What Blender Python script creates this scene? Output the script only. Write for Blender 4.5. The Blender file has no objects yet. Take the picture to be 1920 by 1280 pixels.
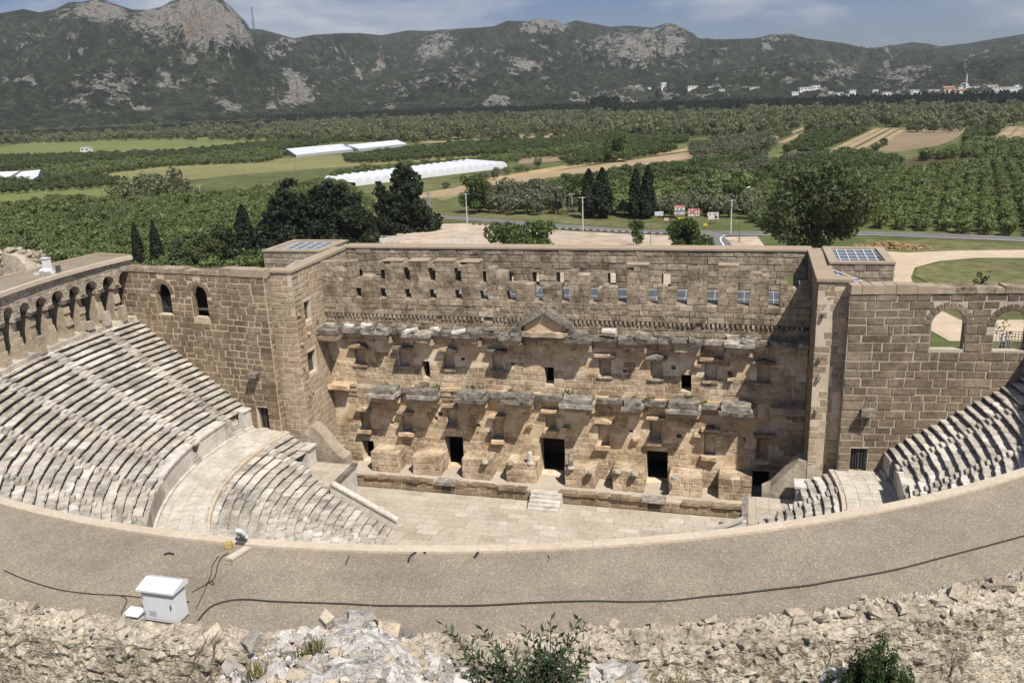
import bpy, math, random
import numpy as np
from mathutils import Vector, Matrix, noise

S = bpy.context.scene
COL = S.collection
RAD = math.radians

# ------------------------------------------------------------------ camera
CAM = np.array([17.529, -64.784, 37.863])
YAW, PITCH, ROLL, FPX = -0.272, -0.280, -0.040, 1594.4
FW = np.array([math.sin(YAW)*math.cos(PITCH), math.cos(YAW)*math.cos(PITCH), math.sin(PITCH)])
R0 = np.array([math.cos(YAW), -math.sin(YAW), 0.0])
U0 = np.cross(R0, FW)
RT = math.cos(ROLL)*R0 + math.sin(ROLL)*U0
UP = -math.sin(ROLL)*R0 + math.cos(ROLL)*U0
cam = bpy.data.cameras.new('camera')
cam.sensor_width = 36.0
cam.lens = FPX/1920*36.0
cam.clip_start = 0.1
cam.clip_end = 30000
camo = bpy.data.objects.new('camera', cam)
COL.objects.link(camo)
camo.matrix_world = Matrix(((RT[0], UP[0], -FW[0], CAM[0]), (RT[1], UP[1], -FW[1], CAM[1]), (RT[2], UP[2], -FW[2], CAM[2]), (0, 0, 0, 1)))
S.camera = camo

# ------------------------------------------------------------------ sun, sky, exposure
SUN = Vector((1.0, -1.0, 2.05)).normalized()
SUN_EL = math.asin(SUN.z)
SUN_ROT = math.atan2(SUN.x, SUN.y)
sl = bpy.data.lights.new('sun', 'SUN')
sl.energy = 5.0
sl.angle = RAD(0.53)
sl.color = (1.0, 0.945, 0.86)
slo = bpy.data.objects.new('sun', sl)
COL.objects.link(slo)
slo.rotation_euler = SUN.to_track_quat('Z', 'Y').to_euler()
slo.location = (60, -80, 160)

wd = bpy.data.worlds.new('World')
S.world = wd
wd.use_nodes = True
wn = wd.node_tree
wn.nodes.clear()
sky = wn.nodes.new('ShaderNodeTexSky')
sky.sky_type = 'NISHITA'
sky.sun_disc = False
sky.sun_elevation = SUN_EL
sky.sun_rotation = SUN_ROT
sky.altitude = 0
sky.air_density = 1.0
sky.dust_density = 0.25
sky.ozone_density = 3.0
tc = wn.nodes.new('ShaderNodeTexCoord')
mp = wn.nodes.new('ShaderNodeMapping')
mp.inputs['Scale'].default_value = (3.0, 3.0, 9.0)
mp.inputs['Location'].default_value = (2.1, 0.4, 0.75)
wn.links.new(tc.outputs['Generated'], mp.inputs['Vector'])
cn = wn.nodes.new('ShaderNodeTexNoise')
cn.inputs['Scale'].default_value = 1.5
cn.inputs['Detail'].default_value = 9
cn.inputs['Roughness'].default_value = 0.56
cn.inputs['Distortion'].default_value = 0.25
wn.links.new(mp.outputs['Vector'], cn.inputs['Vector'])
cr = wn.nodes.new('ShaderNodeValToRGB')
cr.color_ramp.elements[0].position = 0.48
cr.color_ramp.elements[0].color = (0, 0, 0, 1)
cr.color_ramp.elements[1].position = 0.66
cr.color_ramp.elements[1].color = (0.85, 0.85, 0.85, 1)
wn.links.new(cn.outputs['Fac'], cr.inputs['Fac'])
mx = wn.nodes.new('ShaderNodeMix')
mx.data_type = 'RGBA'
wn.links.new(cr.outputs['Color'], mx.inputs['Factor'])
hs = wn.nodes.new('ShaderNodeHueSaturation')
hs.inputs['Saturation'].default_value = 1.1
wn.links.new(sky.outputs['Color'], hs.inputs['Color'])
tn_ = wn.nodes.new('ShaderNodeMix')
tn_.data_type = 'RGBA'
tn_.blend_type = 'MULTIPLY'
tn_.inputs['Factor'].default_value = 1.0
wn.links.new(hs.outputs['Color'], tn_.inputs['A'])
tn_.inputs['B'].default_value = (0.92, 0.97, 1.32, 1)
wn.links.new(tn_.outputs['Result'], mx.inputs['A'])
mx.inputs['B'].default_value = (13.5, 13.8, 14.6, 1)
bg = wn.nodes.new('ShaderNodeBackground')
bg.inputs['Strength'].default_value = 0.05
wn.links.new(mx.outputs['Result'], bg.inputs['Color'])
wo = wn.nodes.new('ShaderNodeOutputWorld')
wn.links.new(bg.outputs['Background'], wo.inputs['Surface'])

S.view_settings.view_transform = 'Standard'
S.view_settings.look = 'None'
S.view_settings.gamma = 1.0
S.view_settings.exposure = 0.0
S.view_settings.use_curve_mapping = False
S.render.engine = 'CYCLES'
S.cycles.max_bounces = 6
S.cycles.diffuse_bounces = 1
S.cycles.glossy_bounces = 2
S.cycles.transmission_bounces = 3
S.cycles.transparent_max_bounces = 6
S.cycles.volume_bounces = 0
S.cycles.use_denoising = True
S.cycles.caustics_reflective = False
S.cycles.caustics_refractive = False

# ------------------------------------------------------------------ pixel -> direction helpers (photo is 1920 x 1280)
def ray(px, py):
    return FW + RT*((px-960)/FPX) - UP*((py-640)/FPX)
def hit(px, py, ax, val):
    d = ray(px, py)
    return CAM + d*((val-CAM[ax])/d[ax])
def gz(px, py, z=0.0):
    return hit(px, py, 2, z)
def at_depth(px, py, dist):
    d = ray(px, py)
    return CAM + d*(dist/math.hypot(d[0], d[1]))
def proj(P):
    P = np.asarray(P, float)
    v = P-CAM
    z = v@FW
    z = np.where(np.abs(z) < 1e-6, 1e-6, z)
    return 960+FPX*(v@RT)/z, 640-FPX*(v@UP)/z, z

# ------------------------------------------------------------------ object helpers
rnd = random.Random(11)
ORG = {}
def org(o):
    return ORG.get(o.name, (0.0, 0.0, 0.0)) if o is not None else (0.0, 0.0, 0.0)
def props(o, label=None, cat=None, group=None, kind=None):
    if label: o['label'] = label
    if cat: o['category'] = cat
    if group: o['group'] = group
    if kind: o['kind'] = kind
    return o
def link(o, parent=None, loc=(0, 0, 0)):
    COL.objects.link(o)
    po = org(parent)
    if parent is not None:
        o.parent = parent
    o.location = (loc[0]-po[0], loc[1]-po[1], loc[2]-po[2])
    ORG[o.name] = tuple(loc)
    return o
def empty(name, loc, label=None, cat=None, group=None, kind=None):
    o = bpy.data.objects.new(name, None)
    o.empty_display_size = 0.5
    link(o, None, loc)
    return props(o, label, cat, group, kind)
def big_mesh(name, V, Fc, mats=None, smooth=False, midx=None):
    """V (n,3) array, Fc (m,k) int array (k = 3 or 4)."""
    V = np.ascontiguousarray(V, dtype=np.float32)
    Fc = np.ascontiguousarray(Fc, dtype=np.int32)
    me = bpy.data.meshes.new(name)
    m, k = Fc.shape
    me.vertices.add(len(V))
    me.vertices.foreach_set('co', V.ravel())
    me.loops.add(m*k)
    me.loops.foreach_set('vertex_index', Fc.ravel())
    me.polygons.add(m)
    me.polygons.foreach_set('loop_start', np.arange(0, m*k, k, dtype=np.int32))
    me.polygons.foreach_set('loop_total', np.full(m, k, dtype=np.int32))
    if midx is not None:
        me.polygons.foreach_set('material_index', np.ascontiguousarray(midx, dtype=np.int32))
    me.polygons.foreach_set('use_smooth', np.full(m, bool(smooth)))
    me.update(calc_edges=True)
    me.validate()
    for mt in (mats or []):
        me.materials.append(mt)
    return me

class MB:
    """collects boxes, prisms and tubes in world coordinates; build() links them as one mesh object"""
    def __init__(self):
        self.v = []
        self.f = []
        self.m = []
    def poly(self, pts, faces, mi=0):
        b = len(self.v)
        self.v.extend([tuple(float(c) for c in q) for q in pts])
        for f in faces:
            self.f.append(tuple(b+i for i in f))
            self.m.append(mi)
        return self
    def hexa(self, q, mi=0):      # bottom 0..3 (ccw from above), top 4..7
        return self.poly(q, [(3, 2, 1, 0), (4, 5, 6, 7), (0, 1, 5, 4), (1, 2, 6, 5), (2, 3, 7, 6), (3, 0, 4, 7)], mi)
    def box(self, x0, x1, y0, y1, z0, z1, mi=0, j=0.0):
        q = [(x0, y0, z0), (x1, y0, z0), (x1, y1, z0), (x0, y1, z0), (x0, y0, z1), (x1, y0, z1), (x1, y1, z1), (x0, y1, z1)]
        if j:
            q = [(a+rnd.uniform(-j, j), b+rnd.uniform(-j, j), c+rnd.uniform(-j, j)) for a, b, c in q]
        return self.hexa(q, mi)
    def obox(self, c, ax, ay, az, mi=0):   # centre and three half-axis vectors
        c = np.array(c, float); ax = np.array(ax, float); ay = np.array(ay, float); az = np.array(az, float)
        q = [c-ax-ay-az, c+ax-ay-az, c+ax+ay-az, c-ax+ay-az, c-ax-ay+az, c+ax-ay+az, c+ax+ay+az, c-ax+ay+az]
        return self.hexa(q, mi)
    def prism(self, poly2, a, b, plane='xz', mi=0):
        """extrude a 2-D polygon between a and b along the axis missing from plane"""
        n = len(poly2)
        def mk(p, t):
            if plane == 'xz': return (p[0], t, p[1])
            if plane == 'yz': return (t, p[0], p[1])
            return (p[0], p[1], t)
        pts = [mk(p, a) for p in poly2]+[mk(p, b) for p in poly2]
        fs = [tuple(range(n)), tuple(range(2*n-1, n-1, -1))]
        for i in range(n):
            k = (i+1) % n
            fs.append((i, i+n, k+n, k))
        return self.poly(pts, fs, mi)
    def tube(self, path, rads, n=6, mi=0, cap=True):
        path = [Vector([float(c) for c in p]) for p in path]
        if not hasattr(rads, '__len__'): rads = [rads]*len(path)
        rings = []
        for i, p in enumerate(path):
            t = (path[min(i+1, len(path)-1)]-path[max(i-1, 0)])
            t = t.normalized() if t.length > 1e-9 else Vector((0, 0, 1))
            a = t.cross(Vector((0, 0, 1)))
            if a.length < 1e-3: a = t.cross(Vector((1, 0, 0)))
            a.normalize()
            b = t.cross(a)
            rings.append([p+(a*math.cos(2*math.pi*k/n)+b*math.sin(2*math.pi*k/n))*rads[i] for k in range(n)])
        pts = [q for r in rings for q in r]
        fs = []
        for i in range(len(path)-1):
            for k in range(n):
                k2 = (k+1) % n
                fs.append((i*n+k, i*n+k2, (i+1)*n+k2, (i+1)*n+k))
        if cap:
            fs.append(tuple(range(n-1, -1, -1)))
            fs.append(tuple((len(path)-1)*n+k for k in range(n)))
        return self.poly(pts, fs, mi)
    def lathe(self, c, prof, n=16, mi=0):
        pts = []
        for r, z in prof:
            for k in range(n):
                a = 2*math.pi*k/n
                pts.append((c[0]+r*math.cos(a), c[1]+r*math.sin(a), c[2]+z))
        fs = []
        for i in range(len(prof)-1):
            for k in range(n):
                k2 = (k+1) % n
                fs.append((i*n+k, i*n+k2, (i+1)*n+k2, (i+1)*n+k))
        fs.append(tuple(range(n-1, -1, -1)))
        fs.append(tuple((len(prof)-1)*n+k for k in range(n)))
        return self.poly(pts, fs, mi)
    def build(self, name, mats, parent=None, loc=None, smooth=False, **pr):
        if not isinstance(mats, (list, tuple)): mats = [mats]
        if loc is None:
            loc = org(parent) if parent is not None else tuple(np.mean(np.array(self.v), axis=0)*np.array([1, 1, 0])+np.array([0, 0, min(q[2] for q in self.v)]))
        me = bpy.data.meshes.new(name)
        me.from_pydata([(a-loc[0], b-loc[1], c-loc[2]) for a, b, c in self.v], [], self.f)
        for mt in mats: me.materials.append(mt)
        if len(mats) > 1: me.polygons.foreach_set('material_index', self.m)
        if smooth: me.polygons.foreach_set('use_smooth', [True]*len(me.polygons))
        me.update()
        o = bpy.data.objects.new(name, me)
        link(o, parent, loc)
        return props(o, **pr)
def arr_obj(name, V, Fc, mats, parent=None, loc=None, smooth=False, midx=None, **pr):
    V = np.asarray(V, float)
    if loc is None:
        loc = org(parent) if parent is not None else (float(V[:, 0].mean()), float(V[:, 1].mean()), float(V[:, 2].min()))
    me = big_mesh(name, V-np.array(loc), Fc, mats, smooth, midx)
    o = bpy.data.objects.new(name, me)
    link(o, parent, loc)
    return props(o, **pr)

# ------------------------------------------------------------------ materials
class NT:
    def __init__(self, name):
        self.m = bpy.data.materials.new(name)
        self.m.use_nodes = True
        self.t = self.m.node_tree
        self.t.nodes.clear()
        self.out = self.n('ShaderNodeOutputMaterial')
    def n(self, typ, **kw):
        nd = self.t.nodes.new(typ)
        for k, v in kw.items(): setattr(nd, k, v)
        return nd
    def s(self, sock, val):
        if hasattr(val, 'is_linked') or isinstance(val, bpy.types.NodeSocket): self.t.links.new(val, sock)
        elif isinstance(val, (tuple, list)) and len(val) == 3 and sock.type == 'RGBA': sock.default_value = (*val, 1)
        else: sock.default_value = val
    def pos(self):
        return self.n('ShaderNodeNewGeometry').outputs['Position']
    def island(self):
        return self.n('ShaderNodeNewGeometry').outputs['Random Per Island']
    def rand(self):
        a = self.n('ShaderNodeObjectInfo').outputs['Random']
        return self.math('FRACT', self.math('ADD', a, self.island()))
    def mapped(self, scale, vec=None):
        nd = self.n('ShaderNodeMapping')
        self.s(nd.inputs['Vector'], vec or self.pos())
        nd.inputs['Scale'].default_value = scale
        return nd.outputs['Vector']
    def noise(self, scale, detail=4, rough=0.55, vec=None, dist=0.0, col=False):
        nd = self.n('ShaderNodeTexNoise')
        self.s(nd.inputs['Vector'], vec or self.pos())
        nd.inputs['Scale'].default_value = scale
        nd.inputs['Detail'].default_value = detail
        nd.inputs['Roughness'].default_value = rough
        nd.inputs['Distortion'].default_value = dist
        return nd.outputs['Color' if col else 'Fac']
    def voro(self, scale, feature='F1', vec=None, out='Distance', rnds=1.0):
        nd = self.n('ShaderNodeTexVoronoi')
        nd.feature = feature
        self.s(nd.inputs['Vector'], vec or self.pos())
        nd.inputs['Scale'].default_value = scale
        nd.inputs['Randomness'].default_value = rnds
        return nd.outputs[out]
    def ramp(self, fac, stops, interp='LINEAR'):
        nd = self.n('ShaderNodeValToRGB')
        nd.color_ramp.interpolation = interp
        el = nd.color_ramp.elements
        while len(el) < len(stops): el.new(0.5)
        for e, (p, c) in zip(el, stops):
            e.position = p
            e.color = (c, c, c, 1) if not hasattr(c, '__len__') else (*c, 1)
        self.s(nd.inputs['Fac'], fac)
        return nd.outputs['Color']
    def mix(self, fac, a, b, mode='MIX'):
        nd = self.n('ShaderNodeMix')
        nd.data_type = 'RGBA'
        nd.blend_type = mode
        self.s(nd.inputs['Factor'], fac)
        self.s(nd.inputs['A'], a)
        self.s(nd.inputs['B'], b)
        return nd.outputs['Result']
    def math(self, op, a, b=0.0, clamp=False):
        nd = self.n('ShaderNodeMath')
        nd.operation = op
        nd.use_clamp = clamp
        self.s(nd.inputs[0], a)
        self.s(nd.inputs[1], b)
        return nd.outputs[0]
    def attr(self, name):
        nd = self.n('ShaderNodeAttribute')
        nd.attribute_name = name
        return nd.outputs['Fac']
    def bump(self, h, strength=0.5, dist=0.05):
        nd = self.n('ShaderNodeBump')
        self.s(nd.inputs['Height'], h)
        nd.inputs['Strength'].default_value = strength
        nd.inputs['Distance'].default_value = dist
        return nd.outputs['Normal']
    def bsdf(self, col, rough=0.9, normal=None, spec=0.3, metal=0.0):
        nd = self.n('ShaderNodeBsdfPrincipled')
        self.s(nd.inputs['Base Color'], col)
        self.s(nd.inputs['Roughness'], rough)
        nd.inputs['Specular IOR Level'].default_value = spec
        nd.inputs['Metallic'].default_value = metal
        if normal is not None: self.s(nd.inputs['Normal'], normal)
        return nd
    def done(self, sh):
        self.t.links.new(sh.outputs[0], self.out.inputs['Surface'])
        return self.m

def stone_mat(name, cols, stain=(0.45, 0.42, 0.38), stain_amt=0.5, nscale=0.35, fine=3.0, bump=0.6, bdist=0.03, var=0.5, pits=0.0, seed=0.0):
    t = NT(name)
    r = t.rand()
    k = len(cols)
    base = t.ramp(r, [(i/(k-1), c) for i, c in enumerate(cols)]) if k > 1 else cols[0]
    pos = t.n('ShaderNodeVectorMath', operation='ADD')
    t.s(pos.inputs[0], t.pos())
    pos.inputs[1].default_value = (seed*13.1, seed*7.7, seed*3.3)
    p = pos.outputs[0]
    big = t.noise(nscale, 3, 0.6, p, 0.4)
    fin = t.noise(fine, 4, 0.68, p)
    c = t.mix(t.ramp(big, [(0.42, 0.0), (0.66, 1.0)]), base, t.mix(1.0, base, stain, 'MULTIPLY'))
    c = t.mix(stain_amt, base, c)
    c = t.mix(var, c, t.mix(1.0, c, t.ramp(fin, [(0.28, 0.45), (0.5, 1.0), (0.75, 1.45)]), 'MULTIPLY'))
    h = fin
    if pits:
        v = t.noise(fine*2.2, 2, 0.6, p)
        pm = t.ramp(v, [(0.30, 0.35), (0.40, 1.0)])
        c = t.mix(pits, c, t.mix(1.0, c, pm, 'MULTIPLY'))
        h = t.math('ADD', fin, t.math('MULTIPLY', pm, 0.4))
    return t.done(t.bsdf(c, 0.92, t.bump(h, bump, bdist), 0.2))

def flat_mat(name, col, rough=0.7, var=0.15, scale=4.0, metal=0.0, spec=0.4):
    t = NT(name)
    f = t.noise(scale, 5, 0.6)
    c = t.mix(var*2, col, t.mix(1.0, col, t.ramp(f, [(0.3, 0.6), (0.7, 1.3)]), 'MULTIPLY'))
    return t.done(t.bsdf(c, rough, t.bump(f, 0.15, 0.01), spec, metal))

def leaf_mat(name, c0, c1, c2, trans=0.25, big=0.08):
    t = NT(name)
    r = t.rand()
    b = t.ramp(r, [(0.0, c0), (0.5, c1), (1.0, c2)])
    obj = t.n('ShaderNodeObjectInfo').outputs['Random']
    b = t.mix(0.5, b, t.mix(1.0, b, t.ramp(obj, [(0.0, 0.72), (1.0, 1.25)]), 'MULTIPLY'))
    b = t.mix(0.6, b, t.mix(1.0, b, t.ramp(t.noise(big, 3, 0.6), [(0.3, 0.65), (0.7, 1.3)]), 'MULTIPLY'))
    d = t.bsdf(b, 0.65, None, 0.25)
    tr = t.n('ShaderNodeBsdfTranslucent')
    t.s(tr.inputs['Color'], t.mix(1.0, b, (1.15, 1.25, 0.6), 'MULTIPLY'))
    ms = t.n('ShaderNodeMixShader')
    ms.inputs[0].default_value = trans
    t.t.links.new(d.outputs[0], ms.inputs[1])
    t.t.links.new(tr.outputs[0], ms.inputs[2])
    return t.done(ms)

M = {}
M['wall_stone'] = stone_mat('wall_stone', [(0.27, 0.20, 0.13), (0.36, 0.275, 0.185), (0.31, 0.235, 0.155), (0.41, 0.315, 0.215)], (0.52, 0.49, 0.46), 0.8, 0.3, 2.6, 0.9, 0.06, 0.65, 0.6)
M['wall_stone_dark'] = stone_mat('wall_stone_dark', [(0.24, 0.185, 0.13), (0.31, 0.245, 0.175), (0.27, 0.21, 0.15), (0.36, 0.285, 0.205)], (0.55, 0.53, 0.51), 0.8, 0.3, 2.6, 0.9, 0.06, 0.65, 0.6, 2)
M['mortar'] = stone_mat('mortar', [(0.70, 0.595, 0.455)], (0.70, 0.66, 0.60), 0.6, 0.4, 5.0, 0.5, 0.03, 0.4)
M['mortar_grey'] = stone_mat('mortar_grey', [(0.60, 0.53, 0.435)], (0.66, 0.63, 0.60), 0.6, 0.4, 5.0, 0.5, 0.03, 0.4, 0, 3)
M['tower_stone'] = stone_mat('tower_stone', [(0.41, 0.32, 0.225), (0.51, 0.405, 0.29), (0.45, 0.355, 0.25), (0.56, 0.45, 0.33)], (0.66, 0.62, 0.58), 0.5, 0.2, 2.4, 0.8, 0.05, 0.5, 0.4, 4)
M['frons_stone'] = stone_mat('frons_stone', [(0.52, 0.395, 0.265), (0.70, 0.555, 0.385), (0.61, 0.47, 0.32), (0.78, 0.64, 0.465)], (0.42, 0.385, 0.35), 0.9, 0.45, 2.4, 1.0, 0.07, 0.75, 0.7, 5)
M['attic_stone'] = stone_mat('attic_stone', [(0.33, 0.262, 0.187), (0.48, 0.39, 0.28), (0.40, 0.325, 0.232), (0.58, 0.48, 0.355)], (0.42, 0.40, 0.38), 0.95, 0.45, 2.2, 1.0, 0.09, 0.85, 0.85, 6)
M['mortar_dark'] = stone_mat('mortar_dark', [(0.40, 0.335, 0.255)], (0.55, 0.52, 0.5), 0.8, 0.5, 3.0, 0.8, 0.05, 0.6, 0.3, 26)
M['seat_new'] = stone_mat('seat_new', [(0.70, 0.655, 0.575), (0.78, 0.735, 0.66)], (0.75, 0.74, 0.72), 0.6, 0.5, 1.9, 0.5, 0.03, 0.4, 0.1, 27)
M['plaster0'] = stone_mat('plaster', [(0.66, 0.50, 0.335)], (0.62, 0.52, 0.43), 0.75, 0.55, 1.6, 0.5, 0.03, 0.45, 0.25, 7)
def plaster_mat():
    t = NT('old_plaster')
    p = t.pos()
    a = t.noise(0.42, 3, 0.55, p, 0.6)
    b = t.noise(1.3, 4, 0.65, p, 0.3)
    f = t.noise(5.0, 4, 0.7, p)
    k = t.math('ADD', t.math('MULTIPLY', a, 0.65), t.math('MULTIPLY', b, 0.35))
    c = t.ramp(k, [(0.36, (0.48, 0.345, 0.215)), (0.46, (0.66, 0.495, 0.325)), (0.52, (0.74, 0.575, 0.395)), (0.545, (0.82, 0.69, 0.51)), (0.66, (0.85, 0.74, 0.575))])
    c = t.mix(0.6, c, t.mix(1.0, c, t.ramp(f, [(0.3, 0.6), (0.5, 1.0), (0.72, 1.25)]), 'MULTIPLY'))
    h = t.math('ADD', t.math('MULTIPLY', t.ramp(k, [(0.52, 0.0), (0.545, 1.0)]), 0.5), f)
    return t.done(t.bsdf(c, 0.92, t.bump(h, 0.7, 0.05), 0.2))
M['plaster'] = plaster_mat()
M['grey_marble'] = stone_mat('grey_marble', [(0.21, 0.185, 0.152), (0.38, 0.345, 0.292), (0.28, 0.25, 0.212), (0.57, 0.52, 0.44)], (0.38, 0.38, 0.38), 0.9, 0.9, 2.6, 1.0, 0.1, 0.95, 0.7, 8)
M['orange_stone'] = stone_mat('orange_stone', [(0.66, 0.49, 0.31), (0.74, 0.57, 0.385)], (0.62, 0.52, 0.43), 0.6, 0.5, 2.2, 0.8, 0.05, 0.5, 0.3, 9)
M['seat'] = stone_mat('seat', [(0.53, 0.485, 0.41), (0.63, 0.58, 0.495), (0.57, 0.515, 0.435), (0.66, 0.61, 0.525), (0.49, 0.45, 0.385), (0.63, 0.57, 0.48), (0.78, 0.73, 0.645)], (0.50, 0.49, 0.48), 0.85, 0.55, 1.7, 0.8, 0.06, 0.65, 0.35, 10)
M['seat_core'] = stone_mat('seat_core', [(0.15, 0.128, 0.10)], (0.6, 0.6, 0.6), 0.6, 0.6, 3, 0.8, 0.05, 0.6, 0, 11)  # fill tone deepened so the slots under the seat slabs look shaded
M['paving'] = stone_mat('paving', [(0.49, 0.425, 0.335), (0.58, 0.505, 0.405), (0.535, 0.455, 0.355), (0.57, 0.50, 0.41), (0.68, 0.605, 0.50)], (0.80, 0.77, 0.74), 0.6, 0.3, 2.5, 0.4, 0.02, 0.35, 0.15, 12)
M['walk_paving'] = stone_mat('walk_paving', [(0.60, 0.545, 0.455), (0.68, 0.625, 0.53), (0.64, 0.58, 0.48), (0.72, 0.665, 0.575)], (0.74, 0.72, 0.70), 0.7, 0.4, 2.5, 0.4, 0.02, 0.45, 0.15, 28)
M['white_marble'] = stone_mat('white_marble', [(0.70, 0.655, 0.58), (0.76, 0.715, 0.645)], (0.66, 0.65, 0.63), 0.6, 0.9, 2.2, 0.5, 0.03, 0.4, 0.1, 13)
M['coping'] = stone_mat('coping', [(0.42, 0.335, 0.24), (0.46, 0.37, 0.27)], (0.8, 0.78, 0.75), 0.5, 0.8, 6, 0.4, 0.02, 0.3, 0, 14)
M['roof_edge'] = stone_mat('roof_edge', [(0.62, 0.52, 0.40), (0.66, 0.56, 0.435)], (0.82, 0.8, 0.78), 0.5, 0.8, 6, 0.4, 0.02, 0.3, 0, 24)
M['rubble'] = stone_mat('rubble', [(0.44, 0.36, 0.265), (0.58, 0.50, 0.39), (0.50, 0.42, 0.32), (0.40, 0.345, 0.27), (0.66, 0.58, 0.47)], (0.52, 0.50, 0.48), 0.65, 0.5, 3.5, 1.0, 0.06, 0.6, 0.35, 15)
M['pier_plaster'] = stone_mat('pier_plaster', [(0.50, 0.41, 0.295), (0.56, 0.465, 0.345)], (0.62, 0.58, 0.54), 0.6, 0.7, 2.6, 0.7, 0.04, 0.5, 0.3, 16)
M['dark_inside'] = stone_mat('dark_inside', [(0.10, 0.085, 0.07)], (0.6, 0.6, 0.6), 0.5, 0.6, 3, 0.5, 0.03, 0.4, 0, 17)  # near-black tone standing in for shade inside rooms, passages and openings
M['brown_capital'] = stone_mat('brown_stone', [(0.48, 0.38, 0.27), (0.60, 0.485, 0.355)], (0.6, 0.56, 0.52), 0.5, 0.5, 2.4, 0.8, 0.05, 0.5, 0.4, 18)

def gravel_mat():
    t = NT('gravel_roof')
    v = t.voro(38.0, 'F1', None, 'Color')
    g = t.ramp(v, [(0.0, (0.205, 0.168, 0.125)), (0.45, (0.325, 0.274, 0.207)), (0.82, (0.38, 0.325, 0.25)), (0.93, (0.62, 0.56, 0.465)), (1.0, (0.78, 0.72, 0.63))])
    big = t.noise(0.35, 5, 0.6)
    c = t.mix(0.8, g, t.mix(1.0, g, t.ramp(big, [(0.3, 0.80), (0.7, 1.13)]), 'MULTIPLY'))
    f = t.noise(9.0, 4, 0.7)
    st_ = t.noise(1.3, 5, 0.7)
    c = t.mix(0.5, c, t.mix(1.0, c, t.ramp(st_, [(0.35, 0.82), (0.5, 1.0), (0.66, 1.12)]), 'MULTIPLY'))
    c = t.mix(0.45, c, t.mix(1.0, c, t.ramp(f, [(0.3, 0.65), (0.7, 1.35)]), 'MULTIPLY'))
    h = t.voro(38.0)
    return t.done(t.bsdf(c, 0.95, t.bump(h, 0.5, 0.02), 0.15))
M['gravel'] = gravel_mat()
def glass_mat():
    t = NT('roof_glass')
    f = t.noise(0.8, 3, 0.5)
    c = t.ramp(f, [(0.3, (0.07, 0.088, 0.11)), (0.7, (0.12, 0.14, 0.165))])
    return t.done(t.bsdf(c, 0.25, None, 0.6))
M['glass'] = glass_mat()
M['white_metal'] = flat_mat('white_metal', (0.80, 0.81, 0.83), 0.4, 0.06, 6)
M['grey_metal'] = flat_mat('grey_metal', (0.45, 0.46, 0.48), 0.45, 0.1, 6, 0.3)
M['frame_metal'] = flat_mat('frame_metal', (0.62, 0.64, 0.66), 0.45, 0.1, 6)
M['iron'] = flat_mat('iron', (0.10, 0.10, 0.10), 0.6, 0.1, 6)
M['cable'] = flat_mat('cable', (0.045, 0.04, 0.035), 0.7, 0.15, 3)
M['yellow_box'] = flat_mat('yellow_box', (0.50, 0.38, 0.12), 0.7, 0.1, 8)
M['plank'] = flat_mat('plank', (0.66, 0.59, 0.47), 0.8, 0.2, 8)
M['concrete'] = flat_mat('concrete', (0.62, 0.60, 0.55), 0.85, 0.12, 3)
M['wood'] = flat_mat('wood', (0.20, 0.15, 0.10), 0.85, 0.25, 3)

# ------------------------------------------------------------------ masonry: irregular blocks laid in courses on a mortar core
NQ = np.array([(0, 1, 5, 4), (1, 2, 6, 5), (2, 3, 7, 6), (3, 0, 4, 7), (4, 5, 9, 8), (5, 6, 10, 9), (6, 7, 11, 10), (7, 4, 8, 11), (8, 9, 10, 11)])
CORN = [(-.5, -.5), (.5, -.5), (.5, .5), (-.5, .5)]
def unit_stone(mid, inset, jit, zj):
    v = []
    js = [(rnd.uniform(-jit, jit)*0.6, rnd.uniform(-jit, jit)) for _ in range(4)]
    for (a, b), (ja, jb) in zip(CORN, js): v.append((a+ja, b+jb, 0))
    for (a, b), (ja, jb) in zip(CORN, js): v.append((a+ja, b+jb, mid+rnd.uniform(-.1, .1)*(1-mid)*3))
    for (a, b), (ja, jb) in zip(CORN, js):
        v.append((a*(1-inset*rnd.uniform(.5, 1.6))+ja, b*(1-2.2*inset*rnd.uniform(.5, 1.6))+jb, 1+rnd.uniform(-zj, zj)))
    return np.array(v)
SHALLOW = [unit_stone(0.55, 0.05, 0.035, 0.25) for _ in range(14)]
DEEP = [unit_stone(0.985, 0.008, 0.015, 0.008) for _ in range(10)]
STONE_ME = {}
def stone_data(deep, k, mat):
    key = (deep, k, mat.name)
    if key not in STONE_ME:
        STONE_ME[key] = big_mesh('stone', (DEEP if deep else SHALLOW)[k], NQ, [mat])
    return STONE_ME[key]

def holes_at(holes, v0, v1, pad=0.0):
    out = []
    for h in holes:
        a, b, c, d = h[:4]
        arch = len(h) > 4 and h[4]
        ex = h[5] if len(h) > 5 else 0.0
        if v1 <= c+0.02 or v0 >= d+ex-0.02: continue
        if arch:
            r = (b-a)/2
            sp = d-r
            if v1 > sp+0.1 and ex:
                vm = max(v0, sp)-sp
                q = (r+ex)**2-vm**2
                if q <= 0: continue
                hw = math.sqrt(q)
                out.append(((a+b)/2-hw, (a+b)/2+hw))
                continue
            if v0 >= sp:
                q = r*r-(v0-sp)**2
                if q <= 0: continue
                hw = math.sqrt(q)
                out.append(((a+b)/2-hw, (a+b)/2+hw))
                continue
        out.append((a-pad, b+pad))
    return out

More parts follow.
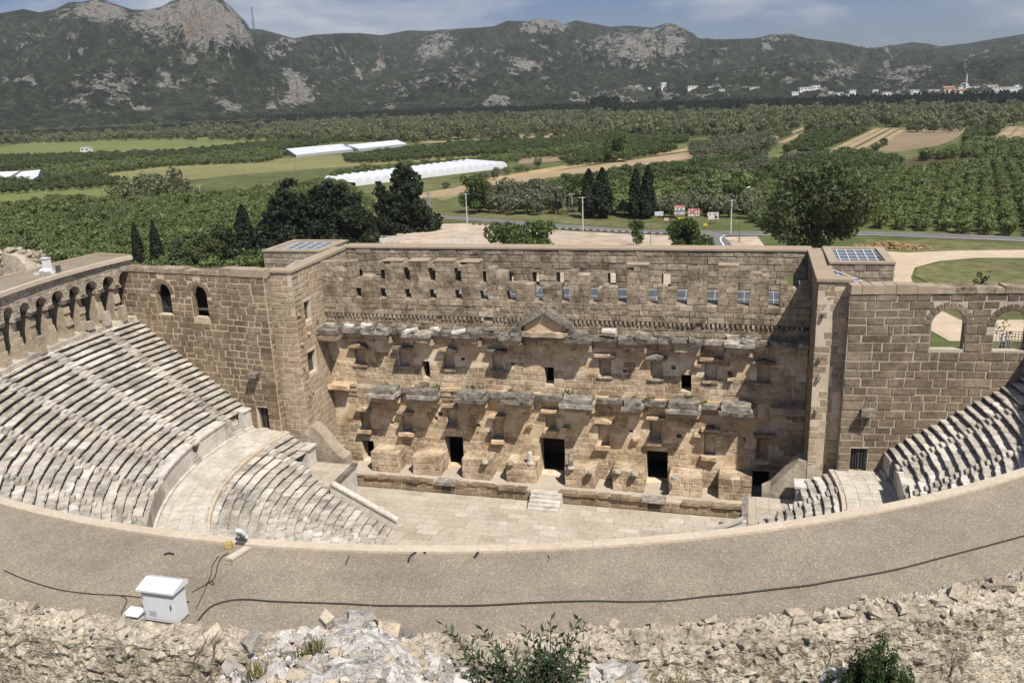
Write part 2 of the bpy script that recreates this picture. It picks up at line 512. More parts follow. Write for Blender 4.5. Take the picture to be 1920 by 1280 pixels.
def lay(o, u, v, n, u0, u1, v0, v1, ch=0.6, wr=(0.7, 1.7), holes=(), keep=None, joint=0.075, proud=0.06, deep=None, rg=rnd, top=None):
    """returns stones (centre, u, v, n, w, h, d, deep) on plane o + a u + b v"""
    o = np.array(o, float); u = np.array(u, float); v = np.array(v, float); n = np.array(n, float)
    st = []
    nc = max(1, round((v1-v0)/ch))
    hs = [rg.uniform(.82, 1.18) for _ in range(nc)]
    s = (v1-v0)/sum(hs)
    b = v0
    for hh in hs:
        hgt = hh*s
        free = [(u0, u1)]
        for (ha, hb) in holes_at(holes, b, b+hgt):
            nf = []
            for (fa, fb) in free:
                if hb <= fa or ha >= fb: nf.append((fa, fb)); continue
                if ha > fa+0.12: nf.append((fa, ha))
                if hb < fb-0.12: nf.append((hb, fb))
            free = nf
        for (fa, fb) in free:
            L = fb-fa
            ws = []
            tot = 0
            while tot < L:
                w = rg.uniform(*wr)*(1 if rg.random() > .18 else .55)
                ws.append(w); tot += w
            k = L/tot
            a = fa
            for w in ws:
                w *= k
                if w > 0.14 and (keep is None or keep(a+w/2, b+hgt/2, rg)):
                    hg = hgt
                    if top is not None and b+hgt > top(a+w/2): 
                        hg = top(a+w/2)-b
                    if hg > 0.12:
                        c = o+u*(a+w/2)+v*(b+hg/2)
                        if deep: c = c-n*deep
                        else: c = c-n*0.02
                        st.append((c, u, v, n, w-joint*rg.uniform(.6, 1.3), hg-joint*rg.uniform(.6, 1.2), (deep or 0)+proud*rg.uniform(.6, 1.3), bool(deep)))
                a += w
        b += hgt
    return st
def voussoirs(o, u, v, n, hole, thick=0.5, cnt=9, proud=0.07, deep=None):
    o = np.array(o, float); u = np.array(u, float); v = np.array(v, float); n = np.array(n, float)
    a, b, c, d = hole[:4]
    r = (b-a)/2; sp = d-r; cu = (a+b)/2
    st = []
    for k in range(cnt):
        an = math.pi*(k+.5)/cnt
        rr = r+thick/2
        ctr = o+u*(cu+rr*math.cos(an))+v*(sp+rr*math.sin(an))
        ur = u*math.cos(an)+v*math.sin(an)      # radial
        tg = -u*math.sin(an)+v*math.cos(an)
        st.append((ctr-n*(deep or .02), -tg, ur, n, math.pi*rr/cnt-.07, thick*rnd.uniform(.85, 1.15), (deep or 0)+proud, bool(deep)))
    return st
def score(st):
    c = st[0]
    x, y, z = proj(c)
    if z < 0 or x < -20 or x > 1940 or y < -20 or y > 1300: return 0.0
    cosv = float(np.dot(st[3], (CAM-c)))/np.linalg.norm(CAM-c)
    return st[4]*st[5]*max(cosv, 0.03)/(z*z)
def finish(stones, mat, parent, limit=300, name='stone', rest='stonework'):
    """the largest blocks as objects of their own, the rest as one joined part"""
    idx = sorted(range(len(stones)), key=lambda i: -score(stones[i]))
    objs = [i for i in idx[:limit] if score(stones[i]) > 0]
    so = set(objs)
    po = org(parent)
    for i in objs:
        c, u, v, n, w, h, d, dp = stones[i]
        o = bpy.data.objects.new(name, stone_data(dp, rnd.randrange(len(DEEP if dp else SHALLOW)), mat))
        o.parent = parent
        COL.objects.link(o)
        o.matrix_basis = Matrix(((u[0]*w, v[0]*h, n[0]*d, c[0]-po[0]), (u[1]*w, v[1]*h, n[1]*d, c[1]-po[1]), (u[2]*w, v[2]*h, n[2]*d, c[2]-po[2]), (0, 0, 0, 1)))
    restl = [i for i in range(len(stones)) if i not in so]
    if restl:
        Vs, Fs = [], []
        for j, i in enumerate(restl):
            c, u, v, n, w, h, d, dp = stones[i]
            un = rnd.choice(DEEP if dp else SHALLOW)
            Vs.append(c+un[:, :1]*w*u+un[:, 1:2]*h*v+un[:, 2:]*d*n)
            Fs.append(NQ+12*j)
        arr_obj(rest, np.vstack(Vs), np.vstack(Fs), [mat], parent, kind='stuff')
    return len(objs)
def core(mb, mk, u0, u1, v0, v1, t0, t1, holes=(), mi=0):
    """wall slab with real openings; mk(u, v, t) -> xyz. Arched holes get their spandrels filled."""
    rects = []
    for h in holes:
        a, b, c, d = h[:4]
        rects.append((a, b, c, d))
    us = sorted(set([u0, u1]+[q for r in rects for q in r[:2] if u0 < q < u1]))
    vs = sorted(set([v0, v1]+[q for r in rects for q in r[2:] if v0 < q < v1]))
    for i in range(len(us)-1):
        j = 0
        while j < len(vs)-1:
            um = (us[i]+us[i+1])/2
            inside = lambda jj: any(r[0] < um < r[1] and r[2] < (vs[jj]+vs[jj+1])/2 < r[3] for r in rects)
            if inside(j): j += 1; continue
            k = j
            while k+1 < len(vs)-1 and not inside(k+1): k += 1
            a, b, c, d = us[i], us[i+1], vs[j], vs[k+1]
            mb.hexa([mk(a, c, t0), mk(b, c, t0), mk(b, c, t1), mk(a, c, t1), mk(a, d, t0), mk(b, d, t0), mk(b, d, t1), mk(a, d, t1)], mi)
            j = k+1
    for h in holes:
        if len(h) > 4 and h[4]:
            a, b, c, d = h[:4]
            r = (b-a)/2; sp = d-r; cu = (a+b)/2
            ns = 12
            for k in range(ns):
                x0, x1 = a+(b-a)*k/ns, a+(b-a)*(k+1)/ns
                z0 = sp+math.sqrt(max(0, r*r-(x0-cu)**2)); z1 = sp+math.sqrt(max(0, r*r-(x1-cu)**2))
                mb.hexa([mk(x0, z0, t0), mk(x1, z1, t0), mk(x1, z1, t1), mk(x0, z0, t1), mk(x0, d, t0), mk(x1, d, t0), mk(x1, d, t1), mk(x0, d, t1)], mi)

# rocks: deformed low-poly lumps, shared
def ico(sub=1):
    t = (1+5**.5)/2
    V = [(-1, t, 0), (1, t, 0), (-1, -t, 0), (1, -t, 0), (0, -1, t), (0, 1, t), (0, -1, -t), (0, 1, -t), (t, 0, -1), (t, 0, 1), (-t, 0, -1), (-t, 0, 1)]
    Fq = [(0, 11, 5), (0, 5, 1), (0, 1, 7), (0, 7, 10), (0, 10, 11), (1, 5, 9), (5, 11, 4), (11, 10, 2), (10, 7, 6), (7, 1, 8), (3, 9, 4), (3, 4, 2), (3, 2, 6), (3, 6, 8), (3, 8, 9), (4, 9, 5), (2, 4, 11), (6, 2, 10), (8, 6, 7), (9, 8, 1)]
    V = [np.array(v)/np.linalg.norm(v) for v in V]
    for _ in range(sub):
        cache = {}
        nf = []
        def midp(a, b):
            k = (min(a, b), max(a, b))
            if k not in cache:
                q = V[a]+V[b]
                V.append(q/np.linalg.norm(q)); cache[k] = len(V)-1
            return cache[k]
        for a, b, c in Fq:
            ab, bc, ca = midp(a, b), midp(b, c), midp(c, a)
            nf += [(a, ab, ca), (b, bc, ab), (c, ca, bc), (ab, bc, ca)]
        Fq = nf
    return np.array(V), np.array(Fq)
ICO1 = ico(1)
ICO2 = ico(2)
def rock_shape(seed, base=ICO1, rough=0.35, angular=0.0):
    V = base[0].copy()
    out = np.zeros_like(V)
    for i, q in enumerate(V):
        p = Vector(q)*1.1+Vector((seed*3.7, seed*1.3, -seed*2.1))
        d = 1+rough*noise.noise(p)+rough*.5*noise.noise(p*2.3)
        out[i] = q*d
    if angular:
        rr = random.Random(seed)
        for _ in range(7):
            nrm = np.array([rr.gauss(0, 1) for _ in range(3)]); nrm /= np.linalg.norm(nrm)
            dd = rr.uniform(.55, .85)
            s = out@nrm
            out -= np.outer(np.maximum(s-dd, 0), nrm)
    return out
def boxy(seed):
    rr = random.Random(seed)
    V = ICO1[0]
    p = rr.uniform(3.5, 7)
    n = (np.abs(V)**p).sum(1)**(1/p)
    W = V/n[:, None]*.85
    for i in range(len(W)):
        W[i] *= 1+.16*noise.noise(Vector(V[i])*1.7+Vector((seed*2.1, seed, 0)))
    for _ in range(4):
        nrm = np.array([rr.gauss(0, 1) for _ in range(3)]); nrm /= np.linalg.norm(nrm)
        s = W@nrm
        W = W-np.outer(np.maximum(s-rr.uniform(.6, .85), 0), nrm)
    return W
ROCKS = [rock_shape(i+1, ICO1, .5, 1.0) for i in range(5)]+[boxy(i+30) for i in range(9)]
ROCK_ME = {}
def rock_data(k, mat, smooth=False):
    if (k, mat.name) not in ROCK_ME:
        ROCK_ME[(k, mat.name)] = big_mesh('rock', ROCKS[k], ICO1[1], [mat], smooth)
    return ROCK_ME[(k, mat.name)]
def rot_rand(rg=rnd):
    return Matrix.Rotation(rg.uniform(0, 6.28), 3, 'Z') @ Matrix.Rotation(rg.uniform(-.5, .5), 3, 'X') @ Matrix.Rotation(rg.uniform(-.5, .5), 3, 'Y')
CHUNK_F = np.array([(3, 2, 1), (3, 1, 0), (4, 5, 6), (4, 6, 7), (0, 1, 5), (0, 5, 4), (1, 2, 6), (1, 6, 5), (2, 3, 7), (2, 7, 6), (3, 0, 4), (3, 4, 7)])
def chunk(seed):
    rr = random.Random(seed)
    q = [(-1, -1, -1), (1, -1, -1), (1, 1, -1), (-1, 1, -1), (-1, -1, 1), (1, -1, 1), (1, 1, 1), (-1, 1, 1)]
    return np.array([[c*rr.uniform(.45, 1.0) for c in v] for v in q])
CHUNKS = [chunk(i+500) for i in range(14)]
CHUNK_ME = {}
def rocks_on(parent, spots, mats, limit=300, name='rock', rest='rock_fill', angular=False):
    """spots: (xyz, (sx, sy, sz), mat index)."""
    po = org(parent)
    def sc(s):
        x, y, z = proj(s[0])
        return 0 if (z < 0 or x < -30 or x > 1950 or y < -30 or y > 1310) else max(s[1])/z
    order = sorted(range(len(spots)), key=lambda i: -sc(spots[i]))
    obj = [i for i in order[:limit] if sc(spots[i]) > 0]
    so = set(obj)
    for i in obj:
        c, s, mi = spots[i]
        if angular:
            kk = (rnd.randrange(len(CHUNKS)), mats[mi].name)
            if kk not in CHUNK_ME: CHUNK_ME[kk] = big_mesh('rock', CHUNKS[kk[0]], CHUNK_F, [mats[mi]])
            dat = CHUNK_ME[kk]
        else: dat = rock_data(rnd.randrange(len(ROCKS)), mats[mi])
        o = bpy.data.objects.new(name, dat)
        o.parent = parent
        COL.objects.link(o)
        o.matrix_basis = Matrix.Translation((c[0]-po[0], c[1]-po[1], c[2]-po[2])) @ (rot_rand() @ Matrix.Diagonal(s)).to_4x4()
    rl = [i for i in range(len(spots)) if i not in so]
    if rl:
        Vs, Fs, Mi = [], [], []
        shp, fcs = (CHUNKS, CHUNK_F) if angular else (ROCKS, ICO1[1])
        nv = len(shp[0])
        for j, i in enumerate(rl):
            c, s, mi = spots[i]
            R3 = np.array(rot_rand() @ Matrix.Diagonal(s))
            Vs.append(rnd.choice(shp)@R3.T+np.array(c))
            Fs.append(fcs+nv*j)
            Mi += [mi]*len(fcs)
        arr_obj(rest, np.vstack(Vs), np.vstack(Fs), mats, parent, midx=Mi, kind='stuff')

# ------------------------------------------------------------------ theatre measures (metres, orchestra floor z = 0, cavea centre at the origin)
HR, RR = 23.887, 42.573         # gallery roof level and inner radius
YF = 11.62                       # face of the stage wall
YP = 8.13                        # front of the stage platform
XW = 23.45                       # half width between the towers
YR = 17.39                       # face of the rear wall
X_, Y_, Z_ = (1, 0, 0), (0, 1, 0), (0, 0, 1)
CEN = [-17.25, -12.7, -7.4, -2.8, 3.1, 7.75, 13.1, 17.6]   # the eight column podia

# ---- stage building
sb = empty('stage_building', (0, 15, 0), 'tall ochre stone stage building closing the theatre, with doors, niches and broken cornices', 'building')
doors = [(-1.28, 1.2, 1.2, 5.2), (-11.35, -9.4, 1.2, 4.7), (9.25, 11.28, 1.2, 4.6), (-20.7, -19.4, 1.2, 3.55), (19.2, 20.7, 1.2, 3.3)]
wins = [(-13.3, -12.5, 10.9, 12.65), (-0.62, 0.3, 10.85, 12.6), (12.4, 13.34, 10.8, 12.45)]
NU = [-20.0, -15.15, -10.35, -5.3, 5.3, 10.15, 15.1, 19.75]
NL = [(-20.1, 4.95, 6.75), (-15.4, 4.95, 6.75), (-10.4, 5.85, 7.75), (-5.55, 4.8, 6.9), (-0.15, 6.25, 7.8), (5.1, 4.9, 7.0), (10.1, 5.75, 7.7), (15.2, 4.6, 6.85), (19.95, 4.6, 6.6)]
nich = [(c-.58, c+.58, 12.05, 13.7) for c in NU]+[(c-.55, c+.55, a, b) for c, a, b in NL]
put = [(-12.35, -12.0, 6.35, 6.75), (-7.9, -7.45, 5.9, 6.25), (-17.3, -16.9, 5.6, 5.95), (-11.9, -11.45, 6.9, 7.25), (12.1, 12.55, 6.1, 6.5), (7.6, 7.95, 6.3, 6.65), (-9.1, -8.7, 12.9, 13.2), (11.5, 11.9, 12.9, 13.3), (16.6, 17.0, 12.6, 12.95), (-4.0, -3.6, 12.6, 12.9), (7.0, 7.35, 12.4, 12.7)]
mk = lambda u, v, t: (u, t, v)
fw = MB()
core(fw, mk, -XW, XW, 0, 19.1, YF, YF+.42, doors+wins+nich+put)
core(fw, mk, -XW, XW, 0, 19.1, YF+.42, YF+1.35, doors+wins)
front = fw.build('front_wall', M['plaster'], sb)
def keepf(u, v, rg):
    nz = noise.noise(Vector((u*.33, v*.5, 1.7)))
    if 4.6 < v < 9.4: return nz > (.16 if v > 5.3 else -.12)
    if 12.4 < v < 16.1: return nz > .2
    if v < 4.6: return nz > -.5
    return nz > -.62
hol = doors+wins+[(a-.06, b+.06, c, d) for a, b, c, d in nich]+put
ss = lay((0, YF, 0), X_, Z_, (0, -1, 0), -XW, XW, 1.2, 9.5, .56, (.7, 1.7), hol, keepf, .065)
ss += lay((0, YF, 0), X_, Z_, (0, -1, 0), -XW, XW, 9.9, 15.6, .56, (.7, 1.7), hol, keepf, .065)
finish(ss, M['frons_stone'], front, 300)
sa = lay((0, YF, 0), X_, Z_, (0, -1, 0), -XW, XW, 16.1, 17.05, .48, (.6, 1.5), (), None, .06, .09)
sa += lay((0, YF, 0), X_, Z_, (0, -1, 0), -XW, XW, 17.4, 19.1, .57, (.7, 1.6), (), None, .06, .10)
# dentil course: small square sockets between upright stones
x = -XW+.3
while x < XW-.3:
    w = rnd.uniform(.17, .26)
    if noise.noise(Vector((x*.4, 3.1, 0))) > -.42:
        c = np.array([x+w/2, YF+.02, 17.22])
        sa.append((c, np.array(X_, float), np.array(Z_, float), np.array((0, -1., 0)), w, .33, .2, False))
    x += w+rnd.uniform(.17, .24)
att = MB()
att.box(-XW, XW, YF-.005, YF+.4, 17.045, 17.4)
aw = MB().box(-XW, XW, YF+.03, YF+.9, 19.1, 19.16).build('attic_wall', M['mortar_dark'], sb)
# piers standing on top of the front wall with open gaps between them
gaps = [(-19.80, -19.2), (-17.17, -16.55), (-14.53, -13.9), (-11.94, -11.25), (-9.30, -8.6), (-6.76, -6.0), (-4.09, -3.25), (-1.44, -.6), (1.2, 1.94), (3.87, 4.67), (6.49, 7.35), (9.28, 10.13), (11.88, 12.79), (14.58, 15.53), (17.23, 18.23), (19.90, 20.82)]
tops = [22.75, 21.3, 22.8, 22.8, 22.85, 22.8, 22.5, 20.9, 20.8, 22.1, 20.8, 22.65, 20.8, 22.45, 22.7, 22.4, 21.3]
edges = [(-XW, gaps[0][0])]+[(gaps[i][1], gaps[i+1][0]) for i in range(15)]+[(gaps[-1][1], XW)]
for (a, b), tp in zip(edges, tops):
    tf = (lambda u, tp=tp, a=a: tp-max(0, noise.noise(Vector((u*1.3, tp, 4)))*.9))
    sa += lay((0, YF, 0), X_, Z_, (0, -1, 0), a, b, 19.12, tp, .55, (.7, 1.5), (), None, .035, .045, deep=1.2, top=tf)
    MB().box(a+.05, b-.05, YF+.04, YF+1.15, 19.165, tp-.6).build('pier_core', M['mortar_dark'], sb)
    if tp > 22.6 and b-a < 3:
        MB().box(a-.05, b+.05, YF-.08, YF+1.25, tp, tp+.12, 0, .03).build('pier_cap', M['coping'], sb)
# on the left the wall between the piers still stands, leaving an upper and a lower opening
for gi in range(7):
    a, b = gaps[gi]
    sa += lay((0, YF, 0), X_, Z_, (0, -1, 0), a-.03, b+.03, 20.05, 21.0-.03*gi, .5, (.7, .9), (), None, .02, .02, deep=1.1)
    if gi in (1, 2, 3, 4): sa += lay((0, YF, 0), X_, Z_, (0, -1, 0), a-.03, b+.03, 22.2, 22.75, .5, (.7, .9), (), None, .02, .02, deep=1.1)
finish(sa, M['attic_stone'], aw, 300)
att.build('socket_course', M['dark_inside'], sb)
# rear wall with its row of small windows
rw = [(-22.3, -21.7), (-19.6, -18.95), (-16.6, -15.95), (-13.9, -13.25), (-11.1, -10.4), (-8.4, -7.7), (-5.65, -4.95), (-3.0, -2.25), (-.5, .3), (2.2, 2.95), (4.7, 5.5), (7.4, 8.2), (10.0, 10.85), (12.7, 13.5), (15.5, 16.3), (18.3, 19.1), (21.4, 22.3)]
rh = [(a, b, 19.35, 20.75) for a, b in rw]
rm = MB()
core(rm, mk, -XW-1.2, XW+1.2, 0, 23.05, YR, YR+1.9, rh)
rear = rm.build('rear_wall', M['mortar_dark'], sb)
rs = lay((0, YR, 0), X_, Z_, (0, -1, 0), -XW, XW, 18.6, 23.05, .62, (.9, 2.0), rh, None, .07, .08)
finish(rs, M['attic_stone'], rear, 300)
MB().box(-XW-.3, XW+.3, YR-.15, YR+2.05, 23.05, 23.22).build('coping', M['coping'], sb)
# rough rubble band below the coping
# glass roof over the passage between the two walls
for i, (a, b) in enumerate(gaps):
    m = (a+b)/2
    pn = MB()
    pn.hexa([(m-1.2, YF+1.35, 18.55), (m+1.2, YF+1.35, 18.55), (m+1.2, YR-.02, 19.12), (m-1.2, YR-.02, 19.12), (m-1.2, YF+1.35, 18.6), (m+1.2, YF+1.35, 18.6), (m+1.2, YR-.02, 19.17), (m-1.2, YR-.02, 19.17)])
    po_ = pn.build('glass_panel', M['glass'], sb)
    fr = MB()
    for xx in (m-1.25, m+.05, m+1.19):
        fr.hexa([(xx, YF+1.35, 18.6), (xx+.045, YF+1.35, 18.6), (xx+.045, YR-.02, 19.17), (xx, YR-.02, 19.17), (xx, YF+1.35, 18.67), (xx+.045, YF+1.35, 18.67), (xx+.045, YR-.02, 19.24), (xx, YR-.02, 19.24)])
    for f in (.02, .5, .97):
        yy = YF+1.35+(YR-YF-1.4)*f
        zz = 18.6+.57*f
        fr.box(m-1.2, m+1.2, yy, yy+.045, zz+.003, zz+.063)
    fr.build('panel_frame', M['frame_metal'], po_)
# inside: unseen slabs added to block the roof light and keep the doorways dark
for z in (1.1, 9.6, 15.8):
    MB().box(-XW, XW, YF+1.352, YR-.002, z-.3, z).build('light_block_slab', M['dark_inside'], sb)

# ---- lower and upper entablatures
def rough_block(name, x0, x1, y0, y1, z0, z1, mat, parent, j=.06, tilt=(0, 0), chips=5):
    """a worn, chipped block"""
    bm = MB()
    nx, ny = max(2, int((x1-x0)/.5)), max(2, int((y1-y0)/.5))
    pts = []
    for k in range(2):
        for jy in range(ny+1):
            for ix in range(nx+1):
                e = (ix in (0, nx)) or (jy in (0, ny))
                xx = x0+(x1-x0)*ix/nx
                yy = y0+(y1-y0)*jy/ny
                zz = z0 if k == 0 else z1+(rnd.uniform(-j, j)*.8)
                if e: xx += rnd.uniform(-j, j); yy += rnd.uniform(-j, j)
                cx, cy = (x0+x1)/2, (y0+y1)/2
                zz += (xx-cx)*tilt[0]+(yy-cy)*tilt[1]
                pts.append((xx, yy, zz))
    n1 = (nx+1)*(ny+1)
    fs = []
    for jy in range(ny):
        for ix in range(nx):
            a = jy*(nx+1)+ix
            fs.append((a, a+nx+1, a+nx+2, a+1))
            fs.append((n1+a, n1+a+1, n1+a+nx+2, n1+a+nx+1))
    for ix in range(nx):
        fs.append((ix, ix+1, n1+ix+1, n1+ix))
        a = ny*(nx+1)+ix
        fs.append((a+1, a, n1+a, n1+a+1))
    for jy in range(ny):
        a = jy*(nx+1)
        fs.append((a+nx+1, a, n1+a, n1+a+nx+1))
        a = jy*(nx+1)+nx
        fs.append((a, a+nx+1, n1+a+nx+1, n1+a))
    bm.poly(pts, fs)
    return bm.build(name, mat, parent)
# tan moulded ledge at the foot of the second storey, in broken lengths
xx = -XW+.1
while xx < XW-.4:
    L = rnd.uniform(1.2, 2.8)
    e = min(xx+L-.04, XW-.05)
    if rnd.random() > .1:
        rough_block('ledge', xx, e, YF-rnd.uniform(.35, .5), YF+.05, 9.72+rnd.uniform(-.05, .05), 10.02+rnd.uniform(-.06, .05), M['orange_stone'] if rnd.random() > .35 else M['frons_stone'], sb, .035)
        rough_block('cornice_course', xx+.02, e-.02, YF-rnd.uniform(.2, .3), YF+.05, 9.1, 9.69, M['orange_stone'] if rnd.random() > .5 else M['frons_stone'], sb, .03)
        rough_block('architrave', xx+.02, e-.02, YF-rnd.uniform(.08, .16), YF+.05, 8.62, 9.07, M['frons_stone'], sb, .03)
    xx += L
fx = lambda x, pr: CAM[0]+(x-CAM[0])*(YF-pr-CAM[1])/(YF-CAM[1])     # from the wall plane to a plane pr in front of it
lowblk = [(-19.4, -16.35), (-15.15, -11.9), (-9.95, -6.75), (-5.1, -1.95), (.85, 4.2), (6.85, 8.9), (11.05, 14.3), (15.9, 19.0)]
lowblk = [(fx(a, 2.0), fx(b, 2.0)) for a, b in lowblk]
for i, (a, b) in enumerate(lowblk):
    pr = 2.4+rnd.uniform(-.15, .15)
    zz = 9.42+rnd.uniform(-.08, .08)
    e = rough_block('entablature_block', a, b, YF-pr, YF-.5, zz, zz+.36, M['grey_marble'], sb, .06)
    rough_block('upper_course', a+.2, b-.25, YF-pr+.3, YF-.35, zz+.37, zz+.86+rnd.uniform(-.1, .08), M['grey_marble'], sb, .07, (rnd.uniform(-.02, .02), rnd.uniform(-.05, .02)))
    rough_block('soffit_course', a+.3, b-.3, YF-pr+.28, YF-.3, zz-.42, zz-.01, M['brown_capital'], sb, .05)
    for cx in (a+.45, b-.45):
        rough_block('bracket', cx-.2, cx+.2, YF-.85, YF+.02, zz-1.0, zz-.43, M['orange_stone'], sb, .07)
xs = [q for ab in lowblk for q in ab]
for a, b in zip(xs[1:-1:2], xs[2::2]):
    if rnd.random() > .25: rough_block('cornice_length', a+.08, b-.08, YF-.85, YF-.3, 9.45, 9.92, M['grey_marble'], sb, .07)
rough_block('corner_cornice', -XW+.02, -21.2, YF-1.2, YF-.3, 9.5, 9.95, M['orange_stone'], sb, .12, (-.05, 0))
rough_block('corner_cornice', 20.4, XW-.02, YF-1.0, YF-.3, 9.3, 10.0, M['brown_capital'], sb, .1)
# upper entablature
xx = -XW+.05
while xx < XW-.4:
    L = rnd.uniform(1.0, 2.4)
    e = min(xx+L-.03, XW-.05)
    rough_block('cornice_length', xx, e, YF-rnd.uniform(.75, 1.05), YF-.02, 15.62+rnd.uniform(-.05, .05), 16.05+rnd.uniform(-.1, .1), M['grey_marble'], sb, .06, (rnd.uniform(-.02, .02), 0))
    rough_block('architrave', xx+.02, e-.02, YF-rnd.uniform(.4, .5), YF+.03, 15.1, 15.6, M['frons_stone'], sb, .04)
    rough_block('fascia', xx+.02, e-.02, YF-rnd.uniform(.15, .22), YF+.03, 14.72, 15.09, M['frons_stone'], sb, .03)
    if rnd.random() > .35: rough_block('loose_block', xx+.1, xx+min(L, 1.1), YF-.7, YF-.05, 16.07, 16.2+rnd.uniform(.05, .3), M['grey_marble'] if rnd.random() > .3 else M['white_marble'], sb, .08, (rnd.uniform(-.12, .12), 0))
    xx += L
upblk = [(-19.55, -16.7), (-15.1, -12.2), (-9.9, -7.1), (-5.0, -2.75), (1.5, 4.0), (6.6, 9.3), (11.5, 14.2), (16.2, 18.9)]
rough_block('corner_cornice', -XW+.02, -21.3, YF-2.4, YF-.9, 15.75, 16.2, M['grey_marble'], sb, .06)
rough_block('corner_frieze', -XW+.02, -21.4, YF-2.3, YF-.9, 15.1, 15.74, M['frons_stone'], sb, .04)
upblk = [(fx(a, 1.7), fx(b, 1.7)) for a, b in upblk]
for i, (a, b) in enumerate(upblk):
    pr = 2.05+rnd.uniform(-.15, .2)
    m = (a+b)/2
    zz = 15.75+rnd.uniform(-.05, .08)
    rough_block('entablature_block', a, b, YF-pr, YF-.6, zz, zz+.34, M['grey_marble'], sb, .08)
    rough_block('soffit_course', a+.25, b-.25, YF-pr+.3, YF-.3, zz-.55, zz-.01, M['brown_capital'], sb, .07)
    # broken gable pieces left lying on the block
    for (c0, c1, sg) in ((a+.05, m-.15, 1), (m+.15, b-.05, -1)):
        if rnd.random() > .12:
            rough_block('gable_fragment', c0, c1, YF-pr+.1, YF-pr+rnd.uniform(.9, 1.2), zz+.36, zz+.66, M['grey_marble'] if rnd.random() > .25 else M['white_marble'], sb, .1, (sg*rnd.uniform(.12, .3), rnd.uniform(-.1, .1)))
    for cx in (a+.4, b-.4):
        rough_block('bracket', cx-.22, cx+.22, YF-.8, YF+.02, zz-1.15, zz-.56, M['brown_capital'], sb, .08)
# middle pediment over the central door axis
pd = MB()
pd.prism([(-2.35, 16.5), (1.95, 16.5), (1.7, 17.0), (-.25, 18.25), (-2.15, 17.0)], YF-1.0, YF-.3, 'xz')
pd.build('tympanum', M['orange_stone'], sb)
for sg, (xa, za, xb, zb) in ((1, (-2.6, 16.85, -.22, 18.35)), (-1, (2.2, 16.85, -.18, 18.35))):
    r = MB()
    d = np.array([xb-xa, 0, zb-za]); d /= np.linalg.norm(d)
    nn = np.array([-d[2], 0, d[0]])*(1 if sg > 0 else -1)
    c = np.array([(xa+xb)/2, YF-1.0, (za+zb)/2])
    L = math.hypot(xb-xa, zb-za)/2
    r.obox(c+nn*.16, d*L, (0, .55, 0), nn*.17)
    r.obox(c+nn*.41, d*(L*.98), (0, .48, 0), nn*.075)
    r.build('raking_cornice', M['grey_marble'], sb)
rough_block('loose_block', -3.3, -2.45, YF-1.6, YF-.6, 16.3, 16.95, M['grey_marble'], sb, .1, (.2, 0))
rough_block('loose_block', 1.95, 2.6, YF-1.5, YF-.7, 16.3, 16.75, M['grey_marble'], sb, .1, (-.3, 0))
rough_block('pediment_base', -2.4, 2.1, YF-1.7, YF-.2, 16.05, 16.48, M['brown_capital'], sb, .08)
MB().tube([(5.2, YF-.7, 16.55), (6.5, YF-.9, 16.6)], [.33, .36], 10).build('column_drum', M['white_marble'], sb, smooth=False)
# niche hoods and sills
def hood(c, z, w, tri, parent, mat):
    h = MB()
    if tri: h.prism([(c-w/2, z), (c+w/2, z), (c+w/2, z+.12), (c, z+.42), (c-w/2, z+.12)], YF-.62, YF-.02, 'xz')
    else: h.box(c-w/2, c+w/2, YF-.6, YF-.02, z, z+.24, 0, .03)
    o = h.build('niche_hood', mat, parent)
    rough_block('hood_support', c-w/2+.15, c+w/2-.15, YF-.35, YF-.02, z-.3, z-.01, M['frons_stone'], parent, .03)
for i, c in enumerate(NU):
    hood(c, 13.98+rnd.uniform(-.05, .05), 2.0, i in (0, 2, 5, 7), sb, M['grey_marble'] if i % 2 else M['frons_stone'])
    rough_block('niche_sill', c-.75, c+.75, YF-.22, YF-.02, 11.78, 12.03, M['frons_stone'], sb, .03)
for i, (c, a, b) in enumerate(NL):
    hood(c, b+.3, 1.7, i in (0, 5), sb, M['orange_stone'] if i in (4, 5, 6, 7) else M['frons_stone'])
    rough_block('niche_sill', c-.72+rnd.uniform(-.1, .1), c+.72+rnd.uniform(-.2, .1), YF-.62, YF-.02, a-.38, a-.03, M['orange_stone'], sb, .07, (rnd.uniform(-.04, .04), 0))
for c, z in ((-16.2, 8.0), (1.45, 6.3), (8.3, 5.7), (14.0, 6.5), (-2.2, 6.4), (13.9, 13.4), (16.9, 12.2), (-12.0, 14.5), (8.7, 14.6)):
    rough_block('console', c-.3, c+.3, YF-.5, YF-.02, z, z+.3, M['orange_stone'], sb, .07)

# ---- podia on the stage, stage platform
for i, c in enumerate(CEN):
    a, b = c-1.5, c+1.5
    f = YF-2.25
    tp = 3.25+rnd.uniform(-.1, .12)
    pm = MB()
    pm.box(a+.05, b-.05, f+.05, YF-.06, 1.2, tp-.06)
    pod = pm.build('podium', M['mortar'], sb)
    st = lay((0, f+.05, 0), X_, Z_, (0, -1, 0), a, b, 1.2, tp, .68, (.7, 1.4), (), None, .06, .07)
    st += lay((b-.05, 0, 0), Y_, Z_, X_, f, YF-.07, 1.2, tp, .68, (.7, 1.3), (), None, .06, .07)
    st += lay((a+.05, 0, 0), (0, -1, 0), Z_, (-1, 0, 0), -(YF-.07), -f, 1.2, tp, .68, (.7, 1.3), (), None, .06, .07)
    st += lay((0, 0, tp-.06), X_, Y_, Z_, a, b, f, YF-.07, 1.05, (1.0, 1.7), (), None, .03, .07)
    finish(st, M['frons_stone'], pod, 60)
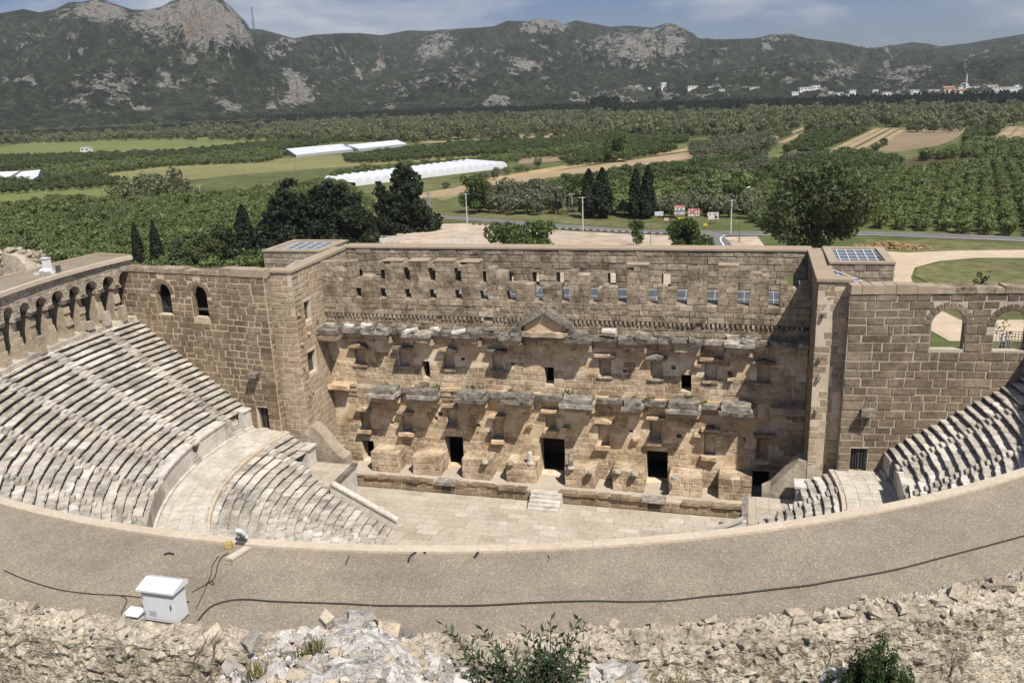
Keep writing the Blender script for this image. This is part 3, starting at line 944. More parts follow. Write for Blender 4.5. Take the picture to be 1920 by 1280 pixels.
# stage floor and its front wall
MB().box(-21.2, 19.6, YP+.35, YF-.004, .0, 1.2).build('stage_floor', M['paving'], sb)
pdoors = [(-10.75, -9.75, 0, .95), (9.75, 10.9, 0, .95)]
pw = MB()
core(pw, mk, -21.0, 19.5, 0, 1.15, YP+.04, YP+.348, [], 0)
pl = pw.build('platform_wall', M['mortar'], sb)
st = lay((0, YP+.04, 0), X_, Z_, (0, -1, 0), -21.0, 19.5, 0, .95, .47, (.7, 1.6), pdoors, None, .05, .06)
finish(st, M['wall_stone'], pl, 200)
for a, b, c, d in pdoors:
    MB().box(a, b, YP+.02, YP+.037, 0, d).build('dark_door_panel', M['dark_inside'], sb)  # flat dark panel on the wall, painted in place of a shaded opening
    rough_block('lintel', a-.55, b+.55, YP-.3, YP+.7, .97, 1.3, M['grey_marble'], sb, .05)
xx = -21.0
while xx < 19.2:
    L = rnd.uniform(.9, 2.2)
    e = min(19.5, xx+L)
    if not any(xx < q[1]+.4 and e > q[0]-.4 for q in pdoors) and not (-1.6 < (xx+e)/2 < 1.8):
        rough_block('kerb_moulding', xx, e-.04, YP-rnd.uniform(.05, .25), YP+.55, .97+rnd.uniform(-.03, .03), 1.22+rnd.uniform(-.04, .06), M['wall_stone'], sb, .07)
    xx += L
# pale steps up to the stage
stp = empty('marble_steps', (.2, 7.0, 0), 'five pale marble steps leading from the orchestra up to the stage', 'steps')
for k in range(5):
    rough_block('step', -1.4, 1.65, 6.02+.4*k, 8.08, .235*k, .235*(k+1), M['white_marble'], stp, .03)
# column stubs and bases on the podia
def stub(x, y, z, r, h, lean, mat, lab):
    t = empty('column_stub', (x, y, z), lab, 'column')
    MB().lathe((x, y, z), [(r*1.35, 0), (r*1.35, .1), (r*1.15, .16), (r*1.2, .22), (r, .28)], 14).build('base', M['white_marble'], t)
    MB().tube([(x, y, z+.27), (x+lean[0], y+lean[1], z+h)], [r, r*.93], 14).build('shaft', mat, t)
sp_ = lambda px, py: tuple(hit(px, py, 2, 3.28)[:2])
stub(*sp_(994, 868), 3.26, .26, 1.2, (0, 0), M['white_marble'], 'pale broken column stub standing on the podium left of the central door')
stub(*sp_(1070, 877), 3.26, .25, 1.6, (.03, .1), M['grey_marble'], 'grey broken column stub standing right of the central door')
for (x, y), lab in ((sp_(909, 866), 'worn white column base on the podium third from the central door to the left'), (sp_(957, 868), 'low white column base beside the pale column stub'), (sp_(1108, 883), 'white column base on the podium right of the marble steps'), (sp_(1158, 884), 'white column base at the left end of a podium by the right doorway'), (sp_(1190, 888), 'grey column base at the right end of a podium by the right doorway'), (sp_(1265, 897), 'white column base on the podium just right of the right doorway')):
    MB().lathe((x, y, 3.22), [(.36, 0), (.36, .08), (.29, .12), (.32, .18), (.27, .25)], 14).build('column_fragment', M['seat'], None, (x, y, 3.22), label=lab, cat='column', group='column remains on the podia')

# ---- towers
def tower(sg):
    side = 'left' if sg < 0 else 'right'
    t = empty('stage_tower', (sg*25, 11, 0), ('square stone tower at the left end of the stage with two inner openings' if sg < 0 else 'square stone tower at the right end of the stage, shading the wall'), 'tower')
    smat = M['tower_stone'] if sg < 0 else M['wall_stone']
    fy = 5.75
    X0, X1 = sg*XW, sg*25.95
    # inner wall slab along y, with window openings
    mky = lambda u, v, tt: (tt, u, v)
    hl = [(7.5, 8.75, 17.5, 19.45), (7.1, 8.85, 12.2, 14.4)] if sg < 0 else []
    w = MB()
    core(w, mky, fy, YR, 0, 22.75, sg*(XW+.03), sg*(XW+.5 if sg < 0 else XW+1.25), hl)
    if sg < 0: MB().box(-26.2, -XW-.52, 7.02, 12.5, 10.5, 21.0).build('dark_window_backing', M['dark_inside'], t)  # closed dark box added behind the openings so they look unlit
    iw = w.build('inner_wall', M['mortar'], t)
    if sg < 0:
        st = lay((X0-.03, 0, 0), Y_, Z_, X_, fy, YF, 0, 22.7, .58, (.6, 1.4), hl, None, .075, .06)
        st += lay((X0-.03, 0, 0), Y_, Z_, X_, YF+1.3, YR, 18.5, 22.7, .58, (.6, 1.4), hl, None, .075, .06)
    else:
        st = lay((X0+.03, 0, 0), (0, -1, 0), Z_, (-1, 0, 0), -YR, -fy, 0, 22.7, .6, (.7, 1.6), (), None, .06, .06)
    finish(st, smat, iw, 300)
    # front pilaster
    p = MB().box(min(X0, X1)+.03, max(X0, X1)-.03, fy+.03, 7.0, 0, 22.75).build('pilaster', M['mortar'] if sg < 0 else M['plaster'], t)
    if sg < 0: kf = None
    else: kf = lambda u, v, rg: noise.noise(Vector((u, v*.4, 9))) > (-.3 if v < 10.5 else -.12)
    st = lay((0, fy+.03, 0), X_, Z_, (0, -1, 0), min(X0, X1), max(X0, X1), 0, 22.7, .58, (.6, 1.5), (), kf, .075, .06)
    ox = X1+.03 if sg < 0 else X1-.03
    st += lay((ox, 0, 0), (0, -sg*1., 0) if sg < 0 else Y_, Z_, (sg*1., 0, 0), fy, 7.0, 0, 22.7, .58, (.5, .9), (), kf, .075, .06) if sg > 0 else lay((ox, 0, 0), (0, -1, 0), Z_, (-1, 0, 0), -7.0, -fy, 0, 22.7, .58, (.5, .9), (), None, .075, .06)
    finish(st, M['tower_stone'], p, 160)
    # copings: front end, then along the inner wall
    MB().box(min(X0, X1)-.12, max(X0, X1)+.12, fy-.15, 7.1, 22.75, 22.97).build('coping', M['coping'], t)
    cp = MB()
    xa, xb = sorted((sg*(XW-.12), sg*(XW+1.4)))
    cp.hexa([(xa, 7.11, 22.75), (xb, 7.11, 22.75), (xb, YR-.16, 22.9), (xa, YR-.16, 22.9), (xa, 7.11, 22.96), (xb, 7.11, 22.96), (xb, YR-.16, 23.21), (xa, YR-.16, 23.21)])
    cp.build('coping', M['coping'], t)
    # rear room: parapet walls round a glazed roof
    rx0, rx1 = (-31.2, -24.75) if sg < 0 else (24.75, 29.8)
    ry0, ry1 = (13.9, 20.6) if sg < 0 else (10.9, 18.3)
    rz = 23.2
    rmn = MB()
    rmn.box(rx0, rx1, ry0, ry0+.7, 0, rz)
    rmn.box(rx0, rx1, ry1-.7, ry1, 0, rz)
    rmn.box(rx0, rx0+.7, ry0+.7, ry1-.7, 0, rz)
    rmn.box(rx1-.7, rx1, ry0+.7, ry1-.7, 0, rz)
    room = rmn.build('roof_room', M['mortar_grey'], t)
    st = lay((0, ry0, 0), X_, Z_, (0, -1, 0), rx0, rx1, 20.2, rz, .6, (.8, 1.7), (), None, .07, .08)
    ex = rx0 if sg < 0 else rx1
    st += lay((ex, 0, 0), (0, -sg*1., 0), Z_, (sg*1., 0, 0), -ry1 if sg > 0 else ry0, -ry0 if sg > 0 else ry1, 18, rz, .6, (.8, 1.7), (), None, .07, .08) if sg < 0 else lay((ex, 0, 0), Y_, Z_, X_, ry0, ry1, 18, rz, .6, (.8, 1.7), (), None, .07, .08)
    finish(st, M['attic_stone'], room, 100)
    c2 = MB()
    c2.box(rx0-.1, rx1+.1, ry0-.12, ry0+.6, rz, rz+.17)
    c2.box(rx0-.1, rx1+.1, ry1-.6, ry1+.1, rz, rz+.17)
    c2.box(rx0-.1, rx0+.6, ry0+.6, ry1-.6, rz, rz+.17)
    c2.box(rx1-.6, rx1+.1, ry0+.6, ry1-.6, rz, rz+.17)
    c2.build('parapet_coping', M['coping'], t)
    gl = MB()
    a0, a1, b0, b1 = rx0+.7, rx1-.7, ry0+.7, ry1-.7
    gl.hexa([(a0, b0, rz-.35), (a1, b0, rz-.35), (a1, b1, rz-.05), (a0, b1, rz-.05), (a0, b0, rz-.3), (a1, b0, rz-.3), (a1, b1, rz), (a0, b1, rz)])
    g = gl.build('glass_roof', M['glass'], t)
    fr = MB()
    for k in range(5):
        xq = a0+.3+(a1-a0-.65)*k/4
        fr.hexa([(xq, b0, rz-.3), (xq+.09, b0, rz-.3), (xq+.09, b1, rz), (xq, b1, rz), (xq, b0, rz-.22), (xq+.09, b0, rz-.22), (xq+.09, b1, rz+.08), (xq, b1, rz+.08)])
    for k in range(6):
        f = k/5*.97
        yq = b0+(b1-b0)*f
        fr.box(a0, a1, yq, yq+.07, rz-.3+.3*f+.004, rz-.23+.3*f)
    fr.build('glazing_bars', M['frame_metal'], g)
    # lower sloping skylight in front of the room
    lx0, lx1 = (-28.5, -24.85) if sg < 0 else (24.85, 28.2)
    ly0, ly1 = (8.2, ry0-.05) if sg < 0 else (7.2, ry0-.05)
    if sg > 0: q = [(lx0, ly0, 21.5), (lx1, ly1-1.0, 21.5), (lx1-1.6, ly1, 22.0), (lx0, ly1, 22.7)]
    else: q = [(lx0, ly0+3.5, 21.4), (lx1, ly0, 21.4), (lx1, ly1, 22.6), (lx0+1.2, ly1, 22.2)]
    s = MB().hexa(q+[(a, b, c+.05) for a, b, c in q]).build('skylight', M['glass'], t)
    bars = MB()
    Q = [np.array(z) for z in q]
    for f in (.02, .25, .5, .75, .97):
        A_, B_ = Q[0]*(1-f)+Q[3]*f, Q[1]*(1-f)+Q[2]*f
        bars.tube([A_+[0, 0, .09], B_+[0, 0, .09]], .04, 4)
        A_, B_ = Q[0]*(1-f)+Q[1]*f, Q[3]*(1-f)+Q[2]*f
        bars.tube([A_+[0, 0, .1], B_+[0, 0, .1]], .04, 4)
    bars.build('glazing_bars', M['frame_metal'], s)
    # sloping rubble buttress at the foot of the inner corner
    bt = MB()
    pts = [(sg*23.6, 0), (sg*19.9, 0), (sg*19.9, 4.0), (sg*20.6, 4.4), (sg*22.8, 7.1), (sg*23.6, 7.2)]
    if sg > 0: pts = pts[::-1]
    bt.prism(pts, 5.8, 7.4, 'xz')
    bt.build('buttress', M['rubble'], t)
    # small square socket stones on the faces
    if sg > 0:
        for z in (19.8, 16.2, 14.5, 11.6): rough_block('bracket_stub', 23.8, 24.05, fy-.3, fy+.1, z, z+.3, M['grey_marble'], t, .03)
    else:
        for y, z in ((6.0, 18.5), (7.6, 16.2), (6.1, 15.5), (9.2, 15.8), (6.4, 10.2), (7.2, 10.3), (9.5, 17.0), (6.0, 13.2)):
            rough_block('bracket_stub', -XW-.05, -XW+.22, y, y+.22, z, z+.25, M['frons_stone'], t, .03)
    return t
tower(-1)
tower(1)

# ---- side walls of the seating
def grille(name, u0, u1, z0, z1, y, parent, step=.22, mat=None):
    g = MB()
    x_ = u0
    while x_ <= u1+.01:
        g.box(x_-.018, x_+.018, y-.018, y+.018, z0, z1); x_ += step
    z_ = z0+step
    while z_ <= z1:
        g.box(u0, u1, y+.0185, y+.045, z_-.014, z_+.014); z_ += step
    g.box((u0+u1)/2-.04, (u0+u1)/2+.04, y-.05, y-.0185, z0, z1)
    return g.build(name, mat or M['iron'], parent)
WSL = .125                        # the side walls run slightly oblique
def wall_y(x): return 4.7+WSL*(abs(x)-26.0)
def side_wall(sg):
    hx = ([(-39.3, -37.35, 18.15, 21.3, True, .52), (-34.75, -32.8, 18.1, 21.3, True, .52), (-28.55, -27.2, 6.9, 9.3)] if sg < 0 else
          [(31.95, 34.45, 17.5, 20.75, True, .5), (36.55, 38.95, 17.4, 20.6, True, .5), (26.7, 28.05, 6.85, 9.0)])
    cl = math.hypot(1, WSL)
    U = np.array([1, sg*WSL, 0])/cl
    NI = np.array([-sg*WSL, 1, 0])/cl         # into the wall
    O = np.array([sg*26.0, 4.7, 0])
    tu = lambda x: (x-sg*26.0)*cl
    hl = [(tu(h[0]), tu(h[1]))+h[2:] for h in hx]
    u0, u1 = (tu(-44.6), tu(-25.8)) if sg < 0 else (tu(25.8), tu(44.6))
    mkw = lambda u, v, t: tuple(O+U*u+NI*t+np.array([0, 0, v]))
    t = empty('side_wall', (sg*35, wall_y(35), 0), 'brown ashlar wall with two arched windows beside the left tower' if sg < 0 else 'brown ashlar wall with open arches beside the right tower', 'wall')
    w = MB()
    tz = 22.45 if sg < 0 else 22.0
    core(w, mkw, u0, u1, 0, tz, .02, .7, hl)
    cw = w.build('wall_core', M['mortar'] if sg < 0 else M['mortar_grey'], t)
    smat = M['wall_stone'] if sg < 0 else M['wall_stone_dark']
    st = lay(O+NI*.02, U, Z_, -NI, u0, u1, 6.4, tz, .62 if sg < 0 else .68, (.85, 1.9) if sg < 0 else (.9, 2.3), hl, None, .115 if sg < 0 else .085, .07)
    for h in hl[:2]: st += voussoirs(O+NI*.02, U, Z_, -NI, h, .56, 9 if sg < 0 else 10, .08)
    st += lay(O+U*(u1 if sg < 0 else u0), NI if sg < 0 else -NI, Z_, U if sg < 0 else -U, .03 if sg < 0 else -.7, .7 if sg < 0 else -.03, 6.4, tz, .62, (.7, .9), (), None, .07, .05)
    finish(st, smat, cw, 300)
    for h in hl[:2]:
        r_ = (h[1]-h[0])/2
        for ja, jb in ((h[0]-.01, h[0]+.03), (h[1]-.03, h[1]+.01)):
            q = MB()
            zj = h[2]
            while zj < h[3]-r_-.05:
                z2 = min(zj+rnd.uniform(.45, .65), h[3]-r_)
                q.hexa([mkw(ja, zj+.02, .04), mkw(jb, zj+.02, .04), mkw(jb, zj+.02, .68), mkw(ja, zj+.02, .68), mkw(ja, z2, .04), mkw(jb, z2, .04), mkw(jb, z2, .68), mkw(ja, z2, .68)])
                zj = z2
            q.build('jamb', smat, t)
    x = u0
    while x < u1-.2:
        L = rnd.uniform(.6, 1.6)
        e = min(u1, x+L)
        near = (u1-x) if sg < 0 else (x-u0)
        zt = (22.85+rnd.uniform(-.05, .08)) if sg < 0 else (22.3+rnd.uniform(-.12, .25)+.25*noise.noise(Vector((x*.5, 1, 0))))
        if sg < 0 and near < 6: zt = 23.15
        if sg > 0 and near < 3.5: zt = 22.7
        m_ = O+U*((x+e)/2)+NI*.6
        q = MB()
        j = .05 if near > 6 else .02
        P = [(-1, -1), (1, -1), (1, 1), (-1, 1)]
        for k in range(1):
            bot = [m_+U*(a_*((e-x)/2-.01))+NI*(b_*.69)+np.array([0, 0, tz+.001]) for a_, b_ in P]
            top = [m_+U*(a_*((e-x)/2-.02)+rnd.uniform(-j, j))+NI*(b_*.66+rnd.uniform(-j, j))+np.array([0, 0, zt+rnd.uniform(-j, j)*1.5]) for a_, b_ in P]
            q.hexa(bot+top)
        q.build('top_stone', M['attic_stone'] if near > 5 else M['coping'], t)
        x += L
    bx, bz = (-28.1, 12.6) if sg < 0 else (27.75, 12.1)
    by = wall_y(bx)
    rough_block('wall_bracket', bx-.5, bx+.5, by-.95, by+.1, bz, bz+.42, M['grey_marble'], t, .08)
    h = hx[2]
    dy = wall_y(h[0])
    grille('door_grille', h[0]+.05, h[1]-.05, h[2], h[3]-.02, dy+.4, t)
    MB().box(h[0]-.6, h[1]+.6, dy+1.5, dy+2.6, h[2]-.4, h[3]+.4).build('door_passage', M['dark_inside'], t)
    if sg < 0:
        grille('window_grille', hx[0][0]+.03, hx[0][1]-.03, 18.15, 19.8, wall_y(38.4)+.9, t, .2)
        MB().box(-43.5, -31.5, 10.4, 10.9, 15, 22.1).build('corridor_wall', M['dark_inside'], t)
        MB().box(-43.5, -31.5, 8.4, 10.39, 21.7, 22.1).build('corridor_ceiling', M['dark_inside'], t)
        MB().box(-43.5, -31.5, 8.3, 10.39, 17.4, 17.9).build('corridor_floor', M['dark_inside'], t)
    else:
        grille('window_grille', 36.6, 38.9, 17.4, 18.75, wall_y(37.8)+.9, t, .22, M['grey_metal'])
    return t
side_wall(-1)
side_wall(1)

# ---- orchestra paving (slabs) with the ground below
def clip_slab(x, y): return True
of = MB()
n = 72
ring = [(21.5*math.cos(2*math.pi*k/n), 21.5*math.sin(2*math.pi*k/n), -.05) for k in range(n)]
of.poly(ring, [tuple(range(n))])
orch = of.build('orchestra_floor', M['mortar'], None, (0, 0, -.05), kind='structure')
sl_ = []
y = -11.0
while y < YP-.05:
    h = rnd.uniform(.75, 1.25)
    if y+h > YP-.05: h = YP-.05-y
    if h < .25: break
    x = -22.0+rnd.uniform(0, .8)
    while x < 21.5:
        w = rnd.uniform(.8, 2.0)
        cx, cy = x+w/2, y+h/2
        if (cy < 0 and math.hypot(cx, cy) < 13.2) or (cy >= 0 and abs(cx) < (14.5+cy*1.0 if cy < 5 else 21.3)):
            sl_.append((np.array([cx, cy, -.05]), np.array(X_, float), np.array(Y_, float), np.array(Z_, float), w-.025, h-.025, .06+rnd.uniform(-.008, .008), True))
        x += w
    y += h
finish(sl_, M['paving'], orch, 300, 'slab', 'paving_slabs')

# ---- seating
PROF = [(0.025, 0.0), (0.0, -0.025), (0.01, -0.125), (0.05, -0.145), (0.5, -0.145), (0.94, -0.145), (0.94, -0.0)]
def seat_unit(rg):
    k = len(PROF)
    V = []
    cuts = [-.5, -.18+rg.uniform(-.1, .1), .2+rg.uniform(-.1, .1), .5]
    for ci, xc in enumerate(cuts):
        chip = rg.uniform(0, .04) if rg.random() > .35 else rg.uniform(.03, .14)
        for pi, (r, z) in enumerate(PROF):
            rr, zz = r, z
            if pi in (0, 1, 2): rr += chip*(1 if pi else 1.2)
            if pi in (0, 6): zz += rg.uniform(-.012, .012)
            V.append((xc, rr, zz))
    Fq = []
    for ci in range(len(cuts)-1):
        for i in range(k):
            j = (i+1) % k
            Fq.append((ci*k+i, ci*k+j, (ci+1)*k+j, (ci+1)*k+i))
    # end caps as quads
    for b, rev in ((0, False), ((len(cuts)-1)*k, True)):
        for q in ((6, 0, 1, 2), (6, 2, 3, 3), (6, 3, 4, 5)):
            if len(set(q)) < 4: continue
            q = [b+i for i in q]
            Fq.append(tuple(q if not rev else q[::-1]))
        q = [b+i for i in (6, 2, 3, 5)]
        Fq.append(tuple(q if not rev else q[::-1]))
    return np.array(V), np.array(Fq)
SEATU = [seat_unit(rnd) for _ in range(12)]
SEAT_ME = {}
def roof_hides(P):
    # does the gallery roof cover the view of P?
    d = P-CAM
    t = (HR-CAM[2])/d[2]
    if t <= 0 or t >= 1: return False
    q = CAM+d*t
    return math.hypot(q[0], q[1]) > RR
def seat_bank(name, label, R0_, z0, tread, riser, rows, ends, stairs, smat, wr=(1.0, 2.3), limit=300):
    bank = empty(name, (0, 0, z0-riser*rows if False else 0), label, 'seating')
    blocks = []
    for i in range(rows):
        R = R0_+tread*i
        z = z0+riser*i
        e0, e1 = ends(R)
        L = (e1-e0)*R
        ws = []
        tot = 0
        while tot < L:
            w = rnd.uniform(*wr); ws.append(w); tot += w
        a = e0
        for w in ws:
            da = w*L/tot/R
            am = a+da/2
            blocks.append((R+rnd.uniform(-.035, .05), am, z+rnd.uniform(-.035, .02), w*L/tot-.012, i))
            a += da
    fz = riser/.41
    fy = tread/.62
    sc = []
    for k, (R, am, z, w, i) in enumerate(blocks):
        P = np.array([R*math.cos(am), R*math.sin(am), z])
        x, y, zz = proj(P)
        vis = zz > 0 and -15 < x < 1935 and y < 1290 and not roof_hides(P+np.array([0, 0, .1]))
        sc.append(w*1.0/zz if vis else 0)
    order = sorted(range(len(blocks)), key=lambda k: -sc[k])
    objs = [k for k in order[:limit] if sc[k] > 0]
    so = set(objs)
    def mtx(R, am, z, w):
        c, s = math.cos(am), math.sin(am)
        tw = rnd.uniform(-.006, .006)
        return np.array([[-s*w, c*fy, 0, R*c], [c*w, s*fy, 0, R*s], [tw*w, 0, fz, z], [0, 0, 0, 1]])
    Vs, Fs, Ms = [], [], []
    cnt = 0
    for k, (R, am, z, w, i) in enumerate(blocks):
        m = mtx(R, am, z, w)
        ui = rnd.randrange(len(SEATU))
        nw = noise.noise(Vector((am*9, i*.33, 2)))+rnd.uniform(-.2, .2) > .38
        sm_ = M['seat_new'] if nw else smat
        if k in so:
            key = (ui, sm_.name)
            if key not in SEAT_ME: SEAT_ME[key] = big_mesh('seat_block', *SEATU[ui], [sm_])
            o = bpy.data.objects.new('seat_block', SEAT_ME[key])
            o.parent = bank
            COL.objects.link(o)
            o.matrix_basis = Matrix(m.tolist())
        else:
            V, Fq = SEATU[ui]
            Vs.append(V@m[:3, :3].T+m[:3, 3])
            Fs.append(Fq+cnt)
            Ms += [int(nw)]*len(Fq)
            cnt += len(V)
    arr_obj('seat_rows', np.vstack(Vs), np.vstack(Fs), [smat, M['seat_new']], bank, kind='stuff', midx=Ms)
    # small half steps forming the radial stairways
    for st in stairs:
        mb = MB()
        for i in range(rows):
            R = R0_+tread*i
            z = z0+riser*i
            e0, e1 = ends(R)
            if not (e0+.02 < RAD(st) < e1-.02): continue
            c, s = math.cos(RAD(st)), math.sin(RAD(st))
            rv, tv = np.array([c, s, 0]), np.array([-s, c, 0])
            j = rnd.uniform(-.03, .03)
            mb.obox(rv*(R+.05+j)+np.array([0, 0, z-riser*.75]), tv*(.42+rnd.uniform(-.04, .04)), rv*.31, np.array([0, 0, riser*.26]))
        if mb.v: mb.build('stairway', M['seat_new'] if int(st) in (186, 177, 3) else smat, bank)
    # fill below the rows
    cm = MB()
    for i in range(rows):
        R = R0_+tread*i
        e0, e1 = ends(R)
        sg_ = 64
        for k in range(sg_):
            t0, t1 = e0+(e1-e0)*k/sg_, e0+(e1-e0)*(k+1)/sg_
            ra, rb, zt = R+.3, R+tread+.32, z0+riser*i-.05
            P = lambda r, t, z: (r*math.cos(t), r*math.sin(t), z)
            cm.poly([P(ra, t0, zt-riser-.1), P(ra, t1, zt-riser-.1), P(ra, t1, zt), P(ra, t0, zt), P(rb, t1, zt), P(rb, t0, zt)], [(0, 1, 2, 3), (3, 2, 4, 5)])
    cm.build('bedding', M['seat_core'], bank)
    return bank
def ends_up(R):
    y = 5.0
    for _ in range(6): y = wall_y(math.sqrt(R*R-y*y))
    a = math.asin(min(1, (y+.05)/R))
    return math.pi-a, 2*math.pi+a
def ends_low(R):
    yl = 0.0 if R < 18.7 else (4.75 if R > 22.6 else .5+(R-18.7)*.42)
    a = math.asin(yl/R)
    return math.pi-a, 2*math.pi+a
US = [176.6+9.84*k for k in range(20)]
LS = [177.0]+[196.9+18.5*k for k in range(10)]
seat_bank('upper_seating', 'upper bank of curved pale stone seat rows between the walkway and the arcade', 30.0, 9.15, .614, .41, 21, ends_up, US, M['seat'])
seat_bank('lower_seating', 'lower bank of curved pale stone seat rows around the orchestra', 12.6, .37, .69, .346, 20, ends_low, LS, M['seat'])

# ---- walkway between the two banks, with its retaining wall
wk = empty('walkway', (0, 0, 7.0), 'pale paved curved walkway between the lower and upper seat rows', 'walkway')
def arc_slab(mb, r0, r1, t0, t1, z0, z1, n=1):
    for k in range(n):
        a, b = t0+(t1-t0)*k/n, t0+(t1-t0)*(k+1)/n
        P = lambda r, t, z: (r*math.cos(t), r*math.sin(t), z)
        mb.hexa([P(r0, a, z0), P(r1, a, z0), P(r1, b, z0), P(r0, b, z0), P(r0, a, z1), P(r1, a, z1), P(r1, b, z1), P(r0, b, z1)])
mb = MB()
e0, e1 = ends_up(29.5)
arc_slab(mb, 25.6, 30.6, e0-.02, e1+.02, 6.3, 6.92, 90)
mb.build('bedding', M['mortar'], wk)
cntp = 0
far = MB()
for (ra, rb) in ((25.95, 26.9), (26.92, 27.9), (27.92, 28.85), (28.87, 29.7)):
    e0, e1 = ends_up(ra)
    if ra < 26.5: e0, e1 = math.pi-math.asin(4.75/ra), 2*math.pi+math.asin(4.75/ra)
    a = e0
    while a < e1-.005:
        da = rnd.uniform(.9, 1.9)/ra
        b = min(e1, a+da)
        zt = 7.0+rnd.uniform(-.008, .008)
        P = np.array([ra*math.cos(a), ra*math.sin(a), 7.0])
        x, y, zz = proj(P)
        if zz > 0 and 0 < x < 1920 and not roof_hides(P):
            q = MB(); arc_slab(q, ra, rb, a+.0006, b-.0004, 6.921, zt); q.build('slab', M['walk_paving'], wk, tuple(P))
        else: arc_slab(far, ra, rb, a+.0006, b-.0004, 6.921, zt)
        a = b
far.build('paving_slabs', M['walk_paving'], wk, kind='stuff')
# retaining wall of upright slabs; lengths keep a tall pale backrest, little stairs rise through the gaps
rwl = empty('retaining_wall', (-29.5, 0, 7.0), 'grey upright slab wall with pale top behind the walkway, below the upper seat rows', 'wall')
e0, e1 = ends_up(29.6)
cutl = [(RAD(171.5), RAD(174.6)), (RAD(185.6), RAD(187.2)), (RAD(363.8), RAD(367.5)), (RAD(352.8), RAD(354.4))]
a = e0
while a < e1-.003:
    b = min(e1, a+rnd.uniform(1.0, 1.7)/29.6)
    incut = [c for c in cutl if c[0] < (a+b)/2 < c[1]]
    tall = (RAD(187.0) < (a+b)/2 < RAD(201.5)) or (RAD(178) < (a+b)/2 < RAD(184.5)) or (a < RAD(171.0)) or RAD(355) < a < RAD(360)
    q = MB()
    if not incut:
        arc_slab(q, 29.72, 30.25, a+.0005, b-.0005, 6.6, 8.72 if not tall else 8.95)
        q.build('upright_slab', M['white_marble'] if tall else M['seat'], rwl)
        q = MB(); arc_slab(q, 29.5, 29.719, a+.0005, b-.0005, 6.6, 7.22); q.build('plinth', M['white_marble'], rwl)
        if tall:
            q = MB(); arc_slab(q, 29.6, 30.75, a+.0003, b-.0003, 8.951, 9.14); q.build('capping', M['white_marble'], rwl)
    else:
        for k in range(7):
            arc_slab(q, 29.75+.14*k, 30.9, a, b, 6.8+.29*k, 7.1+.29*k)
        q.build('wall_stair', M['seat'], rwl)
    a = b

# ---- parapets and vaulted side entrances at the ends of the lower seating
def tribunal(sg):
    side = 'left' if sg < 0 else 'right'
    t = empty('entrance_vault', (sg*20.5, 2.6, 0), 'vaulted side entrance with a paved terrace at the %s end of the lower seat rows' % side, 'vault')
    x0, x1 = 18.4, 22.6
    mkx = lambda u, v, tt: (sg*tt, u, v)
    w = MB()
    hl = [(.95, 3.15, 0, 2.6, True)]
    core(w, mkx, .35, 5.2, 0, 3.55, x0, x0+.7, hl)
    w.build('arch_wall', M['white_marble'], t)
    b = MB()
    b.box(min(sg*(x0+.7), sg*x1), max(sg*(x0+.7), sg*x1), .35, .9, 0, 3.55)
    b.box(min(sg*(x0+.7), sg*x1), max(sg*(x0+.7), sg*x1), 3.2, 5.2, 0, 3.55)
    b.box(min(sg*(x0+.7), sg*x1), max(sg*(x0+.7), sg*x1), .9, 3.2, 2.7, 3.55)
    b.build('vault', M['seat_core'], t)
    for i in range(4):
        for j in range(5):
            MB().box(min(sg*(x0-.1+1.08*i), sg*(x0+.96+1.08*i)), max(sg*(x0-.1+1.08*i), sg*(x0+.96+1.08*i)), .3+1.0*j, 1.28+1.0*j, 3.552, 3.72+rnd.uniform(-.01, .01)).build('slab', M['paving'], t)
    MB().box(min(sg*(x0-.18), sg*(x0+.35)), max(sg*(x0-.18), sg*(x0+.35)), .25, 5.25, 3.74, 3.92).build('cornice', M['grey_marble'], t)
    # sloping coping along the ends of the lowest rows
    c = MB()
    pts = [(sg*12.3, 0), (sg*18.6, 0), (sg*18.6, 3.95), (sg*18.3, 4.0), (sg*12.3, .95)]
    if sg < 0: pts = pts[::-1]
    c.prism(pts, .02, .34, 'xz')
    c.build('end_wall', M['white_marble'], t)
    c = MB()
    pts = [(sg*12.15, .93), (sg*18.35, 4.06), (sg*18.35, 4.26), (sg*12.15, 1.13)]
    if sg < 0: pts = pts[::-1]
    c.prism(pts, -.12, .48, 'xz')
    c.build('sloping_coping', M['white_marble'], t)
    # box with a niche at the end of the upper rows of this bank
    n_ = MB()
    n_.box(min(sg*22.6, sg*23.6), max(sg*22.6, sg*23.6), 3.6, 5.2, 3.6, 5.6)
    n_.build('end_block', M['white_marble'], t)
    MB().box(min(sg*22.4, sg*23.7), max(sg*22.4, sg*23.7), 3.5, 5.22, 5.601, 5.78).build('block_cap', M['white_marble'], t)
    # end walls closing the seat rows beside the terrace
    return t
tribunal(-1)
tribunal(1)

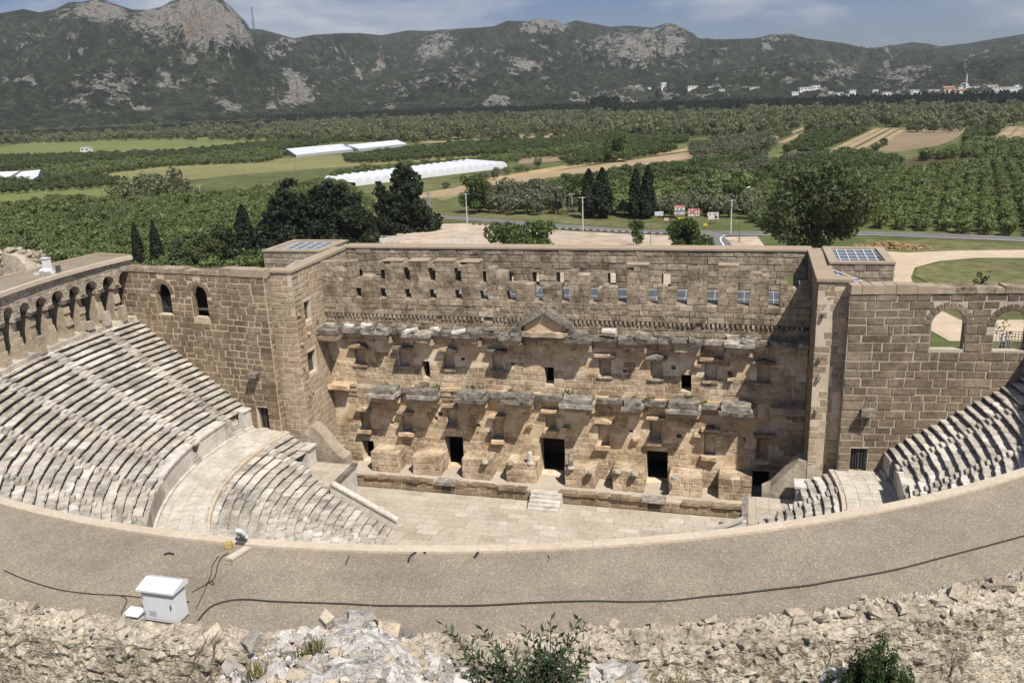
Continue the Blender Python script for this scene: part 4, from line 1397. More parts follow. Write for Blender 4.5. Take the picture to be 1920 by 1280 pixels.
# ---- gallery arcade round the top, its roof and parapet
gal = empty('gallery_arcade', (-43, 0, 17.9), 'arched gallery of stone piers above the left seat rows', 'arcade')
BAY = 2.9
mb = MB()
arc_slab(mb, 42.7, 47.1, RAD(170.6), RAD(369.5), 17.3, 17.75, 80)
mb.build('gallery_floor', M['seat'], gal)
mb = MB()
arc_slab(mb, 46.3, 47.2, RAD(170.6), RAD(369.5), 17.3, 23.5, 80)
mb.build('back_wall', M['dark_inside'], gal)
def polar(th):
    c, s = math.cos(RAD(th)), math.sin(RAD(th))
    return np.array([c, s, 0]), np.array([-s, c, 0])
for k in range(17):
    th = 171.7+BAY*k
    rv, tv = polar(th)
    half = 43.1*RAD(BAY)/2
    mkb = lambda u, v, tt: tuple(rv*tt+tv*u+np.array([0, 0, v]))
    a = MB()
    rr = .80+rnd.uniform(-.08, .1)
    core(a, mkb, -half, half, 21.3, 23.55, 42.78, 43.7, [(-rr, rr, 21.3, 22.45+rnd.uniform(-.06, .1), True)])
    a.build('arch', M['rubble'], gal)
    # wall stones around the arch
    rb = []
    hole = (-rr, rr, 21.3, 22.6, True)
    st = lay(rv*42.78, tv, Z_, -rv, -half, half, 21.35, 23.5, .3, (.3, .8), [hole], None, .05, .06)
    if k < 12: finish(st, M['rubble'], gal, 22)
    # pier between this bay and the next
    tp = th+BAY/2
    rv2, tv2 = polar(tp)
    p = MB()
    w = .44+rnd.uniform(-.04, .05)
    f0, f1 = 42.95+rnd.uniform(-.1, .2), 43.25+rnd.uniform(-.1, .3)
    rows_ = 6
    zs = [17.75+(21.25-17.75)*q/rows_ for q in range(rows_+1)]
    for q in range(rows_):
        ra = f0+(f1-f0)*q/rows_+rnd.uniform(-.2, .22)
        ra2 = ra+rnd.uniform(-.05, .16)
        w0 = w*(1-.04*q)
        w1 = w*(1-.04*(q+1))
        P = lambda r, t, z: tuple(rv2*r+tv2*t+np.array([0, 0, z]))
        p.hexa([P(ra, -w0, zs[q]), P(44.9, -w0, zs[q]), P(44.9, w0, zs[q]), P(ra, w0, zs[q]), P(ra2, -w1, zs[q+1]), P(44.9, -w1, zs[q+1]), P(44.9, w1, zs[q+1]), P(ra2, w1, zs[q+1])])
    p.build('pier', M['pier_plaster'], gal)
    im = MB()
    for q in range(2):
        im.obox(rv2*(43.85)+np.array([0, 0, 21.13+.17*q]), rv2*(.95-.06*q), tv2*(.5-.04*q), np.array([0, 0, .08]))
    im.build('impost', M['grey_marble'] if k in (3, 5, 6) else M['pier_plaster'], gal)
    if rnd.random() > .75:
        q = MB()
        q.obox(rv2*(42.75)+np.array([0, 0, 18.3+rnd.uniform(-.1, .4)]), rv2*.25, tv2*rnd.uniform(.3, .42), np.array([0, 0, rnd.uniform(.35, .8)]))
        q.build('pier_footing', M['rubble'], gal)
mb = MB()
arc_slab(mb, 42.8, 43.7, RAD(171.7+BAY*16.5), RAD(369.5), 17.75, 23.55, 60)
mb.build('inner_wall', M['rubble'], gal)

roof = empty('gallery_roof', (0, -44.8, 23.5), 'broad curved gravel-topped roof of the gallery sweeping across the foreground', 'roof')
mb = MB()
A0, A1 = RAD(170.4), RAD(369.6)
NR = 220
rs = [42.62, 43.6, 44.8, 46.0, 47.5]
V, Fq = [], []
for i in range(NR+1):
    t = A0+(A1-A0)*i/NR
    for j, r in enumerate(rs):
        V.append((r*math.cos(t), r*math.sin(t), HR-.02+.02*noise.noise(Vector((r*.4, t*9, 0)))))
for i in range(NR):
    for j in range(len(rs)-1):
        a = i*len(rs)+j
        Fq.append((a, a+1, a+len(rs)+1, a+len(rs)))
arr_obj('gravel_surface', V, Fq, [M['gravel']], roof)
mb = MB(); arc_slab(mb, 42.6, 47.5, A0, A1, 23.56, HR-.06, NR); mb.build('roof_slab', M['rubble'], roof)
a = A0
while a < A1-.002:
    b = min(A1, a+rnd.uniform(2.6, 3.4)/42.7)
    q = MB()
    m_ = (a+b)/2
    arc_slab(q, 42.44, 42.84, a+.00008, m_, HR-.3, HR+.06)
    arc_slab(q, 42.44, 42.84, m_, b-.00008, HR-.3, HR+.06)
    q.build('edge_coping', M['roof_edge'], roof)
    a = b
for tt in (A0,):
    rv, tv = polar(math.degrees(tt))
    q = MB(); q.obox(rv*45.1+tv*.1+np.array([0, 0, HR]), rv*2.4, tv*.22, np.array([0, 0, .14])); q.build('end_coping', M['coping'], roof)
mb = MB(); arc_slab(mb, 47.1, 47.55, A0, RAD(196), HR-.3, HR+.12, 30); mb.build('outer_coping', M['coping'], roof)

# ------------------------------------------------------------------ landscape
GZ = -0.25
rl = random.Random(5)
rn = np.random.default_rng(8)
def ground_mat():
    t = NT('plain_grass')
    a = t.noise(0.012, 5, 0.6)
    b = t.noise(0.12, 6, 0.65)
    c = t.ramp(a, [(0.30, (0.09, 0.11, 0.038)), (0.48, (0.13, 0.148, 0.055)), (0.62, (0.175, 0.175, 0.075)), (0.75, (0.25, 0.215, 0.115))])
    c = t.mix(0.8, c, t.mix(1.0, c, t.ramp(b, [(0.3, 0.55), (0.7, 1.35)]), 'MULTIPLY'))
    return t.done(t.bsdf(c, 0.95, t.bump(b, 0.6, 0.4), 0.1))
def soil_mat(name, c0, c1, rows=None, scale=0.25):
    t = NT(name)
    b = t.noise(scale, 6, 0.65)
    s = t.noise(scale*.12, 4, 0.6)
    c = t.ramp(b, [(0.3, c0), (0.7, c1)])
    c = t.mix(0.7, c, t.mix(1.0, c, t.ramp(s, [(0.3, 0.75), (0.7, 1.2)]), 'MULTIPLY'))
    return t.done(t.bsdf(c, 0.95, t.bump(b, 0.5, 0.1), 0.1))
M['ground'] = ground_mat()
M['soil'] = soil_mat('ploughed_soil', (0.36, 0.265, 0.165), (0.46, 0.345, 0.22))
M['soil_brown'] = soil_mat('fallow_soil', (0.25, 0.19, 0.12), (0.34, 0.26, 0.165))
M['soil_ochre'] = soil_mat('dry_soil', (0.42, 0.31, 0.15), (0.50, 0.38, 0.20))
M['vine'] = soil_mat('bare_vines', (0.085, 0.065, 0.040), (0.14, 0.105, 0.06))
M['meadow'] = soil_mat('meadow', (0.155, 0.185, 0.060), (0.225, 0.245, 0.09), scale=.12)
M['meadow_dry'] = soil_mat('dry_meadow', (0.20, 0.205, 0.08), (0.30, 0.275, 0.13), scale=.12)
M['lawn'] = soil_mat('lawn', (0.10, 0.115, 0.040), (0.24, 0.225, 0.11), scale=.35)
M['lot'] = soil_mat('dirt_lot', (0.40, 0.31, 0.215), (0.68, 0.58, 0.46), scale=.16)
M['sand'] = soil_mat('sand_path', (0.56, 0.44, 0.30), (0.66, 0.54, 0.39), scale=.6)
M['asphalt'] = soil_mat('asphalt', (0.17, 0.165, 0.16), (0.235, 0.225, 0.215), scale=.8)
M['paint'] = flat_mat('road_paint', (0.75, 0.74, 0.70), 0.8, 0.1, 2)
M['poly'] = flat_mat('polythene', (0.78, 0.80, 0.82), 0.45, 0.05, .3)
M['hay'] = soil_mat('hay', (0.26, 0.17, 0.08), (0.40, 0.28, 0.14), scale=3.0)
# one ground sheet out past the hills
V, Fq = [], []
NA, radii = 96, [0, 120, 300, 700, 1500, 3000, 6000, 8400]
for i, r in enumerate(radii):
    for k in range(NA):
        a = 2*math.pi*k/NA
        V.append((r*math.cos(a), r*math.sin(a), GZ-0.02))
for i in range(len(radii)-1):
    for k in range(NA):
        k2 = (k+1) % NA
        Fq.append((i*NA+k, i*NA+k2, (i+1)*NA+k2, (i+1)*NA+k)[::-1])
arr_obj('ground', V, Fq, [M['ground']], None, (0, 0, GZ), kind='structure')

_fz = [0]
def px_poly(pts, z=None):
    return [gz(x, y, GZ)[:2] for x, y in pts]
def sheet(name, pts, mat, lift, world=False):
    P = pts if world else px_poly(pts)
    mb = MB()
    zz = GZ+lift
    mb.poly([(a, b, zz) for a, b in P], [tuple(range(len(P)))])
    o = mb.build(name, mat, None, None, kind='structure')
    me = o.data
    if me.polygons[0].normal.z < 0: me.flip_normals()
    return o
def strip(name, pts, width, mat, lift, world=False):
    P = [np.array(p[:2]) for p in (pts if world else px_poly(pts))]
    # smooth resample
    Q = []
    for i in range(len(P)-1):
        p0, p1, p2, p3 = P[max(i-1, 0)], P[i], P[i+1], P[min(i+2, len(P)-1)]
        for k in range(6):
            s = k/6
            Q.append(.5*((2*p1)+(-p0+p2)*s+(2*p0-5*p1+4*p2-p3)*s*s+(-p0+3*p1-3*p2+p3)*s**3))
    Q.append(P[-1])
    V, Fq = [], []
    for i, q in enumerate(Q):
        d = Q[min(i+1, len(Q)-1)]-Q[max(i-1, 0)]
        d = d/np.linalg.norm(d)
        nrm = np.array([-d[1], d[0]])*width/2
        V += [(*(q+nrm), GZ+lift), (*(q-nrm), GZ+lift)]
    for i in range(len(Q)-1): Fq.append((2*i, 2*i+1, 2*i+3, 2*i+2))
    return arr_obj(name, V, Fq, [mat], None, kind='structure'), Q

# fields
L1, L2, L3 = .03, .06, .10
sheet('field', [(0, 277), (80, 263), (330, 256), (470, 260), (330, 270), (200, 284), (0, 291)], M['meadow'], L1)
sheet('field', [(181, 281), (336, 269), (504, 259), (560, 262), (430, 274), (336, 280), (218, 290)], M['meadow'], L2)
sheet('field', [(171, 324), (302, 306), (524, 298), (640, 290), (860, 288), (1000, 282), (870, 300), (640, 313), (437, 329), (269, 347), (178, 334)], M['meadow_dry'], L1)
sheet('field', [(0, 300), (180, 290), (160, 300), (60, 309), (0, 315)], M['soil_brown'], L1)
sheet('field', [(0, 358), (235, 338), (300, 350), (250, 372), (60, 380), (0, 388)], M['meadow'], L1)
sheet('ploughed_field', [(781, 266), (942, 259), (1077, 247), (1137, 248), (1137, 251), (942, 266), (791, 268)], M['soil'], L1)
sheet('ploughed_field', [(1006, 292), (1120, 275), (1126, 279), (1020, 294)], M['soil_ochre'], L2)
sheet('fallow_field', [(969, 296), (1033, 290), (1058, 302), (973, 308)], M['soil_brown'], L2)
sheet('dirt_track', [(800, 366), (936, 330), (1110, 302), (1290, 278), (1290, 283), (1110, 308), (940, 338), (810, 372)], M['soil_ochre'], L2)
sheet('ploughed_field', [(690, 379), (791, 362), (875, 349), (976, 330), (1077, 316), (1280, 287), (1381, 279), (1386, 283), (1280, 300), (1144, 319), (1026, 334), (976, 350), (929, 361), (791, 372), (690, 391)], M['soil'], L3)
sheet('ploughed_field', [(1632, 281), (1697, 241), (1814, 240), (1794, 259), (1760, 273), (1680, 285)], M['soil_brown'], L1)
sheet('ploughed_field', [(1850, 262), (1885, 237), (1960, 236), (1960, 262)], M['soil_brown'], L1)
sheet('vine_field', [(1680, 310), (1720, 293), (1831, 281), (1850, 290), (1790, 303), (1710, 314)], M['vine'], L1)
sheet('green_strip', [(1293, 318), (1414, 296), (1515, 282), (1515, 287), (1381, 313), (1314, 323)], M['meadow'], L2)
TRACKS = []
for a, b in (((1565, 281), (1648, 241)), ((1586, 279), (1663, 241)), ((1612, 279), (1680, 241)), ((1628, 283), (1694, 242)), ((1465, 268), (1530, 239)), ((1445, 262), (1515, 238)), ((1870, 265), (1900, 238)), ((1895, 265), (1920, 240))):
    strip('dirt_track', [a, ((a[0]+b[0])/2, (a[1]+b[1])/2), b], 5.0, M['soil'], L2)
    TRACKS.append((gz(*a, GZ)[:2], gz(*b, GZ)[:2]))
for q_, m_ in (([(0, 322), (60, 331), (0, 336)], 'meadow'), ([(0, 371), (120, 352), (240, 340), (245, 345), (130, 358), (0, 379)], 'meadow'), ([(545, 262), (700, 257), (860, 257), (800, 262), (640, 264)], 'meadow'), ([(780, 257), (960, 252), (1130, 246), (1130, 249), (960, 257), (790, 261)], 'meadow_dry'), ([(860, 292), (980, 280), (1010, 281), (960, 288), (870, 297)], 'meadow'), ([(810, 370), (940, 342), (1090, 312), (1100, 316), (950, 346), (830, 376)], 'meadow_dry'), ([(1390, 300), (1450, 290), (1520, 283), (1530, 286), (1450, 298), (1400, 308)], 'meadow')):
    sheet('field', q_, M[m_], .045)
sheet('field', [(1285, 276), (1380, 263), (1385, 266), (1290, 285)], M['soil_brown'], L1)

# ---- dirt lot, roads and path behind the theatre
sheet('dirt_lot', [(640, 470), (745, 438), (800, 421), (870, 419), (960, 425), (1080, 434), (1200, 440), (1262, 442), (1270, 480), (1260, 540), (640, 540)], M['lot'], L1)
sheet('dirt_verge', [(1345, 445), (1420, 443), (1440, 470), (1440, 520), (1365, 520)], M['lot'], L1)
road, RQ = strip('road', [(700, 399), (808, 406), (909, 413), (1010, 421), (1093, 428), (1200, 434), (1330, 437), (1480, 438), (1625, 438), (1770, 443), (1920, 449), (2100, 456)], 7.4, M['asphalt'], .09)
strip('road', [(1318, 437), (1335, 448), (1346, 462), (1352, 490), (1352, 540)], 7.0, M['asphalt'], .12)
strip('road_marking', [(1362, 441), (1352, 446), (1352, 453), (1358, 463), (1364, 490)], .45, M['paint'], .15)
strip('road_marking', [(1340, 441.5), (1480, 441.8), (1625, 441.5), (1920, 452.5)], .3, M['paint'], .15)
sheet('sand_path', [(1640, 470), (1700, 474), (1790, 470), (1925, 469), (2000, 469), (2000, 484), (1925, 484), (1830, 484), (1760, 490), (1715, 502), (1708, 520), (1720, 560), (1800, 600), (1960, 600), (1960, 640), (1780, 640), (1640, 560)], M['sand'], L2)
sheet('lawn', [(1715, 518), (1720, 503), (1770, 492), (1850, 486), (1960, 485), (1960, 560), (1800, 560)], M['lawn'], .11)
sheet('lawn', [(1620, 449), (1790, 452), (1960, 461), (1960, 470), (1790, 469), (1700, 473), (1630, 466)], M['lawn'], L1)
sheet('grass_verge', [(820, 401), (900, 392), (1010, 400), (1100, 412), (1240, 420), (1240, 430), (1100, 422), (1000, 414), (830, 403)], M['lawn'], L1)
# black and white kerb stones along the lot
ks = empty('kerb', (-30, 175, GZ), 'row of dark and pale kerb stones along the road edge of the dirt lot', 'kerb')
M['kerb_black'] = flat_mat('kerb_black', (.05, .05, .05), .8)
M['kerb_white'] = flat_mat('kerb_white', (.6, .58, .54), .8)
P0, P1 = gz(880, 421, GZ), gz(1265, 440, GZ)
for k in range(60):
    c = P0+(P1-P0)*(k+.5)/60
    d = (P1-P0)/60*.48
    nn = np.array([-d[1], d[0], 0])/np.linalg.norm(d)*.18
    MB().obox((c[0], c[1], GZ+.16), d, nn, (0, 0, .14)).build('kerb_stone', M['kerb_black'] if k % 2 else M['kerb_white'], ks)

# ------------------------------------------------------------------ hills
def az_el(px, py):
    d = ray(px, py)
    return math.atan2(d[0], d[1]), d[2]/math.hypot(d[0], d[1])
def layer(sky_px, rc, rf, back, pw):
    A = sorted(az_el(x, y) for x, y in sky_px)
    return dict(a=np.array([q[0] for q in A]), e=np.array([q[1] for q in A]), rc=rc, rf=rf, back=back, pw=pw)
LAY = [
 layer([(-500, 90), (-200, 70), (200, 60), (464, 54), (490, 55), (524, 64), (551, 72), (588, 65), (640, 62), (674, 62), (717, 66), (764, 57), (808, 58), (855, 54), (925, 50), (952, 39), (989, 40), (1010, 35), (1043, 40), (1053, 47), (1080, 38), (1110, 44), (1144, 50), (1178, 48), (1225, 52), (1245, 45), (1262, 44), (1280, 54), (1300, 64), (1310, 72), (1347, 74), (1414, 72), (1448, 65), (1482, 64), (1515, 72), (1582, 81), (1626, 91), (1670, 86), (1710, 79), (1740, 82), (1764, 87), (1817, 81), (1868, 72), (1920, 64), (2100, 50), (2500, 60)], 4600, 2300, 2500, 1.0),
 layer([(-600, 60), (-200, 30), (0, 25), (44, 17), (74, 23), (101, 17), (128, 5), (161, 3), (188, -4), (215, 8), (249, 18), (279, 18), (302, 12), (326, 0), (345, -12), (380, -16), (405, -8), (420, 3), (437, 17), (460, 40), (472, 58), (480, 81), (520, 105), (600, 135), (700, 165), (800, 200), (900, 215)], 3300, 2050, 1600, .9),
 layer([(950, 190), (1000, 150), (1050, 112), (1100, 78), (1150, 60), (1180, 52), (1230, 60), (1262, 72), (1290, 95), (1330, 115), (1400, 140), (1470, 160)], 3700, 2300, 1500, .9),
 layer([(1200, 170), (1300, 140), (1400, 122), (1480, 112), (1550, 120), (1620, 138), (1700, 128), (1800, 118), (1900, 106), (2100, 90), (2500, 80)], 2900, 1900, 1400, .95),
 layer([(300, 200), (420, 175), (520, 150), (560, 140), (620, 150), (700, 158), (760, 140), (830, 120), (900, 128), (960, 118), (1000, 128), (1060, 150), (1150, 172)], 2900, 2050, 1200, .9),
]
def hill_h(az, r, x, y):
    best = np.full(az.shape, -30.0)
    nz1 = np.zeros(az.shape)
    for k in range(az.size):
        q = Vector((x.flat[k]*.0016, y.flat[k]*.0016, 2.3))
        nz1.flat[k] = noise.fractal(q, 0.9, 2.1, 6)
    nz2 = np.zeros(az.shape)
    for k in range(az.size):
        q = Vector((x.flat[k]*.008, y.flat[k]*.008, 7.3))
        nz2.flat[k] = 1-abs(noise.fractal(q, 0.8, 2.2, 4))*1.6
    for i, L in enumerate(LAY):
        e = np.interp(az, L['a'], L['e'], left=L['e'][0], right=L['e'][-1])
        if i in (2, 4):    # closed ridges that end inside the picture
            m = np.clip((az-L['a'][0])/.04, 0, 1)*np.clip((L['a'][-1]-az)/.04, 0, 1)
        elif i == 1: m = np.clip((L['a'][-1]-az)/.03, 0, 1)
        elif i == 3: m = np.clip((az-L['a'][0])/.03, 0, 1)
        else: m = np.ones(az.shape)
        hc = (CAM[2]+e*L['rc']+30)*m-30
        t = (r-L['rf'])/(L['rc']-L['rf'])
        g = np.where(t <= 1, np.sign(t)*np.abs(t)**L['pw'], 1-.9*np.clip((r-L['rc'])/L['back'], 0, 3)**1.3)
        w = np.clip(np.minimum(t*2.2, (1.25-t)*3), 0, 1)
        w = w*(1-np.exp(-((t-1)/.16)**2))
        h = hc*g+w*(nz1*.46*np.maximum(hc, 30)+nz2*34-18)
        cap = CAM[2]+e*r
        h = np.where(t < 1.0, np.minimum(h, np.where(m > .9, cap-(1-np.clip(t, 0, 1))*18+nz2*2.0, 1e9)), h)
        best = np.maximum(best, h)
    return best
NAZ, NRR = 560, 150
azs = np.linspace(YAW-RAD(42), YAW+RAD(42), NAZ)
rrs = 1650*(7800/1650)**(np.linspace(0, 1, NRR)**1.15)
AZ, RG = np.meshgrid(azs, rrs, indexing='ij')
HX = CAM[0]+RG*np.sin(AZ)
HY = CAM[1]+RG*np.cos(AZ)
HZ = hill_h(AZ, RG, HX, HY)
HZ = np.where(RG < 1700, -30, HZ)
HV = np.stack([HX, HY, HZ], -1).reshape(-1, 3)
ii, jj = np.meshgrid(np.arange(NAZ-1), np.arange(NRR-1), indexing='ij')
a = (ii*NRR+jj).ravel()
HF = np.stack([a, a+NRR, a+NRR+1, a+1], 1)[:, ::-1]
def surf_z(px, py):
    """first point of the hills met along a pixel's ray"""
    d = ray(px, py)
    az = math.atan2(d[0], d[1])
    i = int(round((az-azs[0])/(azs[1]-azs[0])))
    i = min(max(i, 0), NAZ-1)
    e = d[2]/math.hypot(d[0], d[1])
    for j in range(NRR-1):
        if CAM[2]+e*rrs[j] < HZ[i, j] and rrs[j] > 1700:
            r = rrs[j]
            return np.array([CAM[0]+r*math.sin(az), CAM[1]+r*math.cos(az), CAM[2]+e*r])
    return None
# where bare rock shows (traced patches), stored per vertex
PX, PY, PZ = proj(HV)
rock = np.zeros(len(HV))
front = RG.ravel()
wx = np.zeros(len(HV)); wy = np.zeros(len(HV))
for k in range(len(HV)):
    q = Vector(HV[k])*.0035
    wx[k] = noise.fractal(q, .8, 2.1, 4)*42
    wy[k] = noise.fractal(q+Vector((31, 7, 3)), .8, 2.1, 4)*24
PX = PX+wx; PY = PY+wy
rq = random.Random(77)
for cx, cy, rx, ry, s, rmin, rmax in [(395, 40, 80, 55, 1.4, 2000, 3500), (300, 40, 80, 38, 1.0, 2000, 3500), (170, 25, 80, 25, 1.05, 2000, 3500), (450, 70, 40, 30, .9, 2000, 3500), (200, 165, 75, 40, .62, 1700, 3300), (60, 70, 50, 25, .5, 1700, 3400), (420, 200, 55, 20, .8, 1700, 3300), (550, 168, 38, 32, 1.2, 1700, 3300), (830, 82, 50, 26, .85, 1700, 5000), (720, 115, 30, 20, .75, 1700, 5000), (980, 125, 26, 22, 1.2, 1700, 5000), (1020, 42, 32, 12, 1.1, 3500, 5200), (1180, 90, 105, 40, .85, 1700, 4000), (1240, 80, 45, 30, 1.0, 1700, 4000), (1265, 60, 40, 22, 1.0, 1700, 5000), (1570, 135, 45, 18, .8, 1700, 4000), (1440, 148, 70, 14, .55, 1700, 4000), (1700, 145, 60, 20, .75, 1700, 4000), (1480, 70, 50, 10, .7, 3500, 5200), (740, 165, 70, 14, .6, 1700, 4000), (920, 190, 26, 9, .95, 1700, 4000), (1150, 185, 45, 12, .8, 1700, 3500), (850, 150, 60, 18, .5, 1700, 4000), (120, 200, 120, 30, .42, 1700, 3000), (330, 150, 60, 30, .4, 1700, 3300), (620, 110, 30, 15, .5, 1700, 5000)]+[(rq.uniform(0, 1920), rq.uniform(70, 205), rq.uniform(5, 22), rq.uniform(3, 9), rq.uniform(.5, 1.0), 1700, 5000) for _ in range(260)]:
    d = ((PX-cx)/rx)**2+((PY-cy)/ry)**2
    m = (front > rmin) & (front < rmax) & (PZ > 0)
    rock = np.maximum(rock, np.where(m, s*np.exp(-d*1.1), 0))
# crags: jag the rocky ground
jag = np.zeros(len(HV))
for k in np.nonzero(rock > .3)[0]:
    q = Vector(HV[k])*.013
    jag[k] = (abs(noise.noise(q))*2+abs(noise.noise(q*2.7))-.45)*(rock[k]-.2)*26
HV[:, 2] += np.where(front < 3350, jag, jag*.6)*np.where(np.abs(front-3300) < 90, .35, 1)
def hill_mat():
    t = NT('maquis_hills')
    p = t.pos()
    rk = t.attr('rock')
    n1 = t.noise(0.006, 6, 0.62, p)
    n2 = t.noise(0.035, 6, 0.7, p)
    n3 = t.noise(0.11, 5, 0.8, p)
    veg = t.ramp(n2, [(0.30, (0.019, 0.025, 0.014)), (0.48, (0.047, 0.058, 0.030)), (0.62, (0.088, 0.098, 0.050)), (0.78, (0.17, 0.162, 0.098))])  # maquis greens, darkened overall to stand in for cloud shade on the hills
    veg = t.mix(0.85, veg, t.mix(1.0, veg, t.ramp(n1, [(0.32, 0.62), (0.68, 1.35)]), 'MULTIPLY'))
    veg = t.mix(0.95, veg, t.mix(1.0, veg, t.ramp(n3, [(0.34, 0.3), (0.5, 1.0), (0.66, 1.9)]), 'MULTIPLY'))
    rc = t.ramp(n3, [(0.32, (0.12, 0.11, 0.095)), (0.5, (0.33, 0.31, 0.27)), (0.66, (0.50, 0.47, 0.41))])
    rc = t.mix(t.ramp(t.noise(0.013, 4, 0.6, p), [(0.6, 0.0), (0.72, 0.7)]), rc, (0.42, 0.27, 0.16))
    thr = t.math('ADD', t.math('MULTIPLY', n2, 1.0), t.math('MULTIPLY', n3, 0.7))
    n4 = t.noise(0.0045, 5, 0.65, p, 0.5)
    n5 = t.noise(0.018, 5, 0.75, p)
    rk2 = t.math('MULTIPLY', rk, t.math('ADD', t.math('MULTIPLY', n5, 1.7), 0.12))
    f = t.math('ADD', t.math('SUBTRACT', thr, 1.22), t.math('ADD', t.math('MULTIPLY', rk2, 0.52), t.math('MULTIPLY', n4, 0.22)))
    f = t.ramp(t.math('MULTIPLY', f, 8.0), [(0.0, 0.0), (1.0, 1.0)])
    c = t.mix(f, veg, rc)
    return t.done(t.bsdf(c, 0.95, t.bump(t.math('ADD', n2, n3), 1.0, 14.0), 0.1))
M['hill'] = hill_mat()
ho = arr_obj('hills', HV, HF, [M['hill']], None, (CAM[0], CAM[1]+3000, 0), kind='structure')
at_ = ho.data.attributes.new('rock', 'FLOAT', 'POINT')
at_.data.foreach_set('value', rock.astype(np.float32))

# ------------------------------------------------------------------ trees
def leaves(C, size, rg, out=None, aspect=1.0, lean=0.5):
    """one small face per centre; out = outward directions used to tilt faces partly outwards"""
    n = len(C)
    nr = rg.normal(size=(n, 3))
    if out is not None: nr = nr*(1-lean)+out*lean*1.6
    nr /= np.linalg.norm(nr, axis=1)[:, None]+1e-9
    a = np.cross(nr, rg.normal(size=(n, 3)))
    a /= np.linalg.norm(a, axis=1)[:, None]+1e-9
    b = np.cross(nr, a)
    s = (size*rg.uniform(.55, 1.25, n))[:, None]
    a = a*s; b = b*s*aspect
    V = np.stack([C-a-b*.5, C+a*.2-b, C+a+b*.3, C-a*.3+b], 1).reshape(-1, 3)
    return V, np.arange(4*n).reshape(n, 4)
def lobes_cloud(lobes, n, rg, inner=.55):
    w = np.array([l[1]**2 for l in lobes]); w = w/w.sum()
    k = rg.choice(len(lobes), n, p=w)
    d = rg.normal(size=(n, 3)); d /= np.linalg.norm(d, axis=1)[:, None]
    rad = np.array([l[1] for l in lobes])[k]
    fl = np.array([l[2] if len(l) > 2 else 1.0 for l in lobes])[k]
    r = rad*(inner+(1-inner)*rg.random(n)**.45)
    P = np.array([l[0] for l in lobes])[k]+d*r[:, None]*np.stack([np.ones(n), np.ones(n), fl], 1)
    return P, d
# unit trees for orchards: radius ~1, standing on z = 0
LM = {}
LM['citrus'] = leaf_mat('citrus_leaves', (0.110, 0.145, 0.052), (0.175, 0.218, 0.082), (0.270, 0.305, 0.130), .38, .03)
LM['citrus_dark'] = leaf_mat('dark_citrus_leaves', (0.070, 0.098, 0.038), (0.118, 0.155, 0.060), (0.190, 0.222, 0.095), .35, .03)
LM['olive'] = leaf_mat('olive_leaves', (0.11, 0.125, 0.075), (0.17, 0.185, 0.115), (0.25, 0.26, 0.175), .35, .03)
LM['scrub'] = leaf_mat('scrub_leaves', (0.14, 0.155, 0.08), (0.21, 0.225, 0.12), (0.30, 0.30, 0.18), .38, .006)
LM['conifer'] = leaf_mat('conifer_leaves', (0.016, 0.026, 0.013), (0.031, 0.044, 0.021), (0.060, 0.074, 0.036), .2, .1)
LM['broad'] = leaf_mat('broad_leaves', (0.060, 0.095, 0.026), (0.100, 0.150, 0.042), (0.165, 0.210, 0.075), .32, .15)
LM['poplar'] = leaf_mat('grey_green_leaves', (0.070, 0.090, 0.038), (0.110, 0.138, 0.058), (0.175, 0.195, 0.092), .32, .15)
M['bark'] = flat_mat('bark', (0.13, 0.105, 0.08), .9, .3, 2)
def unit_tree(kind, seed):
    rg = np.random.default_rng(seed)
    rr = random.Random(seed)
    if kind == 'conifer':
        n = 300
        z = rg.random(n)**.8
        R = (1-z)**.75*.30*(.7+.5*rg.random(n))+.02
        a = rg.random(n)*6.283
        C = np.stack([R*np.cos(a), R*np.sin(a), .05+z*.95], 1)
        o = np.stack([np.cos(a), np.sin(a), .3+0*a], 1)
        V, F_ = leaves(C, .085, rg, o, .8, .5)
        tw = .03
    else:
        lob = [((0, 0, .95), .75, .9)]
        for k in range(7 if kind != 'scrub' else 9):
            an = rr.uniform(0, 6.28)
            q = rr.uniform(.35, .75) if kind != 'scrub' else rr.uniform(.4, .95)
            lob.append(((q*math.cos(an), q*math.sin(an), rr.uniform(.6, 1.35) if kind != 'scrub' else rr.uniform(.5, 1.7)), rr.uniform(.32, .5), .9))
        n = 380
        C, d = lobes_cloud(lob, n, rg, .7)
        C[:, 2] = np.maximum(C[:, 2], .12)
        V, F_ = leaves(C, .15 if kind != 'olive' else .13, rg, d, .8, .55)
        tw = .08
    t = MB().tube([(0, 0, 0), (0, 0, .6)], [tw, tw*.7], 5)
    tv = np.array(t.v)
    tf = np.array([f for f in t.f if len(f) == 4])
    me = big_mesh('orchard_tree', np.vstack([V, tv]), np.vstack([F_, tf+len(V)]), [LM[kind], M['bark']], False, [0]*len(F_)+[1]*len(tf))
    return me
UT = {k: [unit_tree(k, 50+7*i+len(k)) for i in range(4)] for k in ('citrus', 'citrus_dark', 'olive', 'scrub', 'conifer')}
def inside(P, poly):
    x, y = P[:, 0], P[:, 1]
    c = np.zeros(len(P), bool)
    n = len(poly)
    for i in range(n):
        x0, y0 = poly[i]; x1, y1 = poly[(i+1) % n]
        m = ((y0 > y) != (y1 > y)) & (x < (x1-x0)*(y-y0)/(y1-y0+1e-12)+x0)
        c ^= m
    return c
PLANT = {k: [] for k in UT}
CLEAR = []
